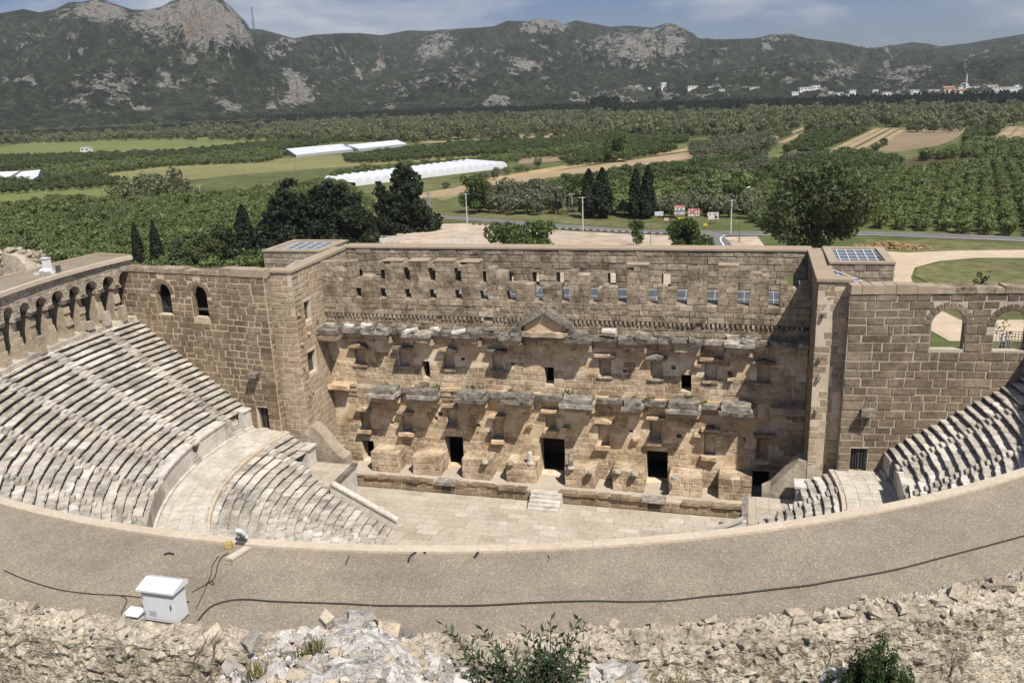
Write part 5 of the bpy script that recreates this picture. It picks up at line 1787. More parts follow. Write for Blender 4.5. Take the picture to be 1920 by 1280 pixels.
for q_, m_ in (([(640, 236), (900, 229), (1150, 222), (1400, 216), (1400, 222), (1150, 229), (900, 237), (640, 244)], 'meadow'), ([(-20, 258), (250, 250), (520, 245), (520, 251), (250, 258), (-20, 266)], 'meadow_dry'), ([(1450, 226), (1700, 222), (1940, 220), (1940, 225), (1700, 229), (1450, 233)], 'meadow'), ([(1000, 240), (1250, 233), (1310, 236), (1050, 246)], 'meadow_dry')):
    sheet('field', q_, M[m_], .05)
    CLEAR.append(np.array(px_poly(q_)))
WHERE = {k: [] for k in UT}
def orchard(pts, kind, sp, rowsp, dirp, size, jit=.12, drop=.04, world=False):
    pxm = (sum(p[0] for p in pts)/len(pts), sum(p[1] for p in pts)/len(pts))
    where = ('left of the white tunnels' if pxm[0] < 620 else 'in the middle of the plain' if pxm[0] < 1230 else 'right of the billboards')+(' near the road' if pxm[1] > 355 else ' among the fields' if pxm[1] > 300 else ' towards the hills')
    # the outline follows the visible canopy, so it is traced on a plane at canopy height
    poly = np.array([gz(a_, b_, GZ+(min(1.1*size, 5.0)*min(1, max(0, (385-b_)/50)) if kind != 'conifer' else 0))[:2] for a_, b_ in pts])
    d = np.array(gz(*dirp[1], GZ)[:2])-np.array(gz(*dirp[0], GZ)[:2])
    d /= np.linalg.norm(d)
    nrm = np.array([-d[1], d[0]])
    c = poly.mean(0)
    q = poly-c
    u0, u1 = (q@d).min(), (q@d).max()
    v0, v1 = (q@nrm).min(), (q@nrm).max()
    U, W = np.meshgrid(np.arange(u0, u1, sp), np.arange(v0, v1, rowsp))
    P = c+U.ravel()[:, None]*d+W.ravel()[:, None]*nrm
    P = P+rn.normal(size=P.shape)*jit*sp
    P = P[inside(P, poly)]
    P = P[rn.random(len(P)) > drop]
    for ta, tb in TRACKS:      # keep the farm tracks open
        dd_ = tb-ta
        s_ = np.clip(((P-ta)@dd_)/(dd_@dd_), -.15, 1.05)
        P = P[np.linalg.norm(P-(ta+s_[:, None]*dd_), axis=1) > 4.6]
    if kind == 'scrub':
        for cp_ in CLEAR: P = P[~inside(P, cp_)]
    lo, hi = (.45, 1.6) if kind == 'scrub' else (.76, 1.22)
    for p in P:
        s_ = size*rn.uniform(lo, hi)
        PLANT[kind].append((p[0], p[1], s_, s_*rn.uniform(.8, 1.3)))
        WHERE[kind].append(where)
DIRA = ((800, 366), (1280, 283))     # along the tan tracks
DIRB = ((1565, 281), (1648, 241))
# right-hand orchards
orchard([(1420, 345), (1500, 325), (1600, 318), (1700, 316), (1800, 305), (1940, 292), (1980, 450), (1760, 436), (1640, 431), (1560, 432), (1480, 433), (1420, 433), (1395, 400)], 'citrus', 3.7, 5.0, DIRB, 2.05, .10)
orchard([(1390, 330), (1500, 300), (1560, 290), (1680, 290), (1700, 313), (1600, 317), (1480, 328), (1400, 345)], 'citrus_dark', 4.6, 5.5, DIRB, 2.3)
orchard([(1720, 292), (1790, 272), (1830, 262), (1960, 262), (1960, 292), (1850, 300), (1830, 283)], 'citrus', 5, 5.5, DIRB, 2.7)
orchard([(1530, 290), (1590, 279), (1660, 287), (1620, 292)], 'citrus', 5, 5, DIRB, 2.5)
for a_, b_ in ((1465, 1530), (1490, 1560), (1520, 1590), (1545, 1612), (1569, 1650), (1592, 1665), (1617, 1682)):
    orchard([(a_+2, 280), (b_-4, 240), (b_+14, 240), (a_+22, 280)], 'citrus_dark', 5, 5.5, DIRB, 2.4, .1)
orchard([(1800, 262), (1822, 240), (1880, 238), (1845, 263)], 'citrus_dark', 6, 7, DIRB, 2.6)
orchard([(1290, 272), (1345, 258), (1440, 248), (1500, 247), (1440, 275), (1350, 283), (1300, 286)], 'olive', 7, 7, DIRB, 3.0)
orchard([(1310, 325), (1420, 300), (1520, 286), (1530, 292), (1440, 318), (1390, 330), (1330, 338)], 'olive', 6.5, 6.5, DIRA, 2.7)
# left-hand orchards
orchard([(-60, 402), (0, 395), (110, 376), (190, 380), (270, 376), (380, 370), (470, 362), (545, 345), (640, 340), (700, 392), (690, 440), (560, 500), (240, 540), (0, 540), (-60, 520)], 'citrus', 3.9, 4.9, DIRA, 2.15, .16)
orchard([(-40, 340), (90, 330), (180, 322), (235, 343), (160, 350), (0, 362), (-40, 366)], 'citrus_dark', 4.0, 9, DIRA, 2.1)
orchard([(80, 312), (300, 298), (480, 281), (540, 285), (500, 297), (300, 306), (170, 322), (90, 330)], 'citrus', 4.6, 6, DIRA, 2.6)
orchard([(-40, 292), (0, 291), (200, 286), (330, 281), (540, 262), (660, 256), (780, 256), (760, 262), (640, 262), (540, 277), (300, 296), (170, 300), (0, 318)], 'citrus_dark', 4.6, 10, DIRA, 2.2)
orchard([(640, 291), (860, 266), (980, 262), (1130, 253), (1200, 256), (1130, 270), (1000, 280), (870, 287), (700, 299), (650, 299)], 'citrus_dark', 4.4, 5.2, DIRA, 2.3)
orchard([(590, 345), (640, 318), (760, 305), (870, 297), (980, 283), (1130, 268), (1200, 262), (1180, 280), (1010, 290), (960, 300), (780, 311), (640, 334)], 'citrus', 4.6, 8.5, DIRA, 2.1)
orchard([(1050, 294), (1130, 278), (1210, 268), (1270, 275), (1210, 288), (1070, 304)], 'citrus_dark', 5, 5, DIRA, 2.4)
orchard([(1130, 256), (1280, 247), (1290, 262), (1200, 268), (1140, 268)], 'citrus_dark', 5.5, 7, DIRA, 2.7)
orchard([(770, 352), (880, 330), (950, 316), (990, 306), (1010, 306), (960, 326), (860, 345), (780, 362)], 'olive', 8, 8, DIRA, 2.4, .3, .3)
# around the road
orchard([(870, 385), (940, 362), (1040, 358), (1075, 398), (1000, 408), (900, 400)], 'olive', 5.5, 5.5, DIRA, 3.3, .2)
orchard([(960, 362), (1060, 336), (1160, 319), (1300, 300), (1430, 287), (1440, 300), (1300, 322), (1160, 345), (1060, 366), (985, 374)], 'citrus_dark', 5.0, 6, DIRA, 2.5, .25)
orchard([(1080, 370), (1160, 350), (1240, 340), (1300, 335), (1400, 330), (1420, 400), (1250, 400), (1230, 406), (1130, 408)], 'citrus', 5.5, 5.5, DIRA, 3.0, .25)
orchard([(1225, 404), (1310, 385), (1420, 378), (1440, 412), (1330, 411), (1225, 410)], 'olive', 5.5, 5.5, DIRA, 3.2, .25)
# scrub and poplar belt beyond the fields, dark conifer windbreak at the foot of the hills
orchard([(-80, 268), (-80, 248), (300, 237), (640, 227), (1000, 216), (1300, 210), (1980, 196), (1980, 236), (1600, 238), (1440, 246), (1290, 250), (1130, 250), (900, 256), (760, 258), (640, 258), (300, 256)], 'scrub', 12, 12, DIRA, 4.2, .45, .30)
orchard([(480, 230), (700, 221), (1000, 212), (1060, 210), (1300, 205), (1980, 190), (1980, 194), (1300, 209), (1000, 216), (700, 225), (480, 234)], 'conifer', 7, 7, DIRA, 13, .4, .1)
orchard([(1110, 208), (1125, 206), (1160, 208), (1160, 218), (1110, 219)], 'conifer', 6, 6, DIRA, 20, .3, .1)
# small shrubs spotting the hedgerows
orchard([(240, 352), (320, 344), (380, 352), (330, 372), (200, 382)], 'scrub', 7, 7, DIRA, 3.0, .4, .25)
NAMES = {'citrus': ('orange_tree', 'leafy round orange tree in dense orchard', 'orange trees in the orchards'),
         'citrus_dark': ('lemon_tree', 'dark green round citrus tree in rows', 'dark citrus trees in rows'),
         'olive': ('olive_tree', 'grey-green olive tree in a grove', 'olive trees on the plain'),
         'scrub': ('poplar_tree', 'dull green scrub belt tree', 'trees of the scrub belt'),
         'conifer': ('far_cypress', 'far dark windbreak cypress', 'far windbreak cypresses')}
def scatter_group(nodes_name, kind):
    src = bpy.data.collections.new('sources_'+kind)
    for me in UT[kind]:
        o = bpy.data.objects.new('tree_source', me)
        src.objects.link(o)
    ng = bpy.data.node_groups.new(nodes_name, 'GeometryNodeTree')
    ng.interface.new_socket('Geometry', in_out='INPUT', socket_type='NodeSocketGeometry')
    ng.interface.new_socket('Geometry', in_out='OUTPUT', socket_type='NodeSocketGeometry')
    N = ng.nodes.new
    gi, go = N('NodeGroupInput'), N('NodeGroupOutput')
    ip = N('GeometryNodeInstanceOnPoints')
    ci = N('GeometryNodeCollectionInfo')
    ci.inputs['Collection'].default_value = src
    ci.inputs['Separate Children'].default_value = True
    ci.inputs['Reset Children'].default_value = True
    ip.inputs['Pick Instance'].default_value = True
    at = N('GeometryNodeInputNamedAttribute'); at.data_type = 'FLOAT_VECTOR'; at.inputs['Name'].default_value = 'size3'
    rt = N('GeometryNodeInputNamedAttribute'); rt.data_type = 'FLOAT_VECTOR'; rt.inputs['Name'].default_value = 'turn3'
    ng.links.new(gi.outputs[0], ip.inputs['Points'])
    ng.links.new(ci.outputs[0], ip.inputs['Instance'])
    ng.links.new(at.outputs['Attribute'], ip.inputs['Scale'])
    ng.links.new(rt.outputs['Attribute'], ip.inputs['Rotation'])
    ng.links.new(ip.outputs[0], go.inputs[0])
    return ng
for kind, L in PLANT.items():
    if not L: continue
    P = np.array(L)
    WH_ = np.array(WHERE[kind])
    P3 = np.column_stack([P[:, 0], P[:, 1], np.full(len(P), GZ)])
    x, y, z = proj(P3)
    ok = (z > 0) & (x > -200) & (x < 2120)
    P, P3, x, y, z, WH_ = P[ok], P3[ok], x[ok], y[ok], z[ok], WH_[ok]
    sc = np.where((x > 5) & (x < 1915) & (y < 480), P[:, 2]/z, 0)
    order = np.argsort(-sc)
    lim = 300
    nm, lab, grp = NAMES[kind]
    for i in order[:lim]:
        o = bpy.data.objects.new(nm, UT[kind][rl.randrange(4)])
        link(o, None, (P[i, 0], P[i, 1], GZ))
        o.scale = (P[i, 2], P[i, 2], P[i, 3])
        o.rotation_euler = (0, 0, rl.uniform(0, 6.28))
        props(o, lab+' '+str(WH_[i]), 'tree', grp)
    rest = order[lim:]
    if len(rest):
        me = bpy.data.meshes.new('orchard')
        me.vertices.add(len(rest))
        me.vertices.foreach_set('co', P3[rest].astype(np.float32).ravel())
        s3 = np.column_stack([P[rest, 2], P[rest, 2], P[rest, 3]]).astype(np.float32)
        t3 = np.column_stack([np.zeros(len(rest)), np.zeros(len(rest)), rn.uniform(0, 6.28, len(rest))]).astype(np.float32)
        for nme, arr in (('size3', s3), ('turn3', t3)):
            at = me.attributes.new(nme, 'FLOAT_VECTOR', 'POINT')
            at.data.foreach_set('vector', arr.ravel())
        o = bpy.data.objects.new({'scrub': 'scrub_wood', 'conifer': 'windbreak'}.get(kind, 'orchard'), me)
        link(o, None, (0, 0, 0))
        props(o, {'citrus': 'dense bright green orange orchards covering the plain', 'citrus_dark': 'rows of dark green citrus trees on the plain', 'olive': 'grey-green olive groves by the fields', 'scrub': 'belt of dull green scrub and poplars at the far edge of the plain', 'conifer': 'dark line of cypresses at the foot of the hills'}[kind], 'trees', None, 'stuff')
        md = o.modifiers.new('scatter', 'NODES')
        md.node_group = scatter_group('scatter_'+kind, kind)

# ---- single trees that stand out
def limbs(mb, base, h, r, rr, n=5, spread=.35):
    top = np.array(base)+[rr.uniform(-.04, .04)*h, rr.uniform(-.04, .04)*h, h*.75]
    mid = (np.array(base)+top)/2+[rr.uniform(-.03, .03)*h, rr.uniform(-.03, .03)*h, 0]
    mb.tube([base, mid, top], [r, r*.7, r*.25], 8)
    for k in range(n):
        f = rr.uniform(.3, .7)
        s = np.array(base)*(1-f)+top*f
        an = rr.uniform(0, 6.28)
        e = s+np.array([math.cos(an)*spread*h, math.sin(an)*spread*h, h*rr.uniform(.15, .3)])
        mb.tube([s, (s+e)/2+[0, 0, -.02*h], e], [r*.4, r*.28, r*.08], 5)
def single_tree(kind, px, top, wpx, label, base=None, dist=None, name='tree', seed=1, leafn=3000, group=None, lm=None, lsz=None):
    rg = np.random.default_rng(seed)
    rr = random.Random(seed)
    if base is not None: loc = gz(px, base, GZ)
    else: loc = at_depth(px, 450, dist)
    loc = np.array([loc[0], loc[1], GZ])
    dd = math.hypot(loc[0]-CAM[0], loc[1]-CAM[1])
    h = at_depth(px, top, dd)[2]-GZ
    w = wpx*math.hypot(dd, CAM[2])/FPX
    R = w/2
    t = empty(name, tuple(loc), label, 'tree', group)
    tm = MB()
    limbs(tm, loc, h, max(.12, .022*h), rr, 6, .3*w/h)
    tm.build('trunk', M['bark'], t)
    if kind == 'cypress':
        n = leafn
        z = rg.random(n)**.85
        prof = np.minimum(1, (z/.12)**.6)*(1-z**2.2)**.8
        a = rg.random(n)*6.283
        lump = 1+.18*np.sin(a*3+z*9+seed)+.12*np.sin(a*5-z*17)
        Rr = R*prof*lump*(.55+.45*rg.random(n)**.5)+.05
        C = loc+np.stack([Rr*np.cos(a), Rr*np.sin(a), h*(.03+.97*z)], 1)
        o = np.stack([np.cos(a), np.sin(a), .6+0*a], 1)
        V, F_ = leaves(C, lsz or R*.16, rg, o, 1.2, .4)
        mt = LM['conifer']
    elif kind == 'pine':
        lob = []
        for k in range(70):
            z = rr.uniform(.06, .97)**1.15
            rad = R*(1-z)**.5*1.02
            an = rr.uniform(0, 6.28)
            q = rad*rr.uniform(.05, .8)
            lob.append((loc+np.array([q*math.cos(an), q*math.sin(an), h*z]), max(R*.12, rad*.40)*rr.uniform(.8, 1.2), .75))
        C, d = lobes_cloud(lob, leafn, rg, .5)
        C[:, 2] = np.minimum(C[:, 2], GZ+h*1.02)
        V, F_ = leaves(C, lsz or .06*R+.14, rg, d, .7, .4)
        mt = LM['conifer']
    else:
        lob = []
        for k in range(26):
            zf = rr.uniform(.22, .92)
            rad = R*math.sqrt(max(.05, 1-((zf-.52)/.56)**2))
            an = rr.uniform(0, 6.28)
            q = rad*rr.uniform(.15, .82)
            lob.append((loc+np.array([q*math.cos(an), q*math.sin(an), h*zf]), R*rr.uniform(.2, .36), min(1.1, .5+.5*h/w)))
        C, d = lobes_cloud(lob, leafn, rg, .45)
        C[:, 2] = np.clip(C[:, 2], GZ+.06*h, GZ+h*1.03)
        V, F_ = leaves(C, lsz or (.035*R+.14), rg, d, .75, .35)
        mt = LM[lm or 'broad']
    arr_obj('crown', V, F_, [mt], t)
    return t
ST = single_tree
ST('pine', 765, 303, 112, 'tall dark conifer standing at the left edge of the dirt lot by the lattice pole', base=434, name='conifer_tree', seed=3, leafn=9000)
ST('pine', 718, 338, 58, 'narrow dark conifer just left of the tallest conifer by the dirt lot', base=442, name='conifer_tree', seed=4, leafn=3500)
ST('pine', 557, 332, 112, 'big dark conifer with a pointed top at the left of the conifer clump', base=480, name='conifer_tree', seed=5, leafn=9000)
ST('pine', 604, 345, 100, 'dark conifer in the middle of the clump behind the left tower', base=478, name='conifer_tree', seed=6, leafn=8000)
ST('pine', 648, 342, 112, 'dark conifer at the right of the clump behind the left tower', base=474, name='conifer_tree', seed=7, leafn=9000)
ST('pine', 528, 365, 84, 'broad dark conifer at the left rim of the clump behind the left tower', base=486, name='conifer_tree', seed=51, leafn=6000)
ST('pine', 626, 336, 96, 'tall dark conifer in the back of the clump behind the left tower', base=468, name='conifer_tree', seed=52, leafn=8000)
ST('pine', 674, 362, 88, 'round-topped dark conifer at the right rim of the clump', base=466, name='conifer_tree', seed=53, leafn=6000)
ST('pine', 690, 392, 44, 'lowest dark conifer right of the clump behind the left tower', base=468, name='conifer_tree', seed=8, leafn=3000)
ST('cypress', 465, 385, 36, 'pointed dark cypress left of the conifer clump', base=490, name='cypress_tree', seed=9)
ST('pine', 505, 408, 84, 'low dark conifer between the pointed cypress and the clump', base=488, name='conifer_tree', seed=10, leafn=3500)
ST('broad', 425, 415, 66, 'dusky broad tree left of the pointed cypress', base=505, name='broadleaf_tree', seed=11, lm='poplar')
ST('broad', 385, 432, 60, 'dusky low tree right of the two slim cypresses', base=510, name='broadleaf_tree', seed=12, lm='poplar')
ST('broad', 345, 440, 64, 'dusky round tree just right of the two slim cypresses', base=512, name='broadleaf_tree', seed=41, lm='poplar')
ST('pine', 440, 425, 50, 'small dark conifer left of the pointed cypress', base=505, name='conifer_tree', seed=42, leafn=3000)
ST('cypress', 265, 417, 20, 'left one of two slim dark cypresses behind the left wall', base=512, name='cypress_tree', seed=13, leafn=2200)
ST('cypress', 300, 414, 22, 'right one of two slim dark cypresses behind the left wall', base=512, name='cypress_tree', seed=14, leafn=2200)
ST('cypress', 1105, 318, 32, 'dark columnar cypress left of a close pair across the road', base=409, name='cypress_tree', seed=15)
ST('cypress', 1130, 316, 34, 'dark columnar cypress right of a close pair across the road', base=409, name='cypress_tree', seed=16)
ST('cypress', 1192, 318, 26, 'dark columnar cypress left of the twin tops by the white billboard', base=410, name='cypress_tree', seed=17)
ST('cypress', 1214, 312, 28, 'dark columnar cypress right of the twin tops by the white billboard', base=410, name='cypress_tree', seed=18)
ST('broad', 893, 325, 72, 'bright green round tree across the road above the light pole', base=400, name='broadleaf_tree', seed=19)
ST('broad', 985, 408, 150, 'wide leafy fig tree showing above the middle of the stage building', dist=190, name='fig_tree', seed=33, leafn=6500, lsz=.42)
ST('broad', 1193, 414, 40, 'small slender tree in the dirt lot behind the stage building', base=464, name='broadleaf_tree', seed=21, leafn=1500)
ST('broad', 1293, 412, 92, 'dense green tree between the dirt lot and the side road', dist=195, name='broadleaf_tree', seed=22, leafn=4500)
ST('broad', 1525, 312, 205, 'very large grey-green tree rising behind the right end of the stage building', dist=195, name='poplar_tree', seed=23, leafn=11000, lm='poplar', lsz=.42)
ST('broad', 1155, 248, 64, 'lone round tree between the two tan fields in the middle of the plain', base=304, name='broadleaf_tree', seed=24, leafn=3000)
ST('broad', 1440, 222, 34, 'lone dark tree at the edge of the far olive grove', base=252, name='broadleaf_tree', seed=25, leafn=1500, lm='poplar')
ST('broad', 725, 222, 26, 'bushy dark tree standing out of the far scrub on the left', base=256, name='broadleaf_tree', seed=26, leafn=1500, lm='poplar')
ST('broad', 1370, 345, 60, 'rounded green tree beside the pergola across the road', base=395, name='broadleaf_tree', seed=27)
ST('broad', 1010, 335, 60, 'round tree on the near edge of the long tan field', base=368, name='broadleaf_tree', seed=28)
ST('broad', 1090, 330, 70, 'spreading tree on the near edge of the tan field by the cypress pair', base=372, name='broadleaf_tree', seed=29)
def palm(px, base, top, label, seed):
    rr = random.Random(seed)
    loc = gz(px, base, GZ)
    h = at_depth(px, top, math.hypot(loc[0]-CAM[0], loc[1]-CAM[1]))[2]-GZ
    t = empty('palm_tree', tuple(loc), label, 'tree', 'palms across the road')
    MB().tube([loc, loc+[.1, 0, h*.4], loc+[0, 0, h*.78]], [.42, .36, .38], 8).build('trunk', M['bark'], t)
    c = MB()
    o = loc+np.array([0, 0, h*.78])
    for k in range(34):
        an = rr.uniform(0, 6.28)
        el = rr.uniform(-.9, 1.3)
        L = rr.uniform(1.7, 2.3)
        d = np.array([math.cos(an)*math.cos(el), math.sin(an)*math.cos(el), math.sin(el)])
        sd = np.array([-math.sin(an), math.cos(an), 0])*.3
        prev = o
        for s in range(3):
            nx = o+d*L*(s+1)/3+np.array([0, 0, -.22*((s+1)/3)**2*L])
            w0, w1 = (1.0, 1.2, .8)[s], (1.2, .8, .15)[s]
            c.poly([prev-sd*w0, prev+sd*w0, nx+sd*w1, nx-sd*w1], [(0, 1, 2, 3)])
            prev = nx
    c.build('crown', LM['olive'], t)
palm(1042, 402, 350, 'left palm of the small palm cluster across the road', 1)
palm(1054, 403, 345, 'middle palm of the small palm cluster across the road', 2)
palm(1064, 402, 354, 'right palm of the small palm cluster across the road', 3)
palm(1312, 374, 335, 'single palm left of the white pergola beam across the road', 4)
palm(1262, 366, 340, 'low palm among the trees behind the billboards', 5)
# dry hay heap and a young conifer on the lawn
hp = gz(1668, 464, GZ)
sp = []
for k in range(160):
    u, v = rl.gauss(0, 1.5), rl.gauss(0, .8)
    sp.append(((hp[0]+u*2.4, hp[1]+v*2, GZ+.1+1.2*math.exp(-(u*u/4+v*v)) *rl.random()), (rl.uniform(.3, .9), rl.uniform(.3, .7), rl.uniform(.2, .5)), 0))
hh = empty('hay_heap', tuple(hp), 'low heap of dry brown hay on the grass behind the right tower', 'heap')
rocks_on(hh, sp, [M['hay']], 0, 'clump', 'hay')
ST('broad', 1838, 505, 26, 'thin dark sapling on the lawn behind the right wall', base=560, name='sapling', seed=31, leafn=260, lsz=.22, lm='conifer')
ST('broad', 1873, 596, 44, 'thorny sapling seen through the second arch of the right wall', base=700, name='sapling', seed=32, leafn=240, lsz=.16, lm='conifer')

# ------------------------------------------------------------------ greenhouses
def gable(name, base0, base1, ridge0, ridge1, zr, ze, label, parent=None):
    """gabled plastic house: near eave from two ground pixels, ridge from two pixels at height zr"""
    A, B = gz(*base0, GZ), gz(*base1, GZ)
    R0_, R1_ = gz(*ridge0, zr), gz(*ridge1, zr)
    t = empty(name, tuple((A+B)/2), label, 'greenhouse', 'white greenhouses on the plain')
    A2, B2 = 2*R0_-A, 2*R1_-B
    up = lambda p, z: np.array([p[0], p[1], z])
    roof_ = MB()
    for P, Q in ((A, B), (A2, B2)):
        pts = [up(P, ze), up(Q, ze), up(R1_, zr), up(R0_, zr)]
        roof_.poly(pts+[q+[0, 0, .06] for q in pts], [(0, 1, 2, 3), (4, 7, 6, 5), (0, 4, 5, 1), (2, 6, 7, 3)])
    roof_.build('roof', M['poly'], t)
    w = MB()
    w.poly([up(A, GZ), up(B, GZ), up(B, ze), up(A, ze)], [(0, 1, 2, 3)])
    w2 = MB()
    w2.poly([up(A2, GZ), up(B2, GZ), up(B2, ze), up(A2, ze)], [(0, 1, 2, 3)])
    w2.build('side_sheet', M['poly_side'], t)
    w.build('side_sheet', M['poly_side'], t)
    for P, P2, R in ((A, A2, R0_), (B, B2, R1_)):
        e = MB()
        e.poly([up(P, GZ), up(P2, GZ), up(P2, ze), up(R, zr), up(P, ze)], [(0, 1, 2, 3, 4)])
        e.build('gable_end', M['poly_side'], t)
    return t
M['poly_side'] = flat_mat('polythene_side', (0.42, 0.45, 0.47), 0.5, 0.15, .4)
gable('greenhouse', (555.5, 296), (662, 284.5), (537, 279), (641.5, 270), 4.6, 1.8, 'left one of two long white gabled greenhouses end to end')
gable('greenhouse', (672, 284), (763, 274), (651, 272), (744.5, 262.5), 4.6, 1.8, 'right one of two long white gabled greenhouses end to end')
gable('greenhouse', (-60, 345), (62, 333), (-60, 325), (36, 321), 5, 2.2, 'front gabled greenhouse cut by the left edge of the photo')
gable('greenhouse', (62, 332.5), (87, 326), (40, 322), (76, 318.5), 5, 2.2, 'gabled greenhouse end behind another at the left edge')
gable('greenhouse', (1085, 203), (1112, 200), (1092, 197), (1116, 195), 7, 3, 'small pale glasshouse at the foot of the far hills')
tn = empty('tunnel_greenhouse', tuple(gz(800, 335, GZ)), 'long bright white row of arched plastic tunnels beyond the conifers', 'greenhouse')
T0, T1 = gz(667, 349, GZ), gz(951, 315, GZ)
T2, T3 = gz(607, 344, GZ), gz(880, 309, GZ)
NB = 20
for k in range(NB):
    a0, a1 = T0+(T1-T0)*k/NB, T0+(T1-T0)*(k+1)/NB
    b0, b1 = T2+(T3-T2)*k/NB, T2+(T3-T2)*(k+1)/NB
    m_ = MB()
    n_ = 8
    ra, rb = [], []
    for j in range(n_+1):
        f = j/n_
        h = 1.6+2.0*math.sin(math.pi*f)
        ra.append(a0+(a1-a0)*f+[0, 0, h]); rb.append(b0+(b1-b0)*f+[0, 0, h])
    pts = ra+rb
    fs = [(j, j+1, n_+2+j, n_+1+j) for j in range(n_)]
    fs.append(tuple(range(n_, -1, -1)))
    fs.append(tuple(n_+1+j for j in range(n_+1)))
    m_.poly(pts, fs)
    m_.poly([a0, a1, a1+[0, 0, 1.6], a0+[0, 0, 1.6]], [(0, 1, 2, 3)])
    m_.poly([b0, b1, b1+[0, 0, 1.6], b0+[0, 0, 1.6]], [(0, 1, 2, 3)])
    m_.build('tunnel_bay', M['poly'], tn)

# ------------------------------------------------------------------ village at the foot of the hills
M['wash_white'] = flat_mat('whitewash', (0.78, 0.77, 0.74), .8, .06, .2)
M['wash_cream'] = flat_mat('cream_wall', (0.70, 0.62, 0.50), .8, .06, .2)
M['wash_pink'] = flat_mat('pink_wall', (0.62, 0.45, 0.38), .8, .06, .2)
M['wash_grey'] = flat_mat('grey_wall', (0.50, 0.49, 0.46), .8, .06, .2)
M['window_dark'] = flat_mat('window_dark', (0.05, 0.06, 0.07), .3, .02, 1)
M['tile'] = flat_mat('roof_tile', (0.40, 0.20, 0.12), .8, .15, .5)
def far_house(px, py, wpx, hpx, mat, label, pitched=False, name='house', cat='house'):
    P = surf_z(px, py)
    if P is None:
        P = gz(px, py, GZ)
    rr = math.hypot(P[0]-CAM[0], P[1]-CAM[1])
    u = np.array([math.cos(YAW), -math.sin(YAW), 0]); v = np.array([math.sin(YAW), math.cos(YAW), 0])
    a_ = rl.uniform(-.25, .25)
    u, v = u*math.cos(a_)+v*math.sin(a_), v*math.cos(a_)-u*math.sin(a_)
    w, h = wpx*rr/FPX, hpx*rr/FPX
    dp = min(w*.8, 16)
    t = empty(name, tuple(P), label, cat, 'houses of the village below the hills')
    MB().obox(P+[0, 0, h*.42-4], u*w/2, v*dp/2, np.array([0, 0, h*.46+4])).build('wall', mat, t)
    if pitched:
        q = MB(); zt = P[2]+h*.9
        e = [P+u*s*w*.54+v*s2*dp*.56 for s, s2 in ((-1, -1), (1, -1), (1, 1), (-1, 1))]
        e = [np.array([p[0], p[1], zt]) for p in e]
        r0, r1 = (e[0]+e[3])/2+[0, 0, h*.25], (e[1]+e[2])/2+[0, 0, h*.25]
        q.poly(e+[r0, r1], [(0, 1, 5, 4), (2, 3, 4, 5), (1, 2, 5), (3, 0, 4), (3, 2, 1, 0)])
        q.build('roof', M['tile'], t)
    else:
        MB().obox(P+[0, 0, h*.91], u*w*.53, v*dp*.54, np.array([0, 0, h*.03])).build('roof', M['wash_white'] if mat != M['wash_grey'] else mat, t)
    n_ = max(2, int(w/7))
    for k in range(n_):
        c = P-v*(dp/2+.05)+u*w*((k+.5)/n_-.5)+[0, 0, h*.5]
        MB().obox(c, u*w/n_*.2, v*.06, np.array([0, 0, h*.14])).build('window', M['window_dark'], t)
W_, C_, P_, G_ = M['wash_white'], M['wash_cream'], M['wash_pink'], M['wash_grey']
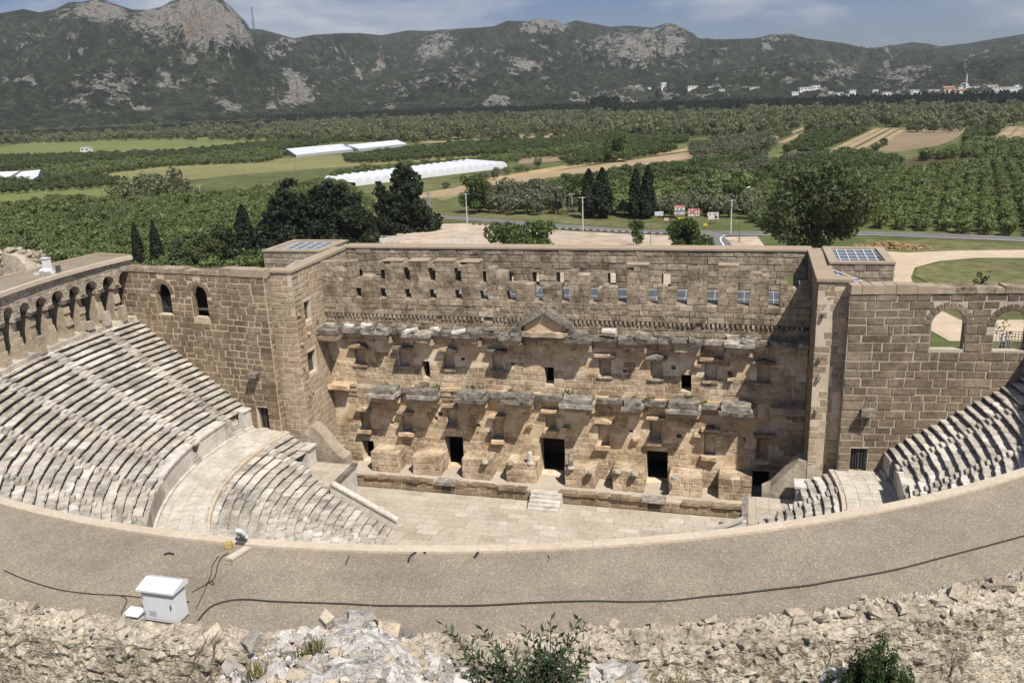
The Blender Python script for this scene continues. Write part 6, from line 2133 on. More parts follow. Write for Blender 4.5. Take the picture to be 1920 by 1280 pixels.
VH = [(1508, 171, 20, 7, W_, 0, 'white house with a long low front at the left end of the village'), (1527, 170, 14, 9, W_, 0, 'taller white block joined to the left end of the village'), (1546, 170, 7, 4, W_, 0, 'tiny white house below the quarry scar'),
      (1556, 178, 8, 6, C_, 0, 'small cream house before the long white one in the left village'), (1571, 180, 16, 6, W_, 0, 'white house with a flat roof by the quarry scar foot'), (1588, 181, 16, 5, G_, 0, 'low grey shed right of the flat-roofed white house'),
      (1596, 173, 12, 4, W_, 0, 'low white house between quarry scar and the bright white cube'), (1660, 184, 14, 10, W_, 0, 'bright white cube house standing alone near the middle of the village'), (1674, 177, 12, 4, W_, 0, 'thin white roof right of the bright white cube house'),
      (1640, 172, 9, 4, W_, 0, 'tiny pale house behind the bright white cube house'), (1711, 173, 16, 4, W_, 0, 'low white house above the white pair in mid village'), (1712, 184, 12, 9, W_, 0, 'left white house of the white pair in mid village'), (1724, 181, 14, 6, W_, 0, 'right white house of the white pair in mid village'),
      (1744, 175, 10, 6, C_, 0, 'cream house left of the pink house'), (1757, 174, 10, 5, W_, 0, 'small white house touching the pink house'), (1776, 177, 18, 11, P_, 1, 'pink house with red tiled roof left of the mosque'), (1796, 177, 18, 7, C_, 1, 'orange-roofed house just below the mosque'),
      (1831, 166, 22, 3.5, W_, 0, 'long thin white roof right of the mosque'), (1856, 170, 18, 9, C_, 0, 'two-storey cream building right of the mosque'), (1889, 169, 39, 5, W_, 0, 'longest white building at the right end of the village'), (1905, 168, 8, 7, W_, 0, 'white end tower of the longest building'),
      (1838, 181, 20, 7, W_, 0, 'white house below the two-storey cream building'), (1861, 182, 17, 9, G_, 0, 'beige-grey block below the two-storey cream building'), (1882, 180, 12, 4, G_, 0, 'low grey roof near the right end of the village'), (1899, 184, 14, 11, W_, 0, 'tall white house at the right end near the dark cypresses'),
      (1195, 169, 8, 7, W_, 0, 'small white house left of the tall white tower house on the hill'), (1217, 168, 6, 4, W_, 0, 'tiny white house between hill trees'), (1243, 165, 9, 10, W_, 0, 'tall white tower house alone on the hill'),
      (1297, 167, 18, 6, W_, 0, 'white farmhouse left of the hillside hamlet'), (1333, 166, 12, 4, W_, 0, 'low white house second from left in the hillside hamlet'), (1353, 171, 10, 4, W_, 0, 'lowest white house of the hillside hamlet'), (1367, 166, 18, 5, W_, 0, 'wide white house in the middle of the hillside hamlet'), (1396, 168, 13, 5, W_, 0, 'white house left of the last one in the hillside hamlet'), (1414, 168, 16, 5, W_, 0, 'last white house on the right of the hillside hamlet'), (1489, 178, 12, 6, W_, 0, 'white house just left of the village under the hill'),
      (163, 285, 15, 8, W_, 0, 'small white hut with overhanging roof among the left fields'), (274, 299, 14, 5, W_, 0, 'low white hut in the orchard rows of the left fields'), (226, 259, 7, 4, W_, 0, 'tiny white hut on the far green field at left'), (1003, 262, 5, 3, W_, 0, 'tiny white hut on the tan field in the middle of the plain')]
for px, py, w, h, mt, pt, lab in VH:
    if py > 200: 
        sv = surf_z
        surf_z = lambda a_, b_: None
        far_house(px, py, w, h, mt, lab, bool(pt), 'hut', 'hut')
        surf_z = sv
    else: far_house(px, py, w, h, mt, lab, bool(pt))
# mosque with dome and minaret
Pm = surf_z(1807, 168)
if Pm is None: Pm = gz(1807, 172, GZ)
rm_ = math.hypot(Pm[0]-CAM[0], Pm[1]-CAM[1])
k_ = rm_/FPX
mq = empty('mosque', tuple(Pm), 'white village mosque with a dome and a slender minaret', 'mosque')
MB().box(Pm[0]-9*k_, Pm[0]+9*k_, Pm[1]-7*k_, Pm[1]+7*k_, Pm[2]-6, Pm[2]+4*k_).build('hall', M['wash_white'], mq)
MB().lathe((Pm[0], Pm[1], Pm[2]+4*k_), [(7.5*k_*math.cos(q*math.pi/14), 6.5*k_*math.sin(q*math.pi/14)) for q in range(8)], 20).build('dome', M['wash_grey'], mq, smooth=True)
MB().lathe((Pm[0]+k_, Pm[1]-8*k_, Pm[2]), [(1.2*k_, -3), (1.1*k_, 12*k_), (1.9*k_, 13*k_), (1.9*k_, 14*k_), (1.0*k_, 14*k_), (.9*k_, 19*k_), (.1*k_, 25*k_)], 10).build('minaret', M['wash_white'], mq)
# radio mast on the ridge right of the rocky peak
Pb = at_depth(477, 60, 4450)
ms = empty('radio_mast', tuple(Pb), 'thin lattice radio mast on the ridge right of the rocky peak', 'mast')
hm = at_depth(477, 13, 4450)[2]-Pb[2]
mm = MB()
for dx_, dy_ in ((-1, -1), (1, -1), (0, 1.2)):
    mm.tube([Pb+[dx_*6, dy_*6, -10], Pb+[dx_*1.6, dy_*1.6, hm]], [1.3, .8], 4)
mm.build('leg', M['iron'], ms)
mm = MB()
for k in range(14):
    f0, f1 = k/14, (k+1)/14
    a_ = 6-4.4*f0; b_ = 6-4.4*f1
    mm.tube([Pb+[-a_, -a_, hm*f0], Pb+[b_, -b_, hm*f1]], .6, 3)
mm.build('bracing', M['iron'], ms)

# ------------------------------------------------------------------ poles, signs and things round the road
def pole_at(px, base, top, label, kind='lamp', r=.16, mat=None):
    P = gz(px, base, GZ)
    d = math.hypot(P[0]-CAM[0], P[1]-CAM[1])
    h = at_depth(px, top, d)[2]-GZ
    t = empty({'lamp': 'lamp_post', 'wire': 'utility_pole'}[kind], tuple(P), label, 'pole')
    MB().tube([P, P+[0, 0, h]], [r, r*.7], 8).build('pole', mat or M['concrete'], t)
    c = MB(); c.obox(P+[0, 0, h*.97], (.9 if kind == 'wire' else .7, .35, 0), (-.04, .06, 0), (0, 0, .06)); c.build('crossarm', mat or M['concrete'], t)
    if kind == 'lamp':
        for s in (-1, 1): MB().obox(P+[s*.7, s*.35, h*.975], (.3, .12, 0), (-.06, .12, 0), (0, 0, .06)).build('lamp_head', M['grey_metal'], t)
        MB().obox(P+[.1, -.15, h*.82], (.22, 0, 0), (0, .14, 0), (0, 0, .28)).build('lamp_box', M['grey_metal'], t)
    else:
        for s in (-1, 0, 1): MB().lathe(P+[s*.8, s*.32, h*.98], [(.05, 0), (.09, .08), (.05, .16)], 6).build('insulator', M['wash_white'], t)
    return t
pole_at(876, 419, 362, 'pale concrete lamp post left of the olive grove by the road', r=.2)
pole_at(1093, 433, 369, 'pale concrete lamp post by the road in front of the cypress pair', r=.2)
pole_at(1370, 439, 374, 'pale concrete lamp post right of the side road', r=.2)
pole_at(1386, 455, 415, 'dark wooden pole with a crossarm right of the side road', 'wire', .14, M['wood'])
pole_at(1220, 466, 420, 'thin dark pole standing in the dirt lot', 'wire', .09, M['wood'])
for px, b, tp, lab in ((1, 381, 356, 'wooden pole at the very left edge of the fields'), (41, 374, 359, 'short wooden pole second from the left edge of the fields'), (192, 367, 350, 'wooden pole before the grey scrub in the left fields'), (287, 371, 354, 'wooden pole right of the grey scrub in the left fields'), (378, 381, 347, 'tall pale pole over the left orchard'), (1290, 292, 277, 'pole beside the far end of the tan field'), (1290-217, 405, 363, 'pale pole right of the palm cluster'), (242, 345, 325, 'thin pole on the olive field at left'), (350, 337, 321, 'thin pole on the long olive-green field'), (458, 327, 312, 'thin pole near the end of the long olive-green field'), (554, 318, 303, 'thin pole before the white gabled greenhouse')):
    pole_at(px, b, tp, lab, 'wire', .12, M['concrete'] if 'pale' in lab else M['wood'])
# lattice transformer tower
P = gz(807, 426, GZ)
d_ = math.hypot(P[0]-CAM[0], P[1]-CAM[1])
h_ = at_depth(805, 357, d_)[2]
lt = empty('lattice_pole', tuple(P), 'steel lattice power pole with a transformer at the corner of the dirt lot', 'pole')
for sx, sy in ((-1, -1), (1, -1), (1, 1), (-1, 1)):
    MB().tube([P+[sx*.55, sy*.55, 0], P+[sx*.25, sy*.25, h_]], .07, 4).build('leg', M['grey_metal'], lt)
br = MB()
for k in range(10):
    f0, f1 = k/10, (k+1)/10
    a_, b_ = .55-.3*f0, .55-.3*f1
    s = 1 if k % 2 else -1
    br.tube([P+[-s*a_, -a_, h_*f0], P+[s*b_, -b_, h_*f1]], .045, 4)
    br.tube([P+[a_, -s*a_, h_*f0], P+[b_, s*b_, h_*f1]], .045, 4)
br.build('bracing', M['grey_metal'], lt)
MB().obox(P+[-.2, 0, h_*.93], (1.3, .3, 0), (-.03, .1, 0), (0, 0, .07)).build('crossarm', M['grey_metal'], lt)
MB().box(P[0]-1.5, P[0]-.3, P[1]-.5, P[1]+.4, h_*.62, h_*.62+1.3).build('transformer', M['grey_metal'], lt)
MB().box(P[0]-.35, P[0]+.35, P[1]-.9, P[1]-.6, GZ, GZ+2.6).build('meter_box', M['wash_white'], lt)
# billboards (flat prints: bands and marks)
def print_mat(name, bands, marks=None):
    t = NT(name)
    tc_ = t.n('ShaderNodeTexCoord').outputs['Object']
    sx = t.n('ShaderNodeSeparateXYZ'); t.s(sx.inputs[0], tc_)
    z = sx.outputs['Z']
    c = t.ramp(z, bands, 'CONSTANT')
    if marks:
        for (z0, z1, col, sc) in marks:
            nz = t.noise(sc, 1, .5, t.mapped((1.0, 1.0, .25), tc_))
            m_ = t.math('MULTIPLY', t.math('GREATER_THAN', nz, .52), t.math('MULTIPLY', t.math('GREATER_THAN', z, z0), t.math('LESS_THAN', z, z1)))
            c = t.mix(m_, c, col)
    return t.done(t.bsdf(c, .6, None, .3))
WH, RED, BLK, BLU, YEL = (.78, .77, .74), (.60, .10, .10), (.06, .07, .07), (.22, .40, .62), (.70, .60, .05)
def billboard(x0, x1, y0, y1, base, mat, label, posts=2, pm=None):
    P0 = gz((x0+x1)/2, base, GZ)
    d = math.hypot(P0[0]-CAM[0], P0[1]-CAM[1])
    zt, zb = at_depth((x0+x1)/2, y0, d)[2], at_depth((x0+x1)/2, y1, d)[2]
    w = (x1-x0)*math.hypot(d, CAM[2])/FPX
    u = np.array([math.cos(YAW*.5), -math.sin(YAW*.5), 0]); v = np.array([math.sin(YAW*.5), math.cos(YAW*.5), 0])
    t = empty('billboard', tuple(P0), label, 'sign')
    # print plate with its own unit box so that the bands sit on it
    me = bpy.data.meshes.new('panel')
    hw, hh = w/2, (zt-zb)
    q = [(-hw, -.06, 0), (hw, -.06, 0), (hw, .06, 0), (-hw, .06, 0), (-hw, -.06, hh), (hw, -.06, hh), (hw, .06, hh), (-hw, .06, hh)]
    me.from_pydata([(a_, b_, c_/hh) for a_, b_, c_ in q], [], [(3, 2, 1, 0), (4, 5, 6, 7), (0, 1, 5, 4), (1, 2, 6, 5), (2, 3, 7, 6), (3, 0, 4, 7)])
    me.materials.append(mat)
    o = bpy.data.objects.new('panel', me)
    link(o, t, (P0[0], P0[1], zb))
    o.rotation_euler = (0, 0, -YAW*.5)
    o.scale = (1, 1, hh)
    for k in range(posts):
        s = (k+.5)/posts-.5
        c = P0+u*w*s*.9+v*.15
        MB().tube([c, c+[0, 0, zt-GZ-.1]], .09, 6).build('post', pm or M['iron'], t)
billboard(1227.7, 1243.2, 396.8, 404.4, 416, print_mat('print_white', [(0, WH), (.9, WH)], [(.35, .6, BLU, 3.0)]), 'small white sign with faint blue lettering on red posts', 2, M['tile'])
billboard(1264.4, 1283.6, 385.2, 404.2, 417, print_mat('print_tall', [(0, (.55, .2, .18)), (.12, BLU), (.3, WH), (.36, BLK), (.5, WH), (.74, (.66, .20, .22))], [(.54, .72, BLK, 4.0), (.8, .94, (.75, .5, .5), 4.0), (.14, .3, WH, 2.0)]), 'tallest billboard with a red head band and picture bands below')
billboard(1290.2, 1310.6, 391.2, 405.6, 418, print_mat('print_red', [(0, WH), (.3, RED), (.42, (.3, .25, .2)), (.68, RED)], [(.03, .28, (.45, .3, .28), 3.0), (.74, .95, WH, 4.0), (.45, .66, WH, 2.2)]), 'wide billboard with red stripes and a picture band')
billboard(1326.8, 1346.3, 398, 411.3, 421, print_mat('print_black', [(0, WH), (.9, WH)], [(.1, .45, BLK, 1.6), (.5, .62, BLK, 3.5), (.68, .92, RED, 3.0)]), 'white billboard with black and red drawings nearest the side road')
billboard(1271.2, 1282.2, 408, 415, 419, print_mat('print_yellow', [(0, YEL), (.9, YEL)], [(.3, .7, (.45, .38, .03), 4.0)]), 'small yellow sign under the tallest billboard')
billboard(1245, 1253.3, 408.4, 414.2, 418, print_mat('print_pink', [(0, (.7, .42, .38)), (.9, (.7, .42, .38))], [(.3, .7, WH, 4.0)]), 'small pink sign right of the small white sign')
billboard(1319, 1325.8, 418.6, 423.4, 427, print_mat('print_arrow', [(0, YEL), (.9, YEL)]), 'small yellow arrow sign at the road junction', 1)
# white beam of a pergola across the road
pg = empty('pergola', tuple(gz(1368, 380, GZ)), 'long sloping white beam on thin posts among the trees across the road', 'pergola')
a_, b_ = gz(1328, 375, GZ), gz(1406, 371, GZ)
za = at_depth(1328, 367, math.hypot(*(a_-CAM)[:2]))[2]; zb = at_depth(1406, 351, math.hypot(*(b_-CAM)[:2]))[2]
MB().tube([(a_[0], a_[1], za), (b_[0], b_[1], zb)], .25, 4).build('beam', M['wash_white'], pg)
for f in (.05, .3, .55, .8, .97):
    q = a_+(b_-a_)*f
    MB().tube([q, (q[0], q[1], za+(zb-za)*f)], .08, 5).build('post', M['wood'], pg)
# steel frames lying in the lot
def frame_at(px, py, w, dpt, h, label, rot):
    P = gz(px, py, GZ)
    t = empty('steel_frame', tuple(P), label, 'frame', 'steel frames in the dirt lot')
    u = np.array([math.cos(rot), math.sin(rot), 0]); v = np.array([-math.sin(rot), math.cos(rot), 0])
    for k in range(4):
        zz = h*(k+1)/4
        q = P+v*dpt*(k/3-.5)
        MB().tube([q-u*w/2+[0, 0, zz], q+u*w/2+[0, 0, zz]], .07, 5).build('rail', M['frame_metal'], t)
    for s in np.linspace(-.5, .5, 6):
        m_ = MB()
        m_.tube([P+u*w*s-v*dpt*.5+[0, 0, h*.25], P+u*w*s+v*dpt*.5+[0, 0, h]], .06, 5)
        m_.tube([P+u*w*s+v*dpt*.5, P+u*w*s+v*dpt*.5+[0, 0, h]], .06, 5)
        m_.build('support', M['frame_metal'], t)
frame_at(728, 458, 9, 3.5, 2.0, 'grey steel stand frame beside the conifers', -.1)
frame_at(860, 466, 9, 3.0, 2.2, 'grey steel stand frame in the open dirt lot', .15)
# pickup on the tan field
Pc = gz(1388, 279, GZ)
pc = empty('pickup_truck', tuple(Pc), 'small blue pickup parked at the end of the tan field', 'car')
M['blue_paint'] = flat_mat('blue_paint', (.05, .16, .5), .35, .03)
MB().box(Pc[0]-2.6, Pc[0]+2.6, Pc[1]-.95, Pc[1]+.95, GZ+.5, GZ+1.15).build('body', M['blue_paint'], pc)
MB().hexa([(Pc[0]-.2, Pc[1]-.85, GZ+1.15), (Pc[0]+1.6, Pc[1]-.85, GZ+1.15), (Pc[0]+1.6, Pc[1]+.85, GZ+1.15), (Pc[0]-.2, Pc[1]+.85, GZ+1.15), (Pc[0]-.1, Pc[1]-.75, GZ+1.85), (Pc[0]+1.1, Pc[1]-.75, GZ+1.85), (Pc[0]+1.1, Pc[1]+.75, GZ+1.85), (Pc[0]-.1, Pc[1]+.75, GZ+1.85)]).build('cabin', M['window_dark'], pc)
for sx in (-1.7, 1.7):
    for sy in (-.95, .95):
        MB().tube([(Pc[0]+sx, Pc[1]+sy-.1, GZ+.42), (Pc[0]+sx, Pc[1]+sy+.1, GZ+.42)], .42, 12).build('wheel', M['cable'], pc)

# ------------------------------------------------------------------ weeds on the ledges
LM['weed'] = leaf_mat('weed_leaves', (0.06, 0.09, 0.02), (0.10, 0.14, 0.03), (0.18, 0.20, 0.05), .3, 1.0)
def weed(px, py, y, z, s, label):
    P = hit(px, py, 1, y)
    c = np.array([P[0], y, z])
    rg = np.random.default_rng(int(px*7+py))
    C = c+rg.normal(size=(60, 3))*np.array([.3, .16, .14])*s+[0, 0, .16*s]
    C[:, 2] = np.maximum(C[:, 2], z)
    V, F_ = leaves(C, .11*s, rg, None, .6)
    arr_obj('weed', V, F_, [LM['weed']], None, tuple(c), label=label, cat='plant', group='weeds on the stage wall ledges')
for i, (px, py, s) in enumerate([(722, 718, .8), (800, 716, 1.2), (818, 714, 1.0), (880, 718, 1.0), (894, 718, 1.2), (960, 724, 1.0), (1066, 728, 1.4), (1092, 734, .8), (1190, 738, .8), (1215, 740, 1.0), (1262, 744, 1.0), (1288, 744, 1.5), (1320, 748, .7), (1400, 752, .8)]):
    weed(px, py, YF-.55, 10.0, s, 'green weed tuft growing on the lower ledge of the stage wall')
for i, (px, py, s) in enumerate([(708, 604, .7), (748, 607, .8), (788, 608, .9), (830, 612, .6), (905, 618, .6), (1150, 640, .6), (1320, 640, .6)]):
    weed(px, py, YF-.5, 16.15, s, 'yellow-green weed tuft growing on the upper cornice of the stage wall')

# ------------------------------------------------------------------ things lying on the gallery roof
zr_ = HR
cb = empty('electric_cabinet', (2.0, -46.95, zr_), 'large white metal electric cabinet with a sloping lid on the gravel roof', 'cabinet')
MB().box(1.45, 2.5, -47.2, -46.68, zr_+.06, zr_+1.02).build('body', M['white_metal'], cb)
MB().box(1.5, 2.45, -47.15, -46.73, zr_-.02, zr_+.06).build('plinth', M['concrete'], cb)
MB().prism([(-47.3, zr_+1.02), (-46.58, zr_+1.02), (-46.58, zr_+1.12), (-46.8, zr_+1.22), (-47.3, zr_+1.08)], 1.37, 2.58, 'yz').build('lid', M['white_metal'], cb)
MB().box(1.5, 2.45, -47.208, -47.2005, zr_+.12, zr_+.97).build('door', M['white_metal'], cb)
MB().box(2.36, 2.39, -47.235, -47.2085, zr_+.5, zr_+.64).build('handle', M['iron'], cb)
for k in range(4): MB().box(1.62, 1.86, -47.214, -47.2085, zr_+.22+.045*k, zr_+.24+.045*k).build('vent_slot', M['grey_metal'], cb)
for zz_ in (.3, .8): MB().box(1.488, 1.512, -47.222, -47.2085, zr_+zz_-.05, zr_+zz_+.05).build('hinge', M['grey_metal'], cb)
sbx = empty('junction_box', (1.0, -47.1, zr_), 'low white box beside the large electric cabinet', 'box')
MB().box(.8, 1.22, -47.24, -46.96, zr_-.02, zr_+.14).build('body', M['white_metal'], sbx)
MB().prism([(-47.29, zr_+.14), (-46.91, zr_+.14), (-46.91, zr_+.22), (-47.29, zr_+.17)], .75, 1.27, 'yz').build('lid', M['white_metal'], sbx)
fl = empty('floodlight', (1.72, -42.72, zr_+.06), 'white floodlight on the inner edge of the gravel roof', 'lamp')
q = MB(); q.obox((1.75, -42.66, zr_+.36), (.13, -.02, 0), (.0, .05, .03), (-.015, -.11, .18)); q.build('housing', M['white_metal'], fl)
for k in range(5):
    q = MB(); q.obox(np.array((1.75, -42.66, zr_+.36))+np.array((-.015, -.11, .18))*(-.7+.35*k)+np.array((0, -.06, -.035)), (.115, -.018, 0), (.0, .014, .009), (0, -.012, .02)); q.build('cooling_fin', M['grey_metal'], fl)
for sx in (-.14, .15):
    MB().tube([(1.74+sx, -42.72, zr_+.06), (1.74+sx, -42.72, zr_+.26), (1.75+sx*.9, -42.68, zr_+.36)], .014, 5).build('bracket', M['iron'], fl)
MB().box(1.58, 1.9, -42.83, -42.6, zr_+.06, zr_+.1).build('foot', M['iron'], fl)
q = MB(); q.obox((1.42, -42.98, zr_+.08), (.10, .05, 0), (-.05, .10, 0), (0, 0, .09)); q.build('box', M['yellow_box'], None, label='small yellow cardboard box beside the floodlight', cat='box')
q = MB()
for k in range(3): q.obox((1.92+.085*k, -43.35+.01*k, zr_+.04), (.036, -.012, 0), (.10, .40, 0), (0, 0, .04))
q.build('timber', M['plank'], None, label='short pale timber lying at the floodlight foot', cat='timber')
def roof_cable(name, pts, r, label, lift=.0):
    path = []
    for i in range(len(pts)-1):
        p0, p1, p2, p3 = [np.array(gz(*pts[min(max(j, 0), len(pts)-1)], zr_)) for j in (i-1, i, i+1, i+2)]
        for k in range(8):
            s = k/8
            path.append(.5*((2*p1)+(-p0+p2)*s+(2*p0-5*p1+4*p2-p3)*s*s+(-p0+3*p1-3*p2+p3)*s**3)+[0, 0, r*.6+lift])
    path.append(np.array(gz(*pts[-1], zr_))+[0, 0, r*.6+lift])
    return MB().tube(path, r, 6).build(name, M['cable'], None, label=label, cat='cable')
roof_cable('thick_cable', [(372, 1163), (385, 1147), (405, 1133), (450, 1124), (520, 1128), (640, 1132), (697, 1135), (711, 1135.5), (800, 1136), (900, 1135), (1000, 1130), (1100, 1127), (1170, 1128.5), (1205, 1128), (1260, 1126), (1330, 1118), (1378, 1114), (1393, 1112), (1450, 1105), (1520, 1097), (1557, 1090), (1588, 1085), (1680, 1068), (1780, 1042), (1860, 1021), (1945, 998)], .026, 'long thick black cable running from the cabinet along the whole gravel roof')
roof_cable('thin_cable', [(360, 1110), (385, 1096), (402, 1083), (408, 1060), (415, 1045), (428, 1036)], .014, 'thin dark cable looping from the cabinet to the floodlight')
roof_cable('thin_cable', [(368, 1140), (380, 1115), (395, 1078), (398, 1060), (410, 1042)], .012, 'second thin cable beside the looping one')
roof_cable('cable_loop', [(392, 1092), (400, 1096), (399, 1090), (391, 1090), (386, 1095)], .012, 'small coil of thin cable right of the cabinet')
roof_cable('thin_cable', [(8, 1069), (50, 1087), (110, 1105), (170, 1113), (225, 1116), (268, 1120)], .016, 'thin dark cable running in from the left to the cabinet')
roof_cable('thin_cable', [(225, 1116), (238, 1125), (228, 1150), (240, 1160)], .012, 'thin cable dropping to the low white box')
roof_cable('rubber_strip', [(766, 1053), (769, 1044), (778, 1037), (788, 1034), (798, 1037)], .035, 'dark torn rubber strip near the roof edge')
roof_cable('rubber_strip', [(648, 1058), (652, 1048), (655, 1041)], .02, 'short dark rubber strip left of the torn one')
roof_cable('rubber_strip', [(890, 1045), (896, 1037)], .045, 'dark rubber scrap in the middle of the roof edge')
roof_cable('rubber_strip', [(1027, 1040), (1030, 1047), (1026, 1053)], .012, 'thin curled dark strip near the roof edge')
roof_cable('rubber_strip', [(308, 1040), (316, 1037), (326, 1039)], .03, 'dark crumbs on the gravel left of the floodlight')
# white box, lamp and ruin at the far left of the gallery roof
lb = empty('lamp_cabinet', (-45.7, .05, zr_), 'white metal cabinet on the far left end of the gallery roof', 'cabinet')
MB().box(-46.0, -45.35, -.2, .25, zr_-.02, zr_+1.05).build('body', M['white_metal'], lb)
MB().box(-46.06, -45.29, -.27, .3, zr_+1.05, zr_+1.13).build('lid', M['white_metal'], lb)
l2 = empty('floodlight', (-43.6, -2.0, zr_), 'white twin floodlight on the far left roof edge', 'lamp')
for k in range(2):
    q = MB(); q.obox((-43.3-.75*k, -2.3+.2*k, zr_+.28), (.3, .05, .04), (-.05, .22, .1), (-.03, -.1, .2)); q.build('lamp_head', M['white_metal'], l2)
MB().box(-45.2, -43.0, -2.2, -2.0, zr_-.02, zr_+.1).build('base_rail', M['white_metal'], l2)
q = MB(); q.obox((-42.9, -1.6, zr_+.45), (.04, .2, 0), (.1, -.02, 0), (0, 0, .3)); q.build('rear_panel', M['iron'], l2)
ru = empty('ruined_wall', (-48.6, -.2, zr_-1.0), 'ruined rubble stump rising behind the far left of the gallery roof', 'ruin')
sp = []
for k in range(260):
    u = rl.uniform(-2.6, 2.2)
    hmax = 2.1*max(.1, 1-abs((u+.1)/2.9)**2.2)
    z = rl.uniform(-1.0, hmax)
    s = rl.uniform(.16, .38)
    sp.append(((-48.6+u*.94, -.2+u*.55+rl.uniform(-.55, .45), zr_+z), (s*1.3, s, s*.8), 0))
rocks_on(ru, sp, [M['rubble']], 90, 'rubble_stone', 'rubble_fill')
q = MB(); q.prism([(-51.2, zr_-1), (-46.6, zr_-1), (-46.6, zr_+.2), (-47.6, zr_+1.5), (-49.2, zr_+1.8), (-50.6, zr_+.7)], -1.3, .5, 'xz'); q.build('ruin_core', M['rubble'], ru)

# ------------------------------------------------------------------ rubble parapet outside the roof, rocky hill top in front of the camera
M['lichen'] = stone_mat('lichen_rock', [(0.60, 0.575, 0.535), (0.70, 0.67, 0.62), (0.50, 0.475, 0.435)], (0.55, 0.54, 0.52), 0.7, 2.2, 9.0, 1.0, 0.03, 0.7, 0.4, 20)
M['tan_rock'] = stone_mat('tan_rock', [(0.58, 0.49, 0.365), (0.66, 0.57, 0.44)], (0.7, 0.66, 0.6), 0.5, 2.0, 9.0, 0.9, 0.03, 0.5, 0.3, 21)
M['grey_rock'] = stone_mat('grey_rock', [(0.30, 0.275, 0.24), (0.40, 0.365, 0.32)], (0.6, 0.6, 0.6), 0.5, 2.0, 9.0, 0.9, 0.03, 0.6, 0.3, 22)
M['rust_rock'] = stone_mat('rust_rock', [(0.30, 0.15, 0.10), (0.42, 0.26, 0.16)], (0.6, 0.6, 0.6), 0.5, 2.0, 9.0, 0.9, 0.03, 0.6, 0.2, 23)
def rubble_wall_mat():
    t = NT('rubble_wall')
    p = t.pos()
    mp_ = t.mapped((1, 1, 1.7))
    cell = t.voro(4.2, 'F1', mp_, 'Color')
    edge = t.voro(4.2, 'DISTANCE_TO_EDGE', mp_)
    n1 = t.noise(.7, 4, .6, p)
    n2 = t.noise(7, 5, .75, p)
    c = t.ramp(cell, [(0.0, (.40, .335, .25)), (.35, (.52, .45, .345)), (.7, (.60, .53, .42)), (1.0, (.46, .40, .32))])
    c = t.mix(t.ramp(edge, [(0.0, .55), (.12, 0.0)]), c, (.62, .55, .44))
    c = t.mix(t.ramp(n1, [(.45, 0.0), (.62, .75)]), c, t.mix(1.0, c, (.5, .49, .47), 'MULTIPLY'))
    c = t.mix(.85, c, t.mix(1.0, c, t.ramp(n2, [(.32, .42), (.5, 1.0), (.68, 1.4)]), 'MULTIPLY'))
    h = t.math('ADD', t.math('MULTIPLY', t.ramp(edge, [(0, 0), (.2, 1)]), .5), n2)
    return t.done(t.bsdf(c, .94, t.bump(h, .9, .05), .15))
pw = empty('rubble_parapet', (14, -46, 22), 'rough rubble wall along the outer edge of the gravel roof', 'wall')
na, nb = 900, 44
t0, t1 = RAD(246), RAD(322)
def ptop(t):
    return HR+.20+.15*noise.noise(Vector((t*30, 1, 0)))+.10*noise.noise(Vector((t*90, 5, 0)))
pr_s = [(0, 47.3, -.5), (.12, 47.36, 0), (.3, 47.8, .06), (.42, 48.2, -.06), (.5, 48.35, -.35), (.75, 48.5, -1.9), (1.0, 49.2, -4.6)]
V, Fq = [], []
for i in range(na+1):
    t = t0+(t1-t0)*i/na
    tp = ptop(t)
    c, s_ = math.cos(t), math.sin(t)
    for j in range(nb+1):
        f = j/nb
        r = np.interp(f, [q[0] for q in pr_s], [q[1] for q in pr_s])
        dz = np.interp(f, [q[0] for q in pr_s], [q[2] for q in pr_s])
        z = tp+dz
        q = Vector((r*c, r*s_, z))
        d = abs(noise.noise(q*3.1))*.5+abs(noise.noise(q*6.5+Vector((4, 4, 4))))*.32+noise.noise(q*14)*.13
        cell = noise.cell(q*Vector((3.4, 3.4, 5.5)) if False else Vector((q.x*3.4, q.y*3.4, q.z*6.0)))
        d = (d-.28)*.34+(cell-.5)*.05
        if f < .1: d = 0
        o_ = max(0, min(1, (f-.3)/.2))
        V.append(((r+d*o_)*c, (r+d*o_)*s_, z+d*(1-o_)))
for i in range(na):
    for j in range(nb):
        a = i*(nb+1)+j
        Fq.append((a, a+1, a+nb+2, a+nb+1)[::-1])
M['rubble_wall'] = rubble_wall_mat()
arr_obj('rubble_core', V, Fq, [M['rubble_wall']], pw)
sp = []
for k in range(650):
    t = rl.uniform(RAD(252), RAD(314))
    f = rl.random()
    tp = ptop(t)
    if f < .55: r, z = rl.uniform(47.4, 48.2), tp+rl.uniform(-.05, .04)
    else:
        z = tp-rl.random()**1.2*3.2
        r = 48.3+max(0, (tp-z-.35))*.10
    s = rl.uniform(.035, .08)*(1.8 if rl.random() < .10 else 1)
    sp.append(((r*math.cos(t), r*math.sin(t), z), (s*1.35, s, s*.55), 0 if rl.random() < .72 else (1 if rl.random() < .5 else 2)))
# bigger tilted stones on the right-hand crest
for px, py, s in ((1487, 1150, .36), (1500, 1165, .3), (1545, 1160, .28), (1690, 1140, .3), (1765, 1128, .3), (1795, 1110, .42), (1860, 1100, .3), (1885, 1095, .45), (1590, 1150, .3), (1640, 1150, .3), (1150, 1170, .3), (1230, 1170, .28), (1330, 1162, .3), (340, 1182, .34), (400, 1190, .36), (60, 1140, .3), (150, 1155, .34), (230, 1168, .3)):
    s *= .7
    P = gz(px, py+6, HR+.15)
    sp.append(((P[0], P[1], HR+.26), (s*1.2, s*.7, s*.45), 0))
rocks_on(pw, sp, [M['rubble'], M['tan_rock'], M['grey_rock']], 300, 'rubble_stone', 'rubble_fill', True)

